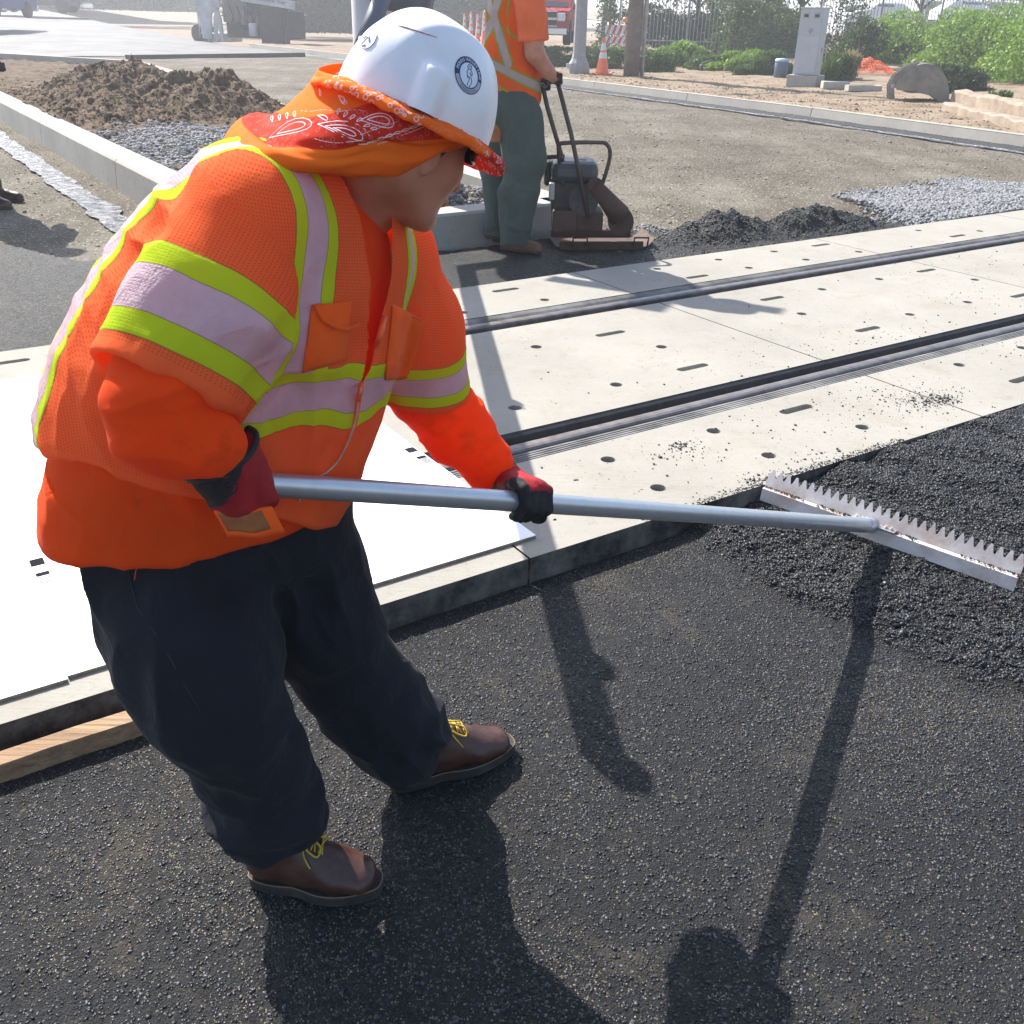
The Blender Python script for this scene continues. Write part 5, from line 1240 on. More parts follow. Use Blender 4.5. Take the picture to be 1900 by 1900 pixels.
# ------------------------------------------------------------------ street scenery
M['tack'] = None
def m_tack():
    t = NT('wet_tack_coat'); c = t.ramp(t.noise(10, 6), [(0.4, (0.05, 0.05, 0.055)), (0.65, (0.30, 0.30, 0.31))])
    return t.out(c, t.ramp(t.noise(14, 6, 0.7), [(0.45, 0.22), (0.62, 0.5)]), t.bump(t.noise(26, 6, 0.75), 1.0, 0.07), 0.5, spec=1.0)
M['tack'] = m_tack()
def kerb_line(pts, w, h, z0=-0.105, side=1, joints=4.16, name='kerb', m=None, batter=0.03):
    """pts in (u, v); the kerb's body lies on `side` of the line"""
    mb = MB(); P = [U(a, b, 0) for a, b in pts]; prof = lambda n: [(0, z0 - 0.1), (batter, z0 + h - 0.02), (batter + 0.02, z0 + h), (w, z0 + h), (w, z0 - 0.1)]
    for a, b in zip(P[:-1], P[1:]):
        d = (b - a).normalized(); n = Vector((-d.y, d.x, 0)) * side; L = (b - a).length; k = max(1, int(round(L / joints)))
        for j in range(k):
            s0, s1 = L * j / k + 0.009, L * (j + 1) / k - 0.009; pr = prof(n); vs = [a + d * s + n * x + Vector((0, 0, z)) for s in (s0, s1) for x, z in pr]; q = len(pr)
            mb.add(vs, [(i, (i + 1) % q, q + (i + 1) % q, q + i) for i in range(q)] + [tuple(range(q)), tuple(reversed(range(q, 2 * q)))])
        mb.cur = 1; mb.add([a + n * 0.05 + Vector((0, 0, z0 - .1)), b + n * 0.05 + Vector((0, 0, z0 - .1)), b + n * 0.05 + Vector((0, 0, z0 + h - .012)), a + n * 0.05 + Vector((0, 0, z0 + h - .012))], [(0, 1, 2, 3)]); mb.cur = 0
    o = mb.build(name, [m or M['kerb'], M['rubber']]); tag(o, kind='structure'); return o
kerb_line([(2.20, 60), (2.20, 6.50)], 0.34, 0.30, side=1)
kerb_line([(2.20, 6.50), (5.05, 6.54)], 0.30, 0.30, side=1)
kerb_line([(5.05, 6.54), (5.30, 9.0), (6.45, 17.5), (7.35, 26.3), (7.9, 32.0)], 0.30, 0.30, side=1)
kerb_line([(7.9, 32.0), (2.3, 43.0)], 0.30, 0.30, side=1)
kerb_line([(9.5, 40.0), (17.4, 42.6)], 0.30, 0.10, side=1, z0=-0.05, m=M['rubber'])
# island fill: soil with heaps, gravel towards the crossing
def gauss(u, v, cu, cv, su, sv, h, p=1.0): return h * np.exp(-(((u - cu) / su) ** 2 + ((v - cv) / sv) ** 2) ** p)
def h_isl(u, v):
    z = 0.02 + 0.03 * fbm(u * 1.3, v * 1.3) + 0.022 * fbm(u * 6, v * 6, 2, 5, 0.6)
    p = gauss(u, v, 4.15, 18.4, 1.25, 2.4, 0.66, 0.85) + gauss(u, v, 5.1, 15.9, 0.9, 1.6, 0.42) + gauss(u, v, 3.3, 15.3, 0.8, 2.0, 0.30) + gauss(u, v, 4.9, 20.6, 0.8, 1.2, 0.35)
    z = z + p * (1 + 0.24 * fbm(u * 1.6, v * 1.6, 1) + 0.16 * fbm(u * 6, v * 6, 5, 5, 0.6))
    return z + gauss(u, v, 3.6, 12.2, 1.3, 1.3, 0.16) + gauss(u, v, 3.9, 7.55, 0.9, 0.55, 0.33) * (1 + 0.2 * fbm(u * 8, v * 8)) + gauss(u, v, 3.2, 30, 3, 3, 0.1)
def isl_u1(v): return np.interp(v, [6.54, 9.0, 17.5, 26.3, 32, 43], [5.05, 5.30, 6.45, 7.35, 7.9, 2.3]) 
nu, nv = 170, 1100; vv = np.linspace(6.8, 42.5, nv); U0 = 2.5; rows = []
uu = np.linspace(0, 1, nu)[:, None] * (np.maximum(isl_u1(vv) + 0.02 - 0.25, U0 + 0.1) - U0)[None, :] + U0; vv2 = np.broadcast_to(vv[None], uu.shape)
zz = h_isl(uu, vv2); V = uv_pts(uu.ravel(), vv2.ravel(), zz.ravel()); i = np.arange(nu - 1)[:, None] * nv + np.arange(nv - 1)[None]; F = np.stack([i, i + nv, i + nv + 1, i + 1], -1).reshape(-1, 4)
o = link('island_soil', npmesh('island_soil', V, F, True), M['soil']); tag(o, kind='structure')
def isl_ok(u, v): return (u < isl_u1(v) - 0.28) & (u > 2.55)
p = scat(26000, 2.5, 5.6, 6.9, 14.2, h_isl, lambda u, v: isl_ok(u, v) * np.clip(1.2 * sstep(14.0, 12.6, v + 0.6 * fbm(u, v)) , 0, 1)); stones('crushed_gravel', p, RNG.uniform(0.010, 0.032, len(p)), M['gravel'], 0.8)
p = scat(60000, 2.5, 6.8, 13, 26, h_isl, lambda u, v: isl_ok(u, v) * (0.15 + 0.8 * (h_isl(u, v) > 0.2))); stones('soil_clods', p, np.exp(RNG.normal(-4.7, 0.65, len(p))), M['soil'], 0.8)
p = scat(2600, 7.6, 10.2, 5.35, 7.2, lambda u, v: np.full_like(u, -0.07), lambda u, v: sstep(1.0, 0.3, ((u - 9.1) / 1.5) ** 2 + ((v - 5.7) / 0.9) ** 2) + 0 * u)
p2 = scat(16000, 7.3, 11.5, 5.25, 7.4, lambda u, v: -0.1 + 0.10 * sstep(7.4, 5.6, v + 0.3 * fbm(u, v)) * sstep(7.2, 8.4, u), lambda u, v: sstep(0.0, 0.3, u - 7.6 - (v - 5.4) * 0.7) * sstep(7.4, 6.8, v + 0.3 * fbm(u * 2, v * 2)))
stones('crushed_gravel', np.concatenate([p, p2]), RNG.uniform(0.010, 0.028, len(p) + len(p2)), M['gravel'], 0.8)
p = scat(700, 5.1, 5.9, 6.1, 6.7, lambda u, v: np.full_like(u, -0.09), lambda u, v: 0.7 + 0 * u); stones('crushed_gravel', p, RNG.uniform(0.008, 0.022, len(p)), M['gravel'], 0.8)
p = scat(60000, -6, 16, 5.5, 22, lambda u, v: h_road(u, v) + 0.003, lambda u, v: ((u < 2.1) | (u > isl_u1(v) + .1)) * (0.3 + 0.7 * (fbm(u, v) > .2)) * (v > np.interp(u, ebu, ebv)) * in_view(u, v)); M['gravel_tan'] = simple('tan_gravel', (0.19, 0.17, 0.135), 0.9, 0, 0.5, 30); stones('road_pebbles', p, np.exp(RNG.normal(-5.0, 0.5, len(p))), M['gravel_tan'], 0.7)
# tack coat strips
def strip(pts, w0, w1, z, m, name, seed=0):
    P = []; 
    for (a, b) in zip(pts[:-1], pts[1:]):
        n = max(2, int(math.hypot(b[0] - a[0], b[1] - a[1]) / 0.045))
        for k in range(n): P.append((a[0] + (b[0] - a[0]) * k / n, a[1] + (b[1] - a[1]) * k / n, b[0] - a[0], b[1] - a[1]))
    rows = []
    for (u, v, du, dv) in P:
        L = math.hypot(du, dv); nx, ny = -dv / L, du / L; r = 0.035 * float(fbm(u * 3 + seed, v * 3)); r2 = 0.05 * float(fbm(u * 2.2 + seed + 9, v * 2.2)); a, b = w0 + r, w1 + r2
        rows.append([U(u + nx * (a + (b - a) * q), v + ny * (a + (b - a) * q), z + 0.004 * float(vnoise(u * 30, v * 30, q * 9))) for q in np.linspace(0, 1, 7)])
    mb = MB(); mb.sheet(rows); o = mb.build(name, m); tag(o, kind='structure')
strip([(2.18, 34), (2.18, 7.4)], -0.50, -0.24, -0.083, M['tack'], 'tack_coat')
RK = [(18.2, 40.0), (17.6, 29.0), (17.0, 22.0), (16.2, 13.9), (15.4, 8.9), (14.6, 4.0)]
strip(RK, -0.55, -0.02, -0.080, M['asphalt'], 'asphalt_strip', 3); strip(RK, -0.80, -0.62, -0.076, M['tack'], 'tack_coat', 5)
kerb_line([(18.9, 54), (18.2, 40.0)] + RK[1:], 0.16, 0.19, side=1, joints=4.2, batter=0.05)
# verge beyond the right kerb, rising gently
def kerb_u(v): return np.interp(v, [4.0, 8.9, 13.9, 22.0, 29.0, 40.0, 54], [14.6, 15.4, 16.2, 17.0, 17.6, 18.2, 18.9])
def h_verge(u, v): 
    d = u - kerb_u(v) - 0.15; return 0.07 + 0.018 * np.clip(d - 3, 0, 60) * sstep(3, 9, d) + 0.03 * fbm(u * 0.8, v * 0.8) * sstep(0, 1, d) + 0.012 * fbm(u * 5, v * 5)
nu, nv = 260, 300; vv = np.linspace(2, 54, nv)[None] + np.zeros((nu, 1)); dd_ = (np.linspace(0, 1, nu) ** 1.8 * 55)[:, None] + 0.13; uu = kerb_u(vv) + dd_
V = uv_pts(uu.ravel(), vv.ravel(), h_verge(uu, vv).ravel()); i = np.arange(nu - 1)[:, None] * nv + np.arange(nv - 1)[None]; F = np.stack([i, i + nv, i + nv + 1, i + 1], -1).reshape(-1, 4)
o = link('verge', npmesh('verge', V, F, True), M['verge']); tag(o, kind='structure')
def verge_z(P): return float(h_verge(np.array(P.dot(RD)), np.array(P.dot(CD))))
def onverge(px, py):
    P = G(px, py, 0.08)
    for _ in range(12): P = G(px, py, verge_z(P))
    return P
p = scat(16000, 15, 26, 8, 32, lambda u, v: h_verge(u, v), lambda u, v: (u > kerb_u(v) + .2) * (0.2 + 0.8 * sstep(6, 1, u - kerb_u(v)))); stones('verge_rubble', p, np.exp(RNG.normal(-4.2, 0.5, len(p))), M['verge'], 0.7)
# old pavement and glare across the junction, far left and centre
M['old_road'] = simple('old_worn_pavement', (0.105, 0.105, 0.11), 0.75, 0, 0.3, 0.4, 0.004, 40, spec=0.2, dirt=(0.17, 0.155, 0.13), dsc=0.3, damt=0.6)
def h_old(u, v): return -0.085 + 1.7 * sstep(45, 130, v)
uvgrid('pavement', -60, 18.2, 42.5, 150, 1.2, 1.2, h_old, M['old_road'])
uvgrid('pavement', -60, 2.0, 30.5, 42.6, 0.6, 0.6, lambda u, v: -0.090 + 0 * u, M['old_road'])
o = uvgrid('hills', -160, 160, 149, 400, 8, 8, lambda u, v: 1.5 + 6 * sstep(150, 380, v) + 2.5 * fbm(u * 0.02, v * 0.02), M['verge'])

# ------------------------------------------------------------------ foliage
def m_leaf(name, c1, c2):
    t = NT(name); v = t.noise(3.0, 4); w = t.vor(25); s3 = t.n('ShaderNodeSeparateColor'); t.l(w.outputs['Color'], s3.inputs[0])
    c = t.mix(s3.outputs[0], t.ramp(v, [(0.35, c1), (0.65, c2)]), tuple(0.5 * (a + b) for a, b in zip(c1, c2))); t.out(c, 0.55, spec=0.3); return t.translucent(0.35, c)
M['leaf_dark'] = m_leaf('dark_leaf', (0.030, 0.052, 0.016), (0.055, 0.085, 0.026)); M['leaf_mid'] = m_leaf('green_leaf', (0.055, 0.105, 0.02), (0.105, 0.17, 0.032)); M['leaf_bright'] = m_leaf('fresh_green_leaf', (0.13, 0.23, 0.03), (0.23, 0.35, 0.05)); M['leaf_dry'] = m_leaf('dry_grass_blade', (0.20, 0.18, 0.09), (0.32, 0.28, 0.15))
M['bark'] = simple('bark', (0.10, 0.075, 0.05), 0.9, 0, 0.3, 8, 0.01, 30)
def leafmesh(P, size, up=0.0, elong=1.7):
    n = len(P); d = RNG.normal(size=(n, 3)); d[:, 2] += up; d /= np.linalg.norm(d, axis=1)[:, None]; e = np.cross(d, RNG.normal(size=(n, 3))); e /= np.linalg.norm(e, axis=1)[:, None]
    s = (np.asarray(size) * RNG.uniform(0.7, 1.3, n))[:, None]; a, b = d * s * elong * 0.5, e * s * 0.5
    V = np.stack([P - a, P + b * 0.9, P + a, P - b * 0.9], 1).reshape(-1, 3); F = (np.arange(n) * 4)[:, None] + np.arange(4)[None]; return V, F
def shrub(c, size, n, m, label, leaf=0.05, name='shrub', cat='shrub', group=None, rot=0.0, boxy=0.0, up=0.0, lumps=14, elong=1.7):
    """c: ground centre, size: full (x, y, z); leaf shell made of many lumps, with stems"""
    c = Vector(c); e = empty(name, c, 0, label, cat, group); hx, hy, hz = size[0] / 2, size[1] / 2, size[2]; pts = []
    L = RNG.uniform(-1, 1, (lumps * 3, 3)); L[:, 2] = L[:, 2] * 0.5 + 0.5
    if boxy <= 0: L = L[(L[:, 0] ** 2 + L[:, 1] ** 2 + (L[:, 2] * 0.95) ** 2) < 1.0][:lumps]
    else: L = L[:lumps]
    R = RNG.uniform(0.28, 0.45, len(L)) 
    per = n // len(L)
    for q, r in zip(L, R):
        d = RNG.normal(size=(per, 3)); d /= np.linalg.norm(d, axis=1)[:, None]; rr = r * RNG.uniform(0.55, 1.08, per) ** 0.6
        k = (1 - 0.55 * r); pts.append(np.stack([q[0] * k * hx + d[:, 0] * rr * hx * 0.95, q[1] * k * hy + d[:, 1] * rr * hy * 0.95, np.clip(q[2] * k * hz * 0.92 + d[:, 2] * rr * hz * 0.6, 0.02, None)], -1))
    if boxy > 0:
        k = int(n * boxy); q = RNG.uniform(-1, 1, (k, 3)); f = RNG.integers(0, 3, k); q[np.arange(k), f] = np.sign(q[np.arange(k), f]) * RNG.uniform(0.9, 1.04, k); q[:, 2] = np.abs(q[:, 2]); w = 1 + 0.08 * fbm(q[:, 0] * 5 * hx, q[:, 1] * 5 * hy, q[:, 2] * 4)
        pts.append(np.stack([q[:, 0] * hx * w, q[:, 1] * hy * w, q[:, 2] * hz * w], -1))
    P = np.concatenate(pts); cr, sr = math.cos(rot), math.sin(rot); P = np.stack([P[:, 0] * cr - P[:, 1] * sr, P[:, 0] * sr + P[:, 1] * cr, P[:, 2]], -1)
    V, F = leafmesh(P, leaf, up, elong); link('foliage', npmesh('foliage', V, F), m, e)
    mb = MB()
    for k in range(7):
        a = k * 0.9; x, y = 0.5 * hx * math.cos(a) * (k % 3) / 2, 0.5 * hy * math.sin(a) * (k % 3) / 2; P3 = [Vector((x * .4, y * .4, -0.1)), Vector((x * .8, y * .8, hz * 0.4)), Vector((x * 1.3, y * 1.3, hz * 0.8))]
        mb.tube([Matrix.Rotation(rot, 3, 'Z') @ q for q in P3], [0.03 * hz ** .5, 0.02 * hz ** .5, 0.008], 5)
    mb.build('stems', M['bark'], e); return e
def VP(px, py): return onverge(px, py)
gA = 'low green shrubs along the verge'; gB = 'clipped hedges behind the verge'
shrub(VP(1660, 118), (5.4, 4.0, 2.1), 15000, M['leaf_bright'], 'wide bright green shrub bank right of the utility cabinet, left half', 0.075, rot=0.5, lumps=30, group=gA)
shrub(VP(1830, 128), (6, 4.5, 2.3), 17000, M['leaf_bright'], 'wide bright green shrub bank behind the digger bucket at the right edge', 0.075, rot=0.5, lumps=34, group=gA)
shrub(VP(1960, 150), (5.5, 4.5, 2.1), 9000, M['leaf_bright'], 'bright green shrub bank just beyond the right edge', 0.075, rot=0.5, lumps=24, group=gA)
shrub(VP(1760, 168), (3.6, 1.4, 0.75), 7000, M['leaf_dark'], 'dark low ground shrub right behind the digger bucket', 0.06, rot=0.55, lumps=20, group=gA)
shrub(VP(1585, 128), (2.4, 2.0, 1.9), 6000, M['leaf_dark'], 'dark rounded shrub behind the orange netting', 0.06, lumps=16, group=gA)
shrub(VP(1450, 106), (5.8, 3.0, 3.0), 20000, M['leaf_mid'], 'tall rounded green hedge directly behind the utility cabinet', 0.08, boxy=0.35, rot=0.1, group=gB, name='hedge', cat='hedge')
shrub(VP(1275, 98), (7.8, 3.0, 2.5), 20000, M['leaf_dark'], 'long dark hazy hedge right of the wooden pole', 0.085, boxy=0.5, rot=0.05, group=gB, name='hedge', cat='hedge')
shrub(VP(1800, 84), (9.5, 2.6, 3.4), 22000, M['leaf_mid'], 'long clipped hedge in front of the bar fence at upper right', 0.10, boxy=0.8, rot=-0.12, group=gB, name='hedge', cat='hedge')
shrub(VP(1600, 78), (3.6, 2.4, 3.0), 9000, M['leaf_dark'], 'small clipped hedge left of the white parked car', 0.10, boxy=0.8, rot=-0.1, group=gB, name='hedge', cat='hedge')
for k, (px, py, sx, sz) in enumerate(((1255, 122, 2.4, 0.85), (1310, 128, 2.0, 0.7), (1370, 133, 2.3, 0.8), (1425, 135, 1.6, 0.75))):
    shrub(VP(px, py), (sx, 1.5, sz), 4200, M['leaf_bright' if k % 2 == 0 else 'leaf_mid'], ['grassy green clump just right of the small dark hedge', 'low grassy clump behind the orange flag', 'round grassy clump left of the small bin', 'small grassy clump touching the bin'][k], 0.07, lumps=14, group=gA, up=1.2, elong=3.0)
shrub(VP(1205, 134), (1.5, 1.1, 0.62), 5200, M['leaf_mid'], 'small clipped hedge right of the wooden pole', 0.045, boxy=0.8, group=gB, name='hedge', cat='hedge')
shrub(VP(1125, 126), (1.6, 1.0, 0.62), 5200, M['leaf_mid'], 'low clipped hedge between the grey lamp post and the wooden pole', 0.045, boxy=0.8, group=gB, name='hedge', cat='hedge')
shrub(VP(1030, 124), (1.7, 1.0, 0.62), 5200, M['leaf_mid'], 'low clipped hedge left of the grey lamp post', 0.045, boxy=0.8, group=gB, name='hedge', cat='hedge')
for k, (px, py) in enumerate(((1535, 150), (1560, 148), (1400, 140))):
    shrub(VP(px, py), (1.3, 1.0, 1.1 - 0.3 * k), 2600, M['leaf_dry' if k == 1 else 'leaf_mid'], ['wispy green grass tuft right of the utility cabinet', 'dry pale grass tuft beside the orange netting', 'short grass tuft left of the bin'][k], 0.05, name='grass_tuft', cat='plant', up=2.5, elong=7.0, lumps=8)
shrub(VP(1850, 196), (0.9, 0.8, 0.35), 900, M['leaf_mid'], 'small weed on the bare soil right of the digger bucket', 0.05, name='weed', cat='plant', up=1.0, elong=3)
def tree(P, h, r, n, m, label, group='trees behind the site'):
    e = empty('tree', P, 0, label, 'tree', group); mb = MB(); tips = []
    mb.tube([Vector((0, 0, -.2)), Vector((.05, .02, h * .25)), Vector((-.05, 0.05, h * .5))], [h * .028, h * .02, h * .014], 8)
    for k in range(9):
        a = k * 2.4; q = Vector((math.cos(a) * r * .65, math.sin(a) * r * .65, h * (0.5 + 0.05 * k))); tips.append(q); mb.tube([Vector((0, 0, h * (.25 + .02 * k))), q * 0.55 + Vector((0, 0, h * .18)), q], [h * .011, h * .007, h * .003], 5)
    mb.build('trunk', M['bark'], e); pts = []; C = [np.array(t_) for t_ in tips] + [np.array([RNG.uniform(-.5, .5) * r, RNG.uniform(-.5, .5) * r, h * RNG.uniform(.45, .9)]) for _ in range(16)]
    for c in C:
        d = RNG.normal(size=(n // len(C), 3)); d /= np.linalg.norm(d, axis=1)[:, None]; pts.append(c + d * (RNG.uniform(.2, 1, (len(d), 1)) ** .5) * r * RNG.uniform(.28, .46) * np.array([1, 1, .7]))
    V, F = leafmesh(np.concatenate(pts), 0.16); link('crown', npmesh('crown', V, F), m, e); return e
for k, (px, Y, h, r, mm) in enumerate(((1290, 52, 6, 3.2, 'leaf_dark'), (1480, 50, 6.5, 3.4, 'leaf_mid'), (1700, 60, 7, 4, 'leaf_mid'), (1900, 56, 7, 4, 'leaf_dark'), (590, 92, 7, 5, 'leaf_dark'), (760, 95, 8, 5.5, 'leaf_dark'), (880, 90, 7, 5, 'leaf_mid'), (250, 130, 8, 6, 'leaf_mid'), (170, 128, 8, 6, 'leaf_dark'), (330, 135, 8, 6, 'leaf_mid'), (440, 125, 9, 6, 'leaf_dark'), (50, 140, 8, 6, 'leaf_dark'), (1120, 66, 7, 4, 'leaf_mid'))):
    P = W(px, 60, Y); P.z = h_old(0, P.dot(CD)) if px < 1000 else 0.6
    pl = ['behind the wooden pole fence', 'above the utility cabinet', 'behind the white parked car', 'at the upper right corner', 'left of the hard hat beyond the paver', 'directly above the hard hat', 'behind the traffic posts', 'above the dirt heap, pale', 'left of the pale tree above the heap', 'just left of the paver', 'behind the paver', 'at the upper left corner', 'behind the red truck'][k]
    tree(P, h, r, 6500, M[mm], 'hazy green tree ' + pl)
for k, (px, Y, sx, mm) in enumerate(((300, 118, 16, 'leaf_bright'), (180, 116, 16, 'leaf_dark'), (590, 80, 12, 'leaf_dark'), (790, 84, 13, 'leaf_dark'), (60, 125, 14, 'leaf_dark'))):
    P = W(px, 60, Y); P.z = h_old(0, P.dot(CD)) - 0.05
    shrub(P, (sx * 1.3, 5, 4.6), 16000, M[mm], 'distant ' + ['bright green shrub bank left of the paver', 'dark shrub bank above the dirt heap', 'dark shrub bank right of the paver', 'dark shrub bank behind the hard hat', 'dark shrub bank at the upper left corner'][k], 0.2, group='distant shrub banks', lumps=30)

# ------------------------------------------------------------------ fence of vertical bars
M['fence'] = simple('pale_fence_metal', (0.20, 0.22, 0.23), 0.6, 0.1)
def fence(A, B, h, label):
    e = empty('bar_fence', A, 0, label, 'fence', 'bar fences behind the hedges'); d = (B - A); L = d.length; d.normalize(); n = int(L / 0.16); mb = MB()
    for k in range(n): mb.box(d * (k * 0.16 + .08) + Vector((0, 0, h / 2)), (0.028, 0.028, h))
    o = mb.build('bars', M['fence'], e); mb = MB()
    for z in (0.25, h - 0.2): mb.tube([Vector((0, 0, z)), d * L + Vector((0, 0, z))], 0.028, 6)
    mb.build('rails', M['fence'], e)
    for k in range(int(L / 3) + 1):
        mb = MB(); mb.box(d * min(L, k * 3) + Vector((0, 0.03, (h + .1) / 2)), (0.08, 0.08, h + .1)); mb.build('post', M['fence'], e)
a, b = W(1150, 40, 47), W(1420, 40, 45); a.z = b.z = 0.55; fence(a, b, 2.4, 'pale vertical bar fence above the long dark hedge')
a, b = W(1520, 40, 50), W(2000, 40, 52); a.z = b.z = 0.6; fence(a, b, 2.4, 'dark blue grey bar fence behind the clipped hedge at upper right')

# ------------------------------------------------------------------ verge objects
M['cab_metal'] = simple('pale_grey_cabinet_paint', (0.42, 0.43, 0.44), 0.5, 0, 0.1, 3, dirt=(0.25, 0.24, 0.22), dsc=1.5, damt=0.3); M['dark'] = simple('dark_detail', (0.03, 0.03, 0.035), 0.5); M['galv'] = simple('galvanised_steel', (0.34, 0.345, 0.36), 0.5, 0.5, 0.15, 6)
P = VP(1493, 158); e = empty('utility_cabinet', P, -0.55, 'tall pale grey electrical cabinet with two meter windows on a concrete plinth', 'cabinet')
mb = MB(); mb.box((0, 0, 0.10), (0.80, 0.72, 0.30), None, 0.01); mb.build('plinth', M['kerb'], e)
mb = MB(); mb.box((0, 0, 1.04), (0.60, 0.50, 1.56), None, 0.008); mb.box((0, 0, 1.83), (0.64, 0.54, 0.03), None, 0.004); mb.build('housing', M['cab_metal'], e)
for (z0, z1, nm_) in ((0.30, 1.18, 'lower_door'), (1.20, 1.78, 'upper_door')):
    mb = MB(); mb.box((0, -0.255, (z0 + z1) / 2), (0.56, 0.012, z1 - z0), None, 0.003); d_ = mb.build(nm_, M['cab_metal'], e)
    if nm_ == 'upper_door':
        for x in (-0.14, 0.14): mb = MB(); mb.box((x, -0.263, 1.66), (0.17, 0.012, 0.15), None, 0.004); w_ = mb.build('meter_window', M['galv'], e); mb = MB(); mb.box((x, -0.271, 1.65), (0.11, 0.008, 0.07)); mb.build('pane', M['dark'], w_)
        mb = MB(); mb.box((0.02, -0.272, 1.32), (0.09, 0.022, 0.07), None, 0.004); mb.tube([(0.02, -0.28, 1.33), (0.02, -0.29, 1.24)], 0.012, 6); mb.build('latch', M['galv'], e)
mb = MB(); mb.box((0.302, 0.05, 0.86), (0.012, 0.04, 0.10)); mb.build('side_lock', M['dark'], e)
M['bin_grey'] = simple('grey_plastic_bin', (0.10, 0.13, 0.19), 0.5); M['bin_lid'] = simple('pale_blue_lid', (0.32, 0.42, 0.52), 0.5)
P = VP(1447, 145); e = empty('waste_bin', P, 0, 'small grey drum with pale blue lid left of the utility cabinet', 'bin')
mb = MB(); mb.lathe([(0.17, 0), (0.19, 0.02), (0.20, 0.42), (0.19, 0.44)], 20); mb.build('drum', M['bin_grey'], e); mb = MB(); mb.lathe([(0.205, 0.44), (0.21, 0.47), (0.19, 0.52), (0.05, 0.54)], 20); mb.build('lid', M['bin_lid'], e)
M['cover'] = simple('pale_concrete_cover', (0.40, 0.36, 0.30), 0.9, 0, 0.15, 5, 0.004, 40)
P = VP(1548, 165); mb = MB(); mb.box((0, 0, 0.09), (0.66, 0.42, 0.18), RZ(-0.1), 0.02); o = mb.build('concrete_block', M['cover']); o.location = P; tag(o, 'short grey concrete box beside the cabinet, left of the pair', 'concrete block')
P = VP(1600, 169); mb = MB(); mb.prism([(-.42, -.2), (.42, -.2), (.46, 0), (.40, .2), (-.30, .22), (-.45, .05)], 0, 0.14); o = mb.build('concrete_cover', M['cover']); o.location = P; tag(o, 'flat pale concrete cover lying left of the digger bucket', 'concrete cover')
# orange netting heap
M['net'] = simple('orange_plastic_netting', (0.80, 0.17, 0.06), 0.7); P = VP(1603, 138); mb = MB(); N_ = 26
hh = [[Vector(((i / N_ - .5) * 2.2, (j / N_ - .5) * 1.0, 0.04 + 0.42 * math.exp(-((i / N_ - .55) / .26) ** 2 - ((j / N_ - .5) / .35) ** 2) + 0.05 * float(vnoise(i * .5, j * .5)))) for j in range(N_ + 1)] for i in range(N_ + 1)]
for i in range(0, N_ + 1): mb.tube(hh[i], 0.008, 3)
for j in range(0, N_ + 1): mb.tube([hh[i][j] for i in range(N_ + 1)], 0.008, 3)
o = mb.build('safety_netting', M['net']); o.location = P; tag(o, 'crumpled orange plastic netting heaped before the green shrubs', 'netting')
# digger bucket
M['bucket'] = simple('worn_bucket_steel', (0.21, 0.185, 0.155), 0.62, 0.35, 0.25, 5, 0.004, 30, dirt=(0.34, 0.28, 0.2), dsc=2, damt=0.6)
P = VP(1700, 186); e = empty('digger_bucket', P, -0.25, 'worn grey excavator bucket lying upside down on the verge', 'excavator bucket')
prof = [(0.62, 0.0), (0.58, 0.25), (0.46, 0.50), (0.28, 0.68), (0.02, 0.75), (-0.22, 0.68), (-0.42, 0.52), (-0.55, 0.30)]
pr = [(p[0], p[2]) for p in catmull([(a, 0, b) for a, b in prof], 30)]
mb = MB(); mb.sheet([[Vector((x, y, z)) for y in (-0.42, 0.42)] for x, z in pr]); sh = mb.build('shell', M['bucket'], e); solidify(sh, 0.03, 0)
for y in (-0.43, 0.43):
    mb = MB(); mb.prism([(x, z) for x, z in pr] + [(-0.50, 0.22), (-0.1, 0.20), (0.25, 0.12), (0.45, 0.0)], -0.012, 0.012, frame((0, y, 0), Vector((1, 0, 0)), Vector((0, 0, 1)), Vector((0, -1, 0)))); mb.build('side_plate', M['bucket'], e)
for y in (-0.18, 0.18):
    mb = MB(); mb.prism([(-0.50, 0.02), (-0.64, 0.02), (-0.70, 0.30), (-0.62, 0.52), (-0.40, 0.72), (-0.10, 0.80), (-0.2, 0.70), (-0.44, 0.50), (-0.56, 0.28)], -0.02, 0.02, frame((0, y - .2, 0), Vector((1, 0, 0)), Vector((0, 0, 1)), Vector((0, -1, 0)))); mb.build('ear', M['bucket'], e)
mb = MB(); mb.tube([(-0.60, -0.42, 0.30), (-0.60, 0.02, 0.30)], 0.045, 10); mb.build('pin', M['galv'], e)
for k in range(4): mb = MB(); mb.prism([(-.05, 0), (.05, 0), (.02, .14), (-.02, .14)], -0.02, 0.02, frame((0.62, -0.36 + k * 0.24, 0.02), Vector((0, 1, 0)), Vector((0.3, 0, -0.2)).normalized(), Vector((0, 0, 1)))); mb.build('tooth', M['bucket'], e)
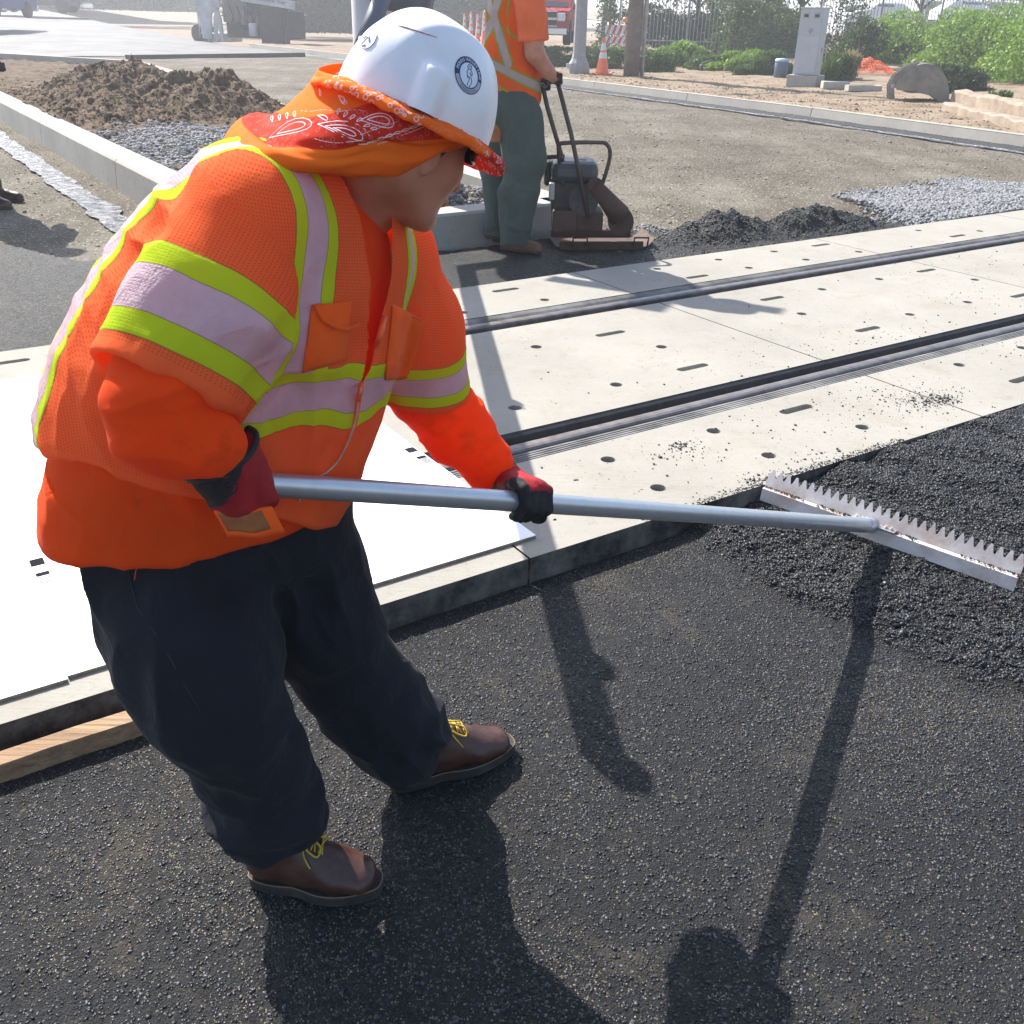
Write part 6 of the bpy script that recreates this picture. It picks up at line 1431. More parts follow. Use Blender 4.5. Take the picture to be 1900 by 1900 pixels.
# broken old kerb pieces at right
M['old_kerb'] = simple('soil_stained_concrete', (0.27, 0.21, 0.155), 0.95, 0, 0.3, 3, 0.012, 12)
for k, (pa, pb, h, w) in enumerate((((1762, 190), (1990, 240), 0.26, 0.5), ((1745, 205), (1990, 265), 0.14, 0.45))):
    A, B = VP(*pa), VP(*pb); d = (B - A); L = d.length; d.normalize(); n = Vector((-d.y, d.x, 0)); rows = []
    for i in range(40):
        q = A + d * L * i / 39; j = 0.03 * float(vnoise(i * .7, k * 9.)); rows.append([q + n * x + Vector((0, 0, z)) for x, z in ((0, -.1), (0.01, h * .8 + j), (.05, h + j), (w * .6, h + 0.02 * float(vnoise(i * .6, 5.))), (w, h * .6), (w, -.1))])
    mb = MB(); mb.sheet(rows, False); o = mb.build('broken_kerb', M['old_kerb']); tag(o, ['long soil stained concrete ledge at right, the higher one behind', 'low grey concrete strip at right, in front of the higher ledge'][k], 'kerb piece')
# lamp post, wooden pole, conduit
M['post_conc'] = simple('grey_concrete_post', (0.27, 0.27, 0.275), 0.85, 0, 0.12, 6, 0.003, 60); P = VP(1073, 137)
e = empty('lamp_post', P, 0, 'thick grey concrete lamp post standing on the verge', 'lamp post'); mb = MB(); mb.lathe([(0.34, -.05), (0.34, 0.16), (0.30, 0.30), (0.23, 0.42), (0.20, 0.55), (0.175, 3.0), (0.11, 8.5)], 10, None, False); mb.build('pole', M['post_conc'], e)
mb = MB(); mb.tube([(0, 0, 8.4), (-0.8, -0.3, 9.0), (-2.0, -0.8, 9.1)], [.07, .05, .04], 8); ar = mb.build('arm', M['post_conc'], e); mb = MB(); mb.box((-2.3, -0.9, 9.05), (0.7, 0.3, 0.14), RZ(0.35), 0.03); mb.build('lamp_head', M['galv'], ar)
mb = MB(); mb.box((-0.31, -0.20, 0.22), (0.16, 0.12, 0.14), None, 0.01); mb.build('base_cover', M['cab_metal'], e)
M['wood_pole'] = simple('weathered_brown_pole', (0.15, 0.115, 0.085), 0.95, 0, 0.3, 4, 0.006, 40); P = VP(1171, 141)
e = empty('utility_pole', P, 0, 'thick brown wooden utility pole with a grey conduit on its right side', 'utility pole'); mb = MB(); mb.lathe([(0.235, -.1), (0.225, 1.0), (0.20, 5), (0.16, 10)], 16); mb.build('pole', M['wood_pole'], e)
mb = MB(); mb.tube([(0.30, -0.05, 0), (0.30, -0.05, 3.0), (0.27, -0.05, 7)], 0.06, 10); cd_ = mb.build('conduit', M['galv'], e)
for z in (0.55, 2.2): mb = MB(); mb.box((0.27, -0.08, z), (0.2, 0.05, 0.05)); mb.build('strap', M['galv'], cd_)
mb = MB(); mb.box((0, 0, 9.2), (2.4, 0.12, 0.14)); mb.build('crossarm', M['wood_pole'], e)
# traffic cone
M['cone_o'] = simple('orange_cone_plastic', (0.86, 0.15, 0.04), 0.55, 0, 0.1); M['white_band'] = simple('white_reflective_band', (0.62, 0.62, 0.60), 0.4, 0, 0.1, 20)
def cone(P, h, label, cat='traffic cone', group=None, r0=0.19, bands=((0.47, 0.63), (0.70, 0.86)), base=0.0, name='traffic_cone'):
    e = empty(name, P, 0.3, label, cat, group); mb = MB(); mb.box((0, 0, 0.02), (r0 * 2.5, r0 * 2.5, 0.04), None, 0.01); mb.build('base', M['rubber' if base else 'cone_o'], e)
    R = lambda t_: r0 * (1 - t_) + 0.032 * t_; mb = MB(); mb.lathe([(R(0) * 1.05, 0.04), (R(0.03), 0.06), (R(1), h), (R(1) * .6, h + .005)], 20); b_ = mb.build('body', M['cone_o'], e)
    for a, b in bands: mb = MB(); mb.lathe([(R(a) + .003, a * h), (R(b) + .003, b * h)], 20, None, True, False); mb.build('reflective_band', M['white_band'], e)
    return e
cone(VP(1117, 138), 1.0, 'orange traffic cone with two white bands beside the wooden pole', r0=0.20, bands=((0.42, 0.60), (0.66, 0.86)))
for k, px in enumerate((862, 874, 886, 897, 908)):
    P = G(px, 106 - (k % 2) * 6, -0.08); cone(P, 1.75 + 0.1 * (k % 2), ['leftmost of the orange channeliser posts behind the hard hat', 'second orange channeliser post from the left behind the hard hat', 'middle one of the orange channeliser posts behind the hard hat', 'fourth orange channeliser post from the left behind the hard hat', 'rightmost orange channeliser post beside the second worker'][k], 'channeliser', 'orange channeliser posts behind the hard hat', r0=0.17, bands=((0.56, 0.66), (0.72, 0.80), (0.86, 0.93)), base=1, name='channeliser_post')
P = G(801, 100, -0.08); cone(P, 1.9, 'lone orange channeliser post just above the hard hat', 'channeliser', None, 0.12, ((0.7, 0.8), (0.86, 0.93)), 1, 'channeliser_post')
# striped A-frame barricade
P = VP(1140, 118); e = empty('barricade', P, 0.1, 'A-frame barricade with red and white striped boards between cone and pole', 'barricade')
M['red'] = simple('red_reflective_stripe', (0.62, 0.07, 0.04), 0.5); hB = 1.35
for sx in (-.32, .32):
    for sy in (-1, 1): mb = MB(); mb.tube([(sx, sy * .32, 0), (sx, sy * .03, hB)], 0.022, 6); mb.build('leg', M['galv'], e)
for z, hgt in ((1.12, .30), (0.78, .22)):
    mb = MB(); mb.box((0, -.085 - (1.12 - z) * .22, z), (0.86, 0.02, hgt)); bd = mb.build('board', M['white_band'], e)
    for k in range(4):
        mb = MB(); x0 = -.40 + k * .21; mb.prism([(x0, -hgt / 2 + .004), (x0 + .1, -hgt / 2 + .004), (x0 + .2 if x0 + .2 < .43 else .42, hgt / 2 - .004), (x0 + .1, hgt / 2 - .004)], -.0015, .0015, frame((0, -.0975 - (1.12 - z) * .22, z), Vector((1, 0, 0)), Vector((0, 0, 1)), Vector((0, -1, 0)))); mb.build('stripe', M['red'], bd)
M['amber'] = simple('amber_lens', (0.85, 0.25, 0.03), 0.3); mb = MB(); mb.lathe([(0.02, 0), (.09, .03), (.10, .10), (.06, .18)], 14, Matrix.Translation((.3, 0, hB))); mb.build('warning_lamp', M['amber'], e)
# survey flag and small dark thing, yellow hose
M['flag'] = simple('orange_marker_flag', (0.9, 0.14, 0.07), 0.7); P = VP(1306, 128); e = empty('marker_flag', P, 0, 'small orange marker flag on a wire in the grass', 'marker flag'); mb = MB(); mb.tube([(0, 0, 0), (0, 0, .45)], .01, 5); mb.build('wire', M['galv'], e); mb = MB(); mb.box((0.07, 0, .36), (.16, .02, .18)); mb.build('flag', M['flag'], e)
P = VP(1318, 131); mb = MB(); mb.box((0, 0, .10), (.75, .35, .16), None, .04); mb.tube([(-.3, 0, .2), (0, 0, .32), (.3, 0, .2)], .03, 6); o = mb.build('tool_case', M['rubber']); o.location = P; tag(o, 'low black tool case beside the orange marker flag', 'tool case')
M['hose'] = simple('yellow_hose', (0.75, 0.45, 0.06), 0.5); P = VP(1020, 112); mb = MB()
for k in range(3): mb.tube([Vector((-.6 + .04 * k + 1.2 * t_, .15 * math.sin(t_ * 5 + k), .10 + .05 * k + 0.05 * math.sin(t_ * 6))) for t_ in np.linspace(0, 1, 14)], .035, 7)
o = mb.build('yellow_hose', M['hose']); o.location = P; tag(o, 'coiled yellow hose lying in front of the red truck', 'hose')
# storm drain mouth in the far kerb
A, B = U(*[float(x) for x in (kerb_u(24.2) - 0.004, 24.2)]), U(*[float(x) for x in (kerb_u(26.6) - 0.004, 26.6)]); d = (B - A).normalized(); n = Vector((-d.y, d.x, 0)); mb = MB(); mb.box((A + B) / 2 + Vector((0, 0, -0.005)) , ((B - A).length, 0.09, 0.10), frame((0, 0, 0), d, n, Vector((0, 0, 1)))); o = mb.build('storm_drain', M['dark']); tag(o, 'dark storm drain slot in the far kerb behind the compactor handle', 'storm drain')
# ------------------------------------------------------------------ second worker, seen from behind his right side
M['tee'] = m_cloth('salmon_tee_cloth', (0.78, 0.16, 0.06), tr=0.1); M['khaki'] = m_cloth('grey_green_trouser_cloth', (0.062, 0.082, 0.072), dirt=(0.12, 0.12, 0.10), damt=0.4, dsc=3)
M['vest2'] = m_vest('striped_orange_vest_cloth', False, (0.95, 0.15, 0.02), (0.55, 0.50, 0.48), (0.42, 0.42, 0.03)); M['tan_boot'] = simple('tan_work_boot_leather', (0.16, 0.075, 0.035), 0.75, 0, 0.25, 20, 0.001, 100)
w2 = empty('person', G(950, 460, -0.055), 0, 'person in orange vest and grey green trousers pushing the plate compactor, head out of frame', 'person'); O2 = A3(w2.location)
def part2(name, V, F, m, parent=None, **at):
    o = link(name, npmesh(name, V - O2, F, True), m, parent or w2)
    if at: setattrs(o.data, **at)
    return o
def pj(l): return [PR(*q) for q in l]
s = Sdf((-0.45, 6.95, -0.10), (0.35, 7.95, 1.10), 0.010)
a = s.chain(pj([(965, 215, 7.28, 40), (972, 300, 7.26, 39), (962, 360, 7.25, 34), (952, 445, 7.25, 27)]), 0.04); b = s.chain(pj([(940, 215, 7.52, 38), (926, 300, 7.55, 34), (926, 360, 7.56, 29), (924, 436, 7.56, 23)]), 0.04)
a = smax(a, -s.plane(A3(W(950, 452, 7.25)), (0, 0, 1)), 0.01); b = smax(b, -s.plane(A3(W(924, 442, 7.56)), (0, 0, 1)), 0.01)
p_ = s.cone(A3(W(950, 205, 7.30)), A3(W(950, 205, 7.50)), 0.17, 0.17, (0, 0, 1)); V, F = s.mesh(smin(smin(a, b, 0.03), p_, 0.05)); N = vnormals(V, F)
V += N * (ridges(V, 6, 0.018, 3, (1.2, 1, .6)) + folds(V, N, [(A3(W(950, 430, 7.2)), (0.1, 0, 1), 0.07, 0.014, 0.12), (A3(W(965, 340, 7.2)), (0.3, 0, 1), 0.08, 0.012, 0.12), (A3(W(925, 425, 7.5)), (0.1, 0, 1), 0.07, 0.014, 0.12), (A3(W(970, 260, 7.1)), (1, 0, 0.2), 0.08, 0.008, 0.2)]))[:, None]; part2('trousers', V, F, M['khaki'])
s = Sdf((-0.50, 6.90, 0.80), (0.50, 7.98, 1.85), 0.010)
tor = s.chain([(PR(953, 190, 7.40, 52)[0], (0.175, 0.20)), (PR(948, 100, 7.40, 48)[0], (0.16, 0.205)), (PR(958, 10, 7.40, 48)[0], (0.155, 0.215)), (PR(968, -45, 7.40, 44)[0], (0.12, 0.20))], 0.06, (1, 0, 0))
tor = smax(tor, -s.plane(A3(W(950, 203, 7.30)), (0, 0, 1)), 0.01)
sl1 = s.chain(pj([(978, -30, 7.20, 30), (985, 30, 7.16, 27), (988, 78, 7.16, 26)]), 0.03); sl1 = smax(sl1, -s.plane(A3(W(988, 76, 7.16)), (-0.1, 0, 1)), 0.008)
sl2 = s.chain(pj([(975, -30, 7.62, 26), (990, 30, 7.66, 24), (996, 80, 7.66, 23)]), 0.03); sl2 = smax(sl2, -s.plane(A3(W(996, 76, 7.66)), (-0.1, 0, 1)), 0.008)
V, F = s.mesh(smin(smin(tor, sl1, 0.03), sl2, 0.03)); N = vnormals(V, F); V += N * ridges(V, 8, 0.006, 1)[:, None]; part2('tee_shirt', V, F, M['tee'])
tv = s.chain([(PR(953, 170, 7.40, 52)[0], (0.20, 0.23)), (PR(948, 100, 7.40, 48)[0], (0.185, 0.232)), (PR(955, 10, 7.40, 48)[0], (0.18, 0.235)), (PR(962, -50, 7.40, 44)[0], (0.13, 0.20))], 0.06, (1, 0, 0))
n_ = plane3(A3(W(905, 150, 7.3)), A3(W(1000, 208, 7.3)), A3(W(960, 175, 7.6))); tv = smax(tv, s.plane(A3(W(905, 150, 7.3)), n_), 0.01)
V, F = s.mesh(tv); N = vnormals(V, F)
def seg_d(V, a, b):
    a, b = A3(W(*a, 7.2)), A3(W(*b, 7.2)); ax, az, bx, bz = a[0], a[2], b[0], b[2]; dx, dz = bx - ax, bz - az; t_ = np.clip(((V[:, 0] - ax) * dx + (V[:, 2] - az) * dz) / (dx * dx + dz * dz), 0, 1)
    return np.hypot(V[:, 0] - ax - t_ * dx, V[:, 2] - az - t_ * dz)
d1 = np.minimum.reduce([seg_d(V, (870, 96), (1010, 168)), seg_d(V, (915, 30), (943, 118)), seg_d(V, (935, -40), (915, 30)), seg_d(V, (895, -20), (917, 35)), seg_d(V, (885, 90), (917, 30))]); e1 = np.abs(dotp(V, A3(W(905, 150, 7.3)), n_ / np.linalg.norm(n_)) + 0.012)
dl = np.maximum(0.036 - d1, 0.012 - e1); arm_ = seg_d(V, (985, -60), (966, 40)); dl = np.maximum(dl, 0.010 - np.abs(arm_ - 0.10) - 10 * (V[:, 0] < A3(W(940, 0, 7.2))[0]))
V += N * (ridges(V, 8, 0.008, 4) + folds(V, N, [(A3(W(950, 140, 7.15)), (0.5, 0, 1), 0.08, 0.012, 0.2), (A3(W(975, 60, 7.15)), (1, 0, 0), 0.07, 0.010, 0.2)]))[:, None]
part2('safety_vest', V, F, M['vest2'], d_silver=0.024 - d1, d_lime=dl, d_plain=np.ones(len(V)), cu=V[:, 0], cv=V[:, 2])
s = Sdf((-0.30, 6.95, 0.85), (0.55, 7.90, 1.95), 0.008)
HL, HR_ = A3(W(1034, 147, 7.30)), A3(W(1012, 158, 7.62))
b1 = s.chain(pj([(978, -30, 7.20, 22), (987, 60, 7.16, 20), (992, 98, 7.16, 18), (1016, 132, 7.24, 13), (1028, 143, 7.29, 10)]), 0.02); b2 = s.chain(pj([(975, -30, 7.62, 20), (992, 60, 7.66, 18), (994, 105, 7.66, 16), (1006, 150, 7.63, 11)]), 0.02)
hd_ = s.ell(A3(W(985, -112, 7.40)), (0.098, 0.078, 0.115)); nk = s.cone(A3(W(965, -40, 7.40)), A3(W(980, -90, 7.40)), 0.075, 0.058)
fc = s.ell(A3(W(1000, -92, 7.40)), (0.05, 0.055, 0.07)); ns_ = s.ell(A3(W(1012, -100, 7.40)), (0.02, 0.012, 0.02)); V, F = s.mesh(smin(smin(smin(b1, smin(hd_, nk, .03), 0.02), smin(fc, ns_, .01), 0.02), smin(b2, s.chain([(A3(W(978, -30, 7.2)), .07), (A3(W(975, -30, 7.62)), .07)]), .03), 0.02)); part2('body', V, F, M['skin'])
mb = MB(); Mx = Matrix.Translation(Vector(A3(W(984, -125, 7.40)) - O2)); mb.lathe([(0.165, -0.01), (0.17, 0.0), (0.125, 0.012), (0.122, 0.06), (0.10, 0.115), (0.05, 0.15), (0.002, 0.158)], 24, Mx); mb.build('hard_hat', M['hat'], w2)
def small_glove(C, h, b):
    C, h, b = A3(C), A3(h) / np.linalg.norm(h), A3(b); b = b - h * (b @ h); b /= np.linalg.norm(b); w = np.cross(h, b); s = Sdf(C - 0.1, C + 0.1, 0.005); d = s.cone(C + b * .03 - h * .03, C + b * .03 + h * .03, (.03, .022), (.03, .022), w)
    for k in range(4): o = h * (.036 - .024 * k); d = smin(d, s.chain([(C + o + b * .034, .013), (C + o + w * .034 + b * .01, .0125), (C + o - b * .032 + w * .012, .0115), (C + o - b * .022 - w * .018, .0105)], .006), .004)
    d = smin(d, s.chain([(C + b * .028 - w * .02 + h * .03, .015), (C - w * .034 + h * .05, .013), (C - b * .03 - w * .01 + h * .045, .011)], .006), .008); V, F = s.mesh(d, 1); part2('glove', V, F, M['glove_black'])
HDR = A3(W(1058, 258, 7.40)) - A3(W(1030, 150, 7.36)); small_glove(HL, (0.05, 1, 0.0), (-0.5, 0, 0.8)); small_glove(HR_, (0.05, 1, 0), (-0.5, 0, 0.8))
def boot2(hp, tp, nm='boot'):
    hp, tp = A3(hp), A3(tp); d_ = tp - hp; s = Sdf(np.minimum(hp, tp) - [.09, .09, .03], np.maximum(hp, tp) + [.09, .09, .2], 0.007); T = lambda f, z: hp + d_ * f + np.array([0, 0, z])
    d = smin(s.chain([(T(.15, .055), .05), (T(.5, .06), .052), (T(.85, .045), .046)], .02), s.cone(T(.2, .07), T(.22, .18), .05, .055), .03); d = smax(d, -s.plane(hp, (0, 0, 1)), .006); V, F = s.mesh(d); o = part2(nm, V, F, M['tan_boot'])
    so = smax(s.chain([(T(.12, .02), (.02, .054)), (T(.5, .02), (.02, .052)), (T(.88, .02), (.02, .052))], .02, (0, 0, 1)), -s.plane(hp + [0, 0, .001], (0, 0, 1)), .003); V, F = s.mesh(so, 1); part2('sole', V, F, M['sole'], o)
boot2(G(928, 464, -0.055), G(1006, 474, -0.055)); boot2(G(912, 449, -0.055), G(985, 452, -0.055))
mb = MB(); mb.box(Vector(A3(W(922, 225, 7.22)) - O2), (0.07, 0.03, 0.28), Matrix.Rotation(0.05, 4, 'Y'), 0.01); mb.build('tool_pouch', M['patch'], w2)
# a third person stands at the left edge: only the leg and its shadow show
w3 = copy_tree(w2); w3.location = Vector(w2.location) + (G(2, 388, -0.1) - G(975, 470, -0.055)) + Vector((0.0, 0, 0)); w3['label'] = 'person in dark trousers at the left edge of the photo'
M['dark_trouser'] = m_cloth('dark_blue_trouser_cloth', (0.016, 0.02, 0.035))
for ch in [o for o in COL.objects if o.parent is w3]:
    if ch.name.startswith('trousers'): ch.material_slots[0].link = 'OBJECT'; ch.material_slots[0].material = M['dark_trouser']
    if ch.name.startswith('boot'): ch.material_slots[0].link = 'OBJECT'; ch.material_slots[0].material = M['leather']

# ------------------------------------------------------------------ plate compactor
M['rust'] = simple('rusty_orange_paint', (0.07, 0.033, 0.022), 0.8, 0.1, 0.35, 9, 0.003, 60, dirt=(0.075, 0.055, 0.045), dsc=5, damt=0.8); M['tube'] = simple('worn_brown_tube', (0.085, 0.06, 0.052), 0.6, 0.3, 0.3, 14); M['tank'] = simple('dark_plastic_tank', (0.035, 0.038, 0.05), 0.45, 0, 0.2, 8, dirt=(0.10, 0.10, 0.10), dsc=6, damt=0.4)
cp = empty('plate_compactor', G(1105, 452, -0.055), 0, 'rusty plate compactor with black engine and long tube handle on fresh asphalt', 'plate compactor'); OC = Vector(cp.location)
def bp(x0, y0, x1, y1, Y, dep, m, name, bev=0.01, parent=cp, rot=0.0):
    a, b = W(x0, y1, Y), W(x1, y0, Y); c = (a + b) / 2 + Vector((0, dep / 2, 0)); mb = MB(); mb.box(c - OC, (abs(b.x - a.x), dep, abs(b.z - a.z)), Matrix.Rotation(rot, 4, 'Y'), bev); return mb.build(name, m, parent)
def tp(pts, r, m, name, parent=cp, n=8, sm=True):
    mb = MB(); P3 = [W(*p) - OC for p in pts]; P3 = [Vector(q) for q in catmull([tuple(p) for p in P3], max(2, len(pts) * 6))] if sm else P3; mb.tube(P3, r, n); return mb.build(name, m, parent)
mb = MB(); Mz = RZ(0.12); zb = 0.0
mb.prism([(-.30, -.24), (.30, -.24), (.36, 0), (.30, .22), (-.30, .22), (-.34, 0)], 0.0, 0.012, Mz); mb.sheet([[Mz @ Vector((x, y, z)) for y in (-.23, .21)] for x, z in ((.30, .008), (.37, .03), (.42, .085))]); mb.sheet([[Mz @ Vector((x, y, z)) for y in (-.23, .21)] for x, z in ((-.30, .008), (-.36, .03), (-.40, .08))])
for y in (-.235, .215): mb.box(Mz @ Vector((0, y, .035)), (.66, .012, .06), Mz)
mb.build('base_plate', M['rust'], cp)
for x in (-0.18, 0.30): mb = MB(); mb.tube([Mz @ Vector(q) for q in ((x - .05, -.25, .03), (x - .05, -.27, .10), (x + .06, -.27, .10), (x + .06, -.25, .03))], .008, 6); mb.build('lifting_handle', M['tube'], cp)
bp(1024, 392, 1072, 432, 7.35, 0.34, M['rust'], 'engine_deck', 0.012); bp(1066, 395, 1120, 428, 7.38, 0.30, M['rust'], 'deck_plate', 0.01)
mb = MB(); mb.tube([W(1152, 412, 7.40) - OC, W(1150, 405, 7.75) - OC], 0.098, 20); mb.build('exciter_housing', M['rust'], cp)
mb = MB(); mb.tube([W(1105, 345, 7.36) - OC, W(1150, 400, 7.40) - OC], [0.05, 0.085], 14); mb.tube([W(1105, 345, 7.36) - OC, W(1105, 345, 7.44) - OC], 0.06, 16); mb.build('belt_guard', M['rust'], cp)
M['engine'] = simple('grimy_engine_metal', (0.055, 0.048, 0.044), 0.6, 0.3, 0.35, 12, 0.004, 60)
bp(1022, 338, 1108, 396, 7.46, 0.26, M['engine'], 'engine_block', 0.02)
mb = MB(); mb.tube([W(1083, 372, 7.38) - OC, W(1083, 372, 7.47) - OC], 0.11, 22); fan = mb.build('fan_cover', M['engine'], cp)
for k in range(8): mb = MB(); a = k * math.pi / 4; c = W(1083, 372, 7.372) - OC; mb.box(c + Vector((.055 * math.cos(a), 0, .055 * math.sin(a))), (.055, .008, .012), Matrix.Rotation(-a, 4, 'Y')); mb.build('fan_fin', M['dark'], fan)
tk = bp(1022, 302, 1112, 340, 7.40, 0.34, M['tank'], 'fuel_tank', 0.05); bp(1072, 296, 1090, 304, 7.52, 0.08, M['dark'], 'fuel_cap', 0.012, tk); bp(1009, 300, 1024, 345, 7.50, 0.20, M['engine'], 'air_filter', 0.02)
bp(1018, 340, 1030, 372, 7.40, 0.10, M['galv'], 'muffler_shield', 0.01)
tp([(1007, 160, 7.34), (1016, 200, 7.36), (1040, 282, 7.40), (1044, 300, 7.40)], 0.016, M['tube'], 'handle_tube', sm=False)
tp([(1034, 150, 7.34), (1060, 250, 7.34), (1092, 405, 7.36)], 0.016, M['tube'], 'handle_tube', sm=False)
tp([(1010, 160, 7.30), (1007, 157, 7.50), (1012, 158, 7.70)], 0.014, M['tube'], 'handle_bar', sm=False); tp([(1012, 158, 7.62), (1034, 147, 7.30)], 0.014, M['tube'], 'handle_bar', sm=False)
tp([(1036, 268, 7.34), (1050, 265, 7.34), (1110, 264, 7.40), (1126, 268, 7.42), (1132, 285, 7.44), (1126, 315, 7.46), (1113, 355, 7.48)], 0.015, M['tube'], 'guard_frame'); tp([(1036, 268, 7.34), (1038, 300, 7.42), (1045, 345, 7.44)], 0.015, M['tube'], 'guard_frame'); tp([(1008, 292, 7.50), (1046, 290, 7.38)], 0.016, M['tube'], 'guard_frame', sm=False)

# ------------------------------------------------------------------ crossing signal behind the worker, its gate arm lowered
sg = empty('crossing_signal', G(700, 398, -0.1), 0, 'railway crossing signal mast with red lamps and lowered gate arm behind the worker', 'crossing signal'); OS = Vector(sg.location)
M['mast'] = simple('pale_mast_paint', (0.50, 0.47, 0.46), 0.5, 0.2, 0.12, 3, dirt=(0.3, 0.25, 0.22), dsc=2, damt=0.4); M['sig_black'] = simple('black_signal_paint', (0.02, 0.02, 0.022), 0.6); M['red_lens'] = simple('red_lamp_lens', (0.35, 0.01, 0.01), 0.2); M['mech'] = simple('slate_gate_housing', (0.12, 0.125, 0.15), 0.55, 0.2)
mb = MB(); mb.lathe([(0.155, 0), (0.15, 0.5), (0.13, 4.0)], 20); mb.build('mast', M['mast'], sg); mb = MB(); mb.box((0, 0, 0.08), (0.7, 0.7, 0.3), None, 0.02); mb.build('foundation', M['kerb'], sg)
mb = MB(); mb.box((0.33, 0.05, 1.95), (0.50, 0.42, 0.62), Matrix.Rotation(0.25, 4, 'Y'), 0.05); mb.build('gate_housing', M['mech'], sg)
tip = Vector((-0.49, 2.72, 1.12)); pv = Vector((-1.20, 7.9, 1.30)); mb = MB(); N_ = 14
mb.tube([pv - OS, pv + Vector((.1, .5, .35)) - OS, Vector((.25, 0, 1.95))], 0.07, 8); mb.build('arm_bracket', M['mech'], sg)
arm = None
for k in range(N_):
    a, b = pv.lerp(tip, k / N_), pv.lerp(tip, (k + 1) / N_); mb = MB(); d = (b - a); mb.box((a + b) / 2 - OS, (d.length * 0.999, 0.035, 0.15 + 0.03 * (N_ - k) / N_), frame((0, 0, 0), d.normalized(), Vector((0, 0, 1)).cross(d.normalized()).normalized(), Vector((0, 0, 1)))); o = mb.build('gate_arm_segment', M['red'] if k % 2 else M['white_band'], sg)
for f_ in (0.985, 0.90, 0.55): mb = MB(); c = pv.lerp(tip, f_) - OS; mb.box(c + Vector((0, 0, 0.10)), (0.07, 0.08, 0.09), None, 0.02); mb.build('arm_lamp', M['red_lens'], sg)
for x, y in ((-.38, -.12), (.38, .12)):
    Mx = frame((x, y, 2.85), Vector((.3, .95, 0)).normalized(), Vector((0, 0, 1)), Vector((.95, -.3, 0)).normalized()); mb = MB(); mb.lathe([(0.28, 0), (0.28, 0.02)], 24, Mx); bk = mb.build('lamp_background', M['sig_black'], sg); mb = MB(); mb.lathe([(0.10, 0.02), (0.11, 0.18)], 18, Mx, True, False); mb.build('hood', M['sig_black'], bk); mb = MB(); mb.lathe([(0.10, 0.03), (0.07, 0.06), (0.01, 0.07)], 18, Mx); mb.build('lens', M['red_lens'], bk)
mb = MB(); mb.tube([(-.4, -.12, 2.85), (.4, .12, 2.85)], 0.04, 8); mb.build('lamp_arm', M['mast'], sg)
for a in (0.79, -0.79): mb = MB(); mb.box((0, -0.17 - 0.02 * (a > 0), 3.7), (1.22, 0.015, 0.22), Matrix.Rotation(a, 4, 'Y')); mb.build('crossbuck_board', M['white_band'], sg)

# ------------------------------------------------------------------ road paver in the background
M['pv_light'] = simple('dusty_white_machine_paint', (0.42, 0.42, 0.43), 0.6, 0.1, 0.2, 2, dirt=(0.20, 0.16, 0.13), dsc=1.2, damt=0.6); M['pv_mid'] = simple('oily_machine_metal', (0.13, 0.115, 0.10), 0.7, 0.2, 0.35, 3, 0.01, 20); M['pv_dark'] = simple('black_machine_metal', (0.022, 0.023, 0.027), 0.7, 0.2, 0.3, 3)
pvr = empty('road_paver', G(455, 84, -0.085), -0.42, 'large pale and black road paving machine parked on the far side', 'road paver')
def b2(x0, z0, x1, z1, y, dep, m, name, bev=0.02, par=None, rot=0.0): mb = MB(); mb.box(((x0 + x1) / 2, y + dep / 2, (z0 + z1) / 2), (x1 - x0, dep, z1 - z0), Matrix.Rotation(rot, 4, 'Y'), bev); return mb.build(name, m, par or pvr)
b2(-1.3, 0.35, 2.6, 1.7, 0.15, 1.9, M['pv_dark'], 'chassis', 0.06); b2(1.2, 0.05, 2.75, 1.9, -0.1, 0.5, M['pv_dark'], 'hopper_wing', 0.05); b2(-1.35, 1.1, 0.3, 2.5, 0.0, 1.9, M['pv_mid'], 'engine_housing', 0.06)
for k in range(5): b2(-0.9 + k * .42, 1.0 + .12 * (k % 2), -0.62 + k * .42, 1.45 + .15 * (k % 3), -0.08, 0.22, M['pv_mid'], 'pump_block', 0.03)
mb = MB(); mb.lathe([(0.2, 0), (.22, .05), (.22, .6), (.18, .65)], 16, Matrix.Translation((0.75, -0.15, 0.45))); mb.build('water_tank', M['pv_light'], pvr)
for k in range(4): mb = MB(); x = -.8 + k * .5; mb.tube([Vector(q) for q in catmull([(x, -.05, 1.9), (x + .25, -.12, 1.4), (x + .1, -.1, 1.0), (x + .5, -.05, .8)], 12)], .03, 6); mb.build('hose', M['pv_dark'], pvr)
mb = MB(); mb.prism([(-3.0, 2.8), (-1.25, 2.8), (-1.25, 1.9), (-1.9, 1.5), (-2.1, 0.25), (-2.65, 0.25)], 0.0, 0.12, frame((0, -0.15, 0), Vector((1, 0, 0)), Vector((0, 0, 1)), Vector((0, -1, 0)))); mb.build('side_plate', M['pv_light'], pvr)
mb = MB(); mb.prism([(-1.85, 0.15), (-1.75, 1.3), (-1.5, 1.8), (-1.25, 1.3), (-1.2, 0.15), (-1.38, 0.15), (-1.5, 1.2), (-1.66, .15)], 0.0, 0.10, frame((0, -0.2, 0), Vector((1, 0, 0)), Vector((0, 0, 1)), Vector((0, -1, 0)))); mb.build('screed_arm', M['pv_light'], pvr)
b2(-2.6, 0.1, -1.9, 0.55, 0.0, 2.2, M['pv_light'], 'screed', 0.05)
bm_ = b2(0.15, 1.95, 3.6, 2.35, -0.22, 0.12, M['pv_light'], 'lettered_beam', 0.02, None, 0.10); b2(0.2, 2.35, 3.3, 2.9, 0.0, 1.8, M['pv_mid'], 'operator_deck', 0.05); b2(-1.2, 2.5, 1.2, 3.2, 0.1, 1.6, M['pv_light'], 'hood', 0.08)
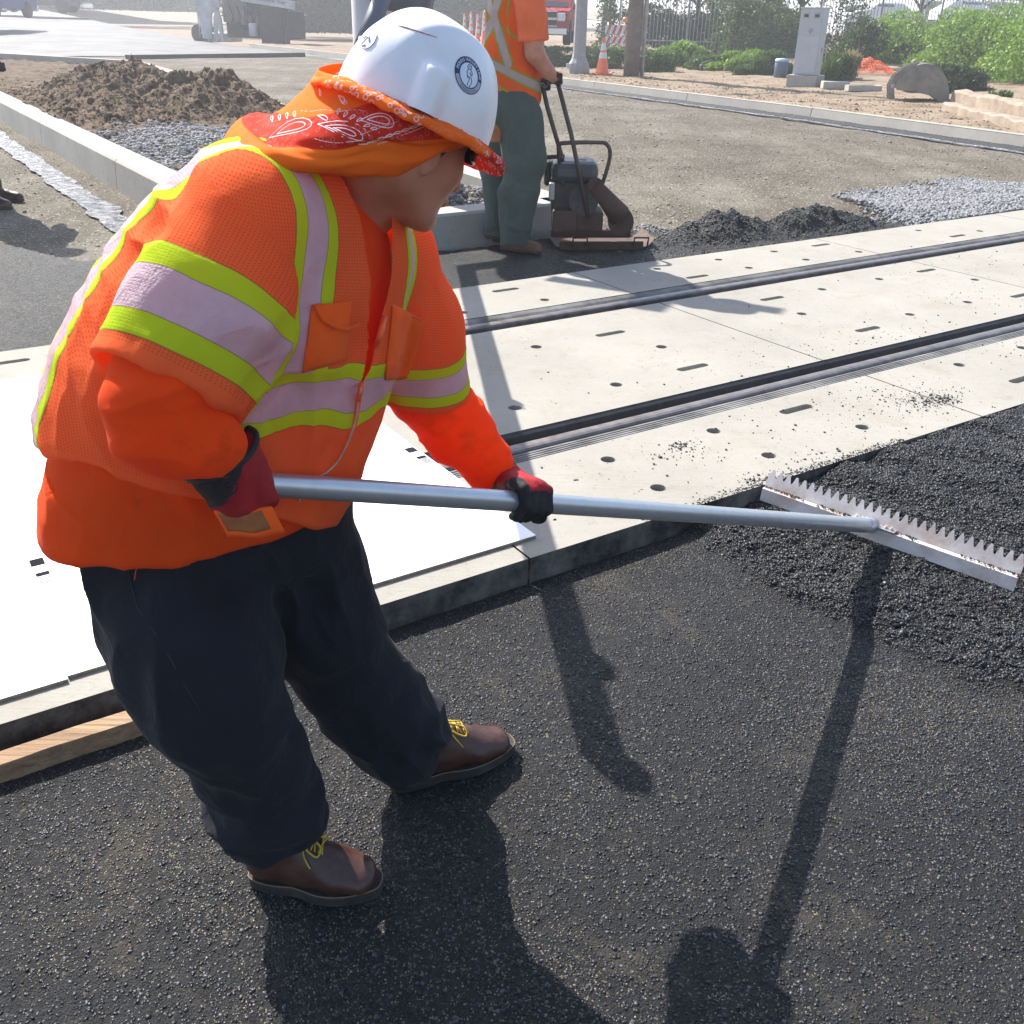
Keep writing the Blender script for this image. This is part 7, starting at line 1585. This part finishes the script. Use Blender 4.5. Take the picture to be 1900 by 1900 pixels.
Vt, Ft = text_mesh('The Smoother Paver', 0.27); mb = MB(); Mt = Matrix.Translation((1.95, -0.225, 2.12)) @ Matrix.Rotation(0.10, 4, 'Y') @ frame((0, 0, 0), Vector((1, 0, 0)), Vector((0.25, 0, 1)), Vector((0, -1, 0))); mb.add([Mt @ v for v in Vt], Ft); mb.build('lettering', M['navy_ink'], bm_)
mb = MB(); mb.tube([(2.95, -.1, 0.02), (2.95, -.1, 1.9)], .02, 6); mb.build('rod', M['rust'], pvr)
for k, (x, y) in enumerate(((-3.25, 0.2), (-3.6, 1.3))):
    Mx = frame((x, y, 0.5), Vector((1, 0, 0)), Vector((0, 0, 1)), Vector((0, -1, 0))); mb = MB(); mb.lathe([(.2, .15), (.46, .15), (.5, .1), (.5, -.1), (.46, -.15), (.2, -.15)], 22, Mx); tr_ = mb.build('tyre', M['rubber'], pvr); mb = MB(); mb.lathe([(.21, .12), (.1, .05), (.02, .05)], 16, Mx); mb.build('rim', M['pv_light'], tr_)
for k in range(4): b2(-2.95, 0.5 + k * .38, -2.55, 0.55 + k * .38, -0.1, 0.25, M['pv_light'], 'ladder_rung', 0.01)
for x in (-2.98, -2.55): mb = MB(); mb.tube([(x, -.1, .3), (x, -.1, 2.8)], .03, 6); mb.build('ladder_rail', M['pv_light'], pvr)

# ------------------------------------------------------------------ vehicles
M['car_red'] = simple('red_car_paint', (0.33, 0.012, 0.012), 0.3, 0.1, 0.05, 2); M['chrome'] = simple('chrome_trim', (0.62, 0.63, 0.65), 0.2, 0.9, 0.05); M['glass'] = simple('dark_window_glass', (0.02, 0.025, 0.03), 0.08, 0, 0.05, spec=0.9); M['car_white'] = simple('white_car_paint', (0.72, 0.73, 0.75), 0.3, 0.1, 0.05, 2); M['lamp_glass'] = simple('headlight_glass', (0.55, 0.57, 0.6), 0.15, 0.2)
def vehicle(name, P, rz, label, cat, paint, pickup=False, group=None, sc=1.0):
    """local x = length (front at +x), z up"""
    e = empty(name, P, rz, label, cat, group); e.scale = (sc, sc, sc); L, Wd = (2.9, 1.0) if pickup else (2.3, 0.9); hz = 0.45 if pickup else 0.25; top = 1.15 if pickup else 0.95
    if pickup: prof = [(-L, hz), (-L, top), (-0.9, top), (-0.8, 1.9), (0.55, 1.92), (1.25, top + .06), (L - .1, top - .05), (L, top - .2), (L, hz)]
    else: prof = [(-L, hz), (-L, .8), (-L + .3, .95), (-1.3, 1.40), (0.3, 1.42), (1.1, .98), (L - .3, .82), (L, .62), (L, hz)]
    n = len(prof); rows = []
    for y, ins in ((-Wd, 0.06), (-Wd * .97, 0.0), (Wd * .97, 0.0), (Wd, 0.06)):
        rows.append([Vector((x * (1 - ins * .3), y * (0.84 if z > top + .1 else 1), z - (ins if z > 1.3 else 0))) for x, z in prof])
    mb = MB(); mb.sheet([r + [r[0]] for r in rows], False); mb.f += [tuple(range(n)), tuple(3 * (n + 1) + i for i in reversed(range(n)))]; mb.mi += [0, 0]; mb.sm += [False] * 2; mb.build('body', paint, e)
    wx = (0.60, 1.22) if pickup else (0.35, 1.05); mb = MB(); mb.add([(wx[0], -Wd * .76, 1.80 if pickup else 1.34), (wx[0], Wd * .76, 1.80 if pickup else 1.34), (wx[1] + .03, Wd * .84, top + .09 if pickup else 1.03), (wx[1] + .03, -Wd * .84, top + .09 if pickup else 1.03)], [(0, 1, 2, 3)]); mb.build('windscreen', M['glass'], e)
    for sy in (-1, 1): mb = MB(); mb.box((-.1, sy * Wd * .885, 1.5 if pickup else 1.18), (1.1, 0.04, .42 if pickup else .3), Matrix.Rotation(0, 4, 'X'), .02); mb.build('side_window', M['glass'], e)
    for x in (-L * .62, L * .62):
        for sy in (-1, 1):
            R = .42 if pickup else .32; Mx = frame((x, sy * (Wd - .1), R), Vector((1, 0, 0)), Vector((0, 0, 1)), Vector((0, -1, 0))); mb = MB(); mb.lathe([(R * .6, .13), (R * .95, .13), (R, .09), (R, -.09), (R * .95, -.13), (R * .6, -.13)], 20, Mx); wh = mb.build('wheel', M['rubber'], e); mb = MB(); mb.lathe([(R * .6, .1), (R * .3, .06), (.02, .06)], 14, Mx); mb.lathe([(.02, -.06), (R * .3, -.06), (R * .6, -.1)], 14, Mx); mb.build('rim', M['galv'], wh)
    if pickup:
        for z in (.72, .97): mb = MB(); mb.box((L + .02, 0, z), (.06, 1.15, .19), None, .02); gr_ = mb.build('grille', M['dark'], e); mb = MB(); mb.box((L + .05, 0, z + .105), (.04, 1.25, .025)); mb.box((L + .05, 0, z - .105), (.04, 1.25, .025)); mb.build('chrome_bar', M['chrome'], gr_)
        mb = MB(); mb.box((L + .08, 0, .45), (.22, 1.95, .24), None, .04); mb.build('bumper', M['chrome'], e)
    else:
        mb = MB(); mb.box((L + .01, 0, .4), (.1, 1.6, .16), None, .03); mb.build('bumper', paint, e)
    for sy in (-1, 1): mb = MB(); mb.box((L - .01, sy * .76, .90 if pickup else .62), (.10, .28, .26 if pickup else .14), None, .03); mb.build('headlight', M['lamp_glass'], e)
    for sy in (-1, 1): mb = MB(); mb.box((wx[1] - .2, sy * (Wd + .1), 1.25 if pickup else 1.05), (.1, .18, .16), None, .03); mb.build('wing_mirror', paint, e)
    return e
P = W(1018, 84, 38); P = P + Vector((0, 2.7, 0)); vehicle('pickup_truck', P, -math.pi / 2 - 0.12, 'red pickup truck with chrome grille facing the camera behind the second worker', 'pickup truck', M['car_red'], True)
P = W(1625, 50, 72); vehicle('parked_car', P, 0.08 + math.pi, 'silvery white car parked behind the bright green shrubs', 'car', M['car_white'], group='white cars behind the shrubs'); P = W(1790, 45, 75); vehicle('parked_car', P, 0.05, 'white car roof showing above the clipped hedge at upper right', 'car', M['car_white'], group='white cars behind the shrubs')
P = W(72, 24, 84); vehicle('flatbed_truck', P, 0.1, 'grey truck at the upper left corner, only wheels and underside in view', 'truck', M['pv_mid'], True, None, 1.25)
P = W(-8, 33, 62); vehicle('blue_truck', P, math.pi / 2, 'dark blue vehicle cut off by the left edge of the photo', 'truck', simple('blue_vehicle_paint', (0.02, 0.04, 0.16), 0.4), True, None, 1.1)

# ------------------------------------------------------------------ dusty air
mb = MB(); mb.box((0, 325, 11), (1040, 790, 24.6)); o = mb.build('haze', None); tag(o, kind='stuff')
hm = bpy.data.materials.new('dusty_air'); hm.use_nodes = True; ht = hm.node_tree; ht.nodes.remove(ht.nodes['Principled BSDF']); hv = ht.nodes.new('ShaderNodeVolumePrincipled'); hv.inputs['Color'].default_value = (0.93, 0.95, 1.0, 1); hv.inputs['Density'].default_value = 0.0022; hv.inputs['Anisotropy'].default_value = 0.35
ht.links.new(hv.outputs[0], ht.nodes['Material Output'].inputs['Volume']); o.data.materials.append(hm)
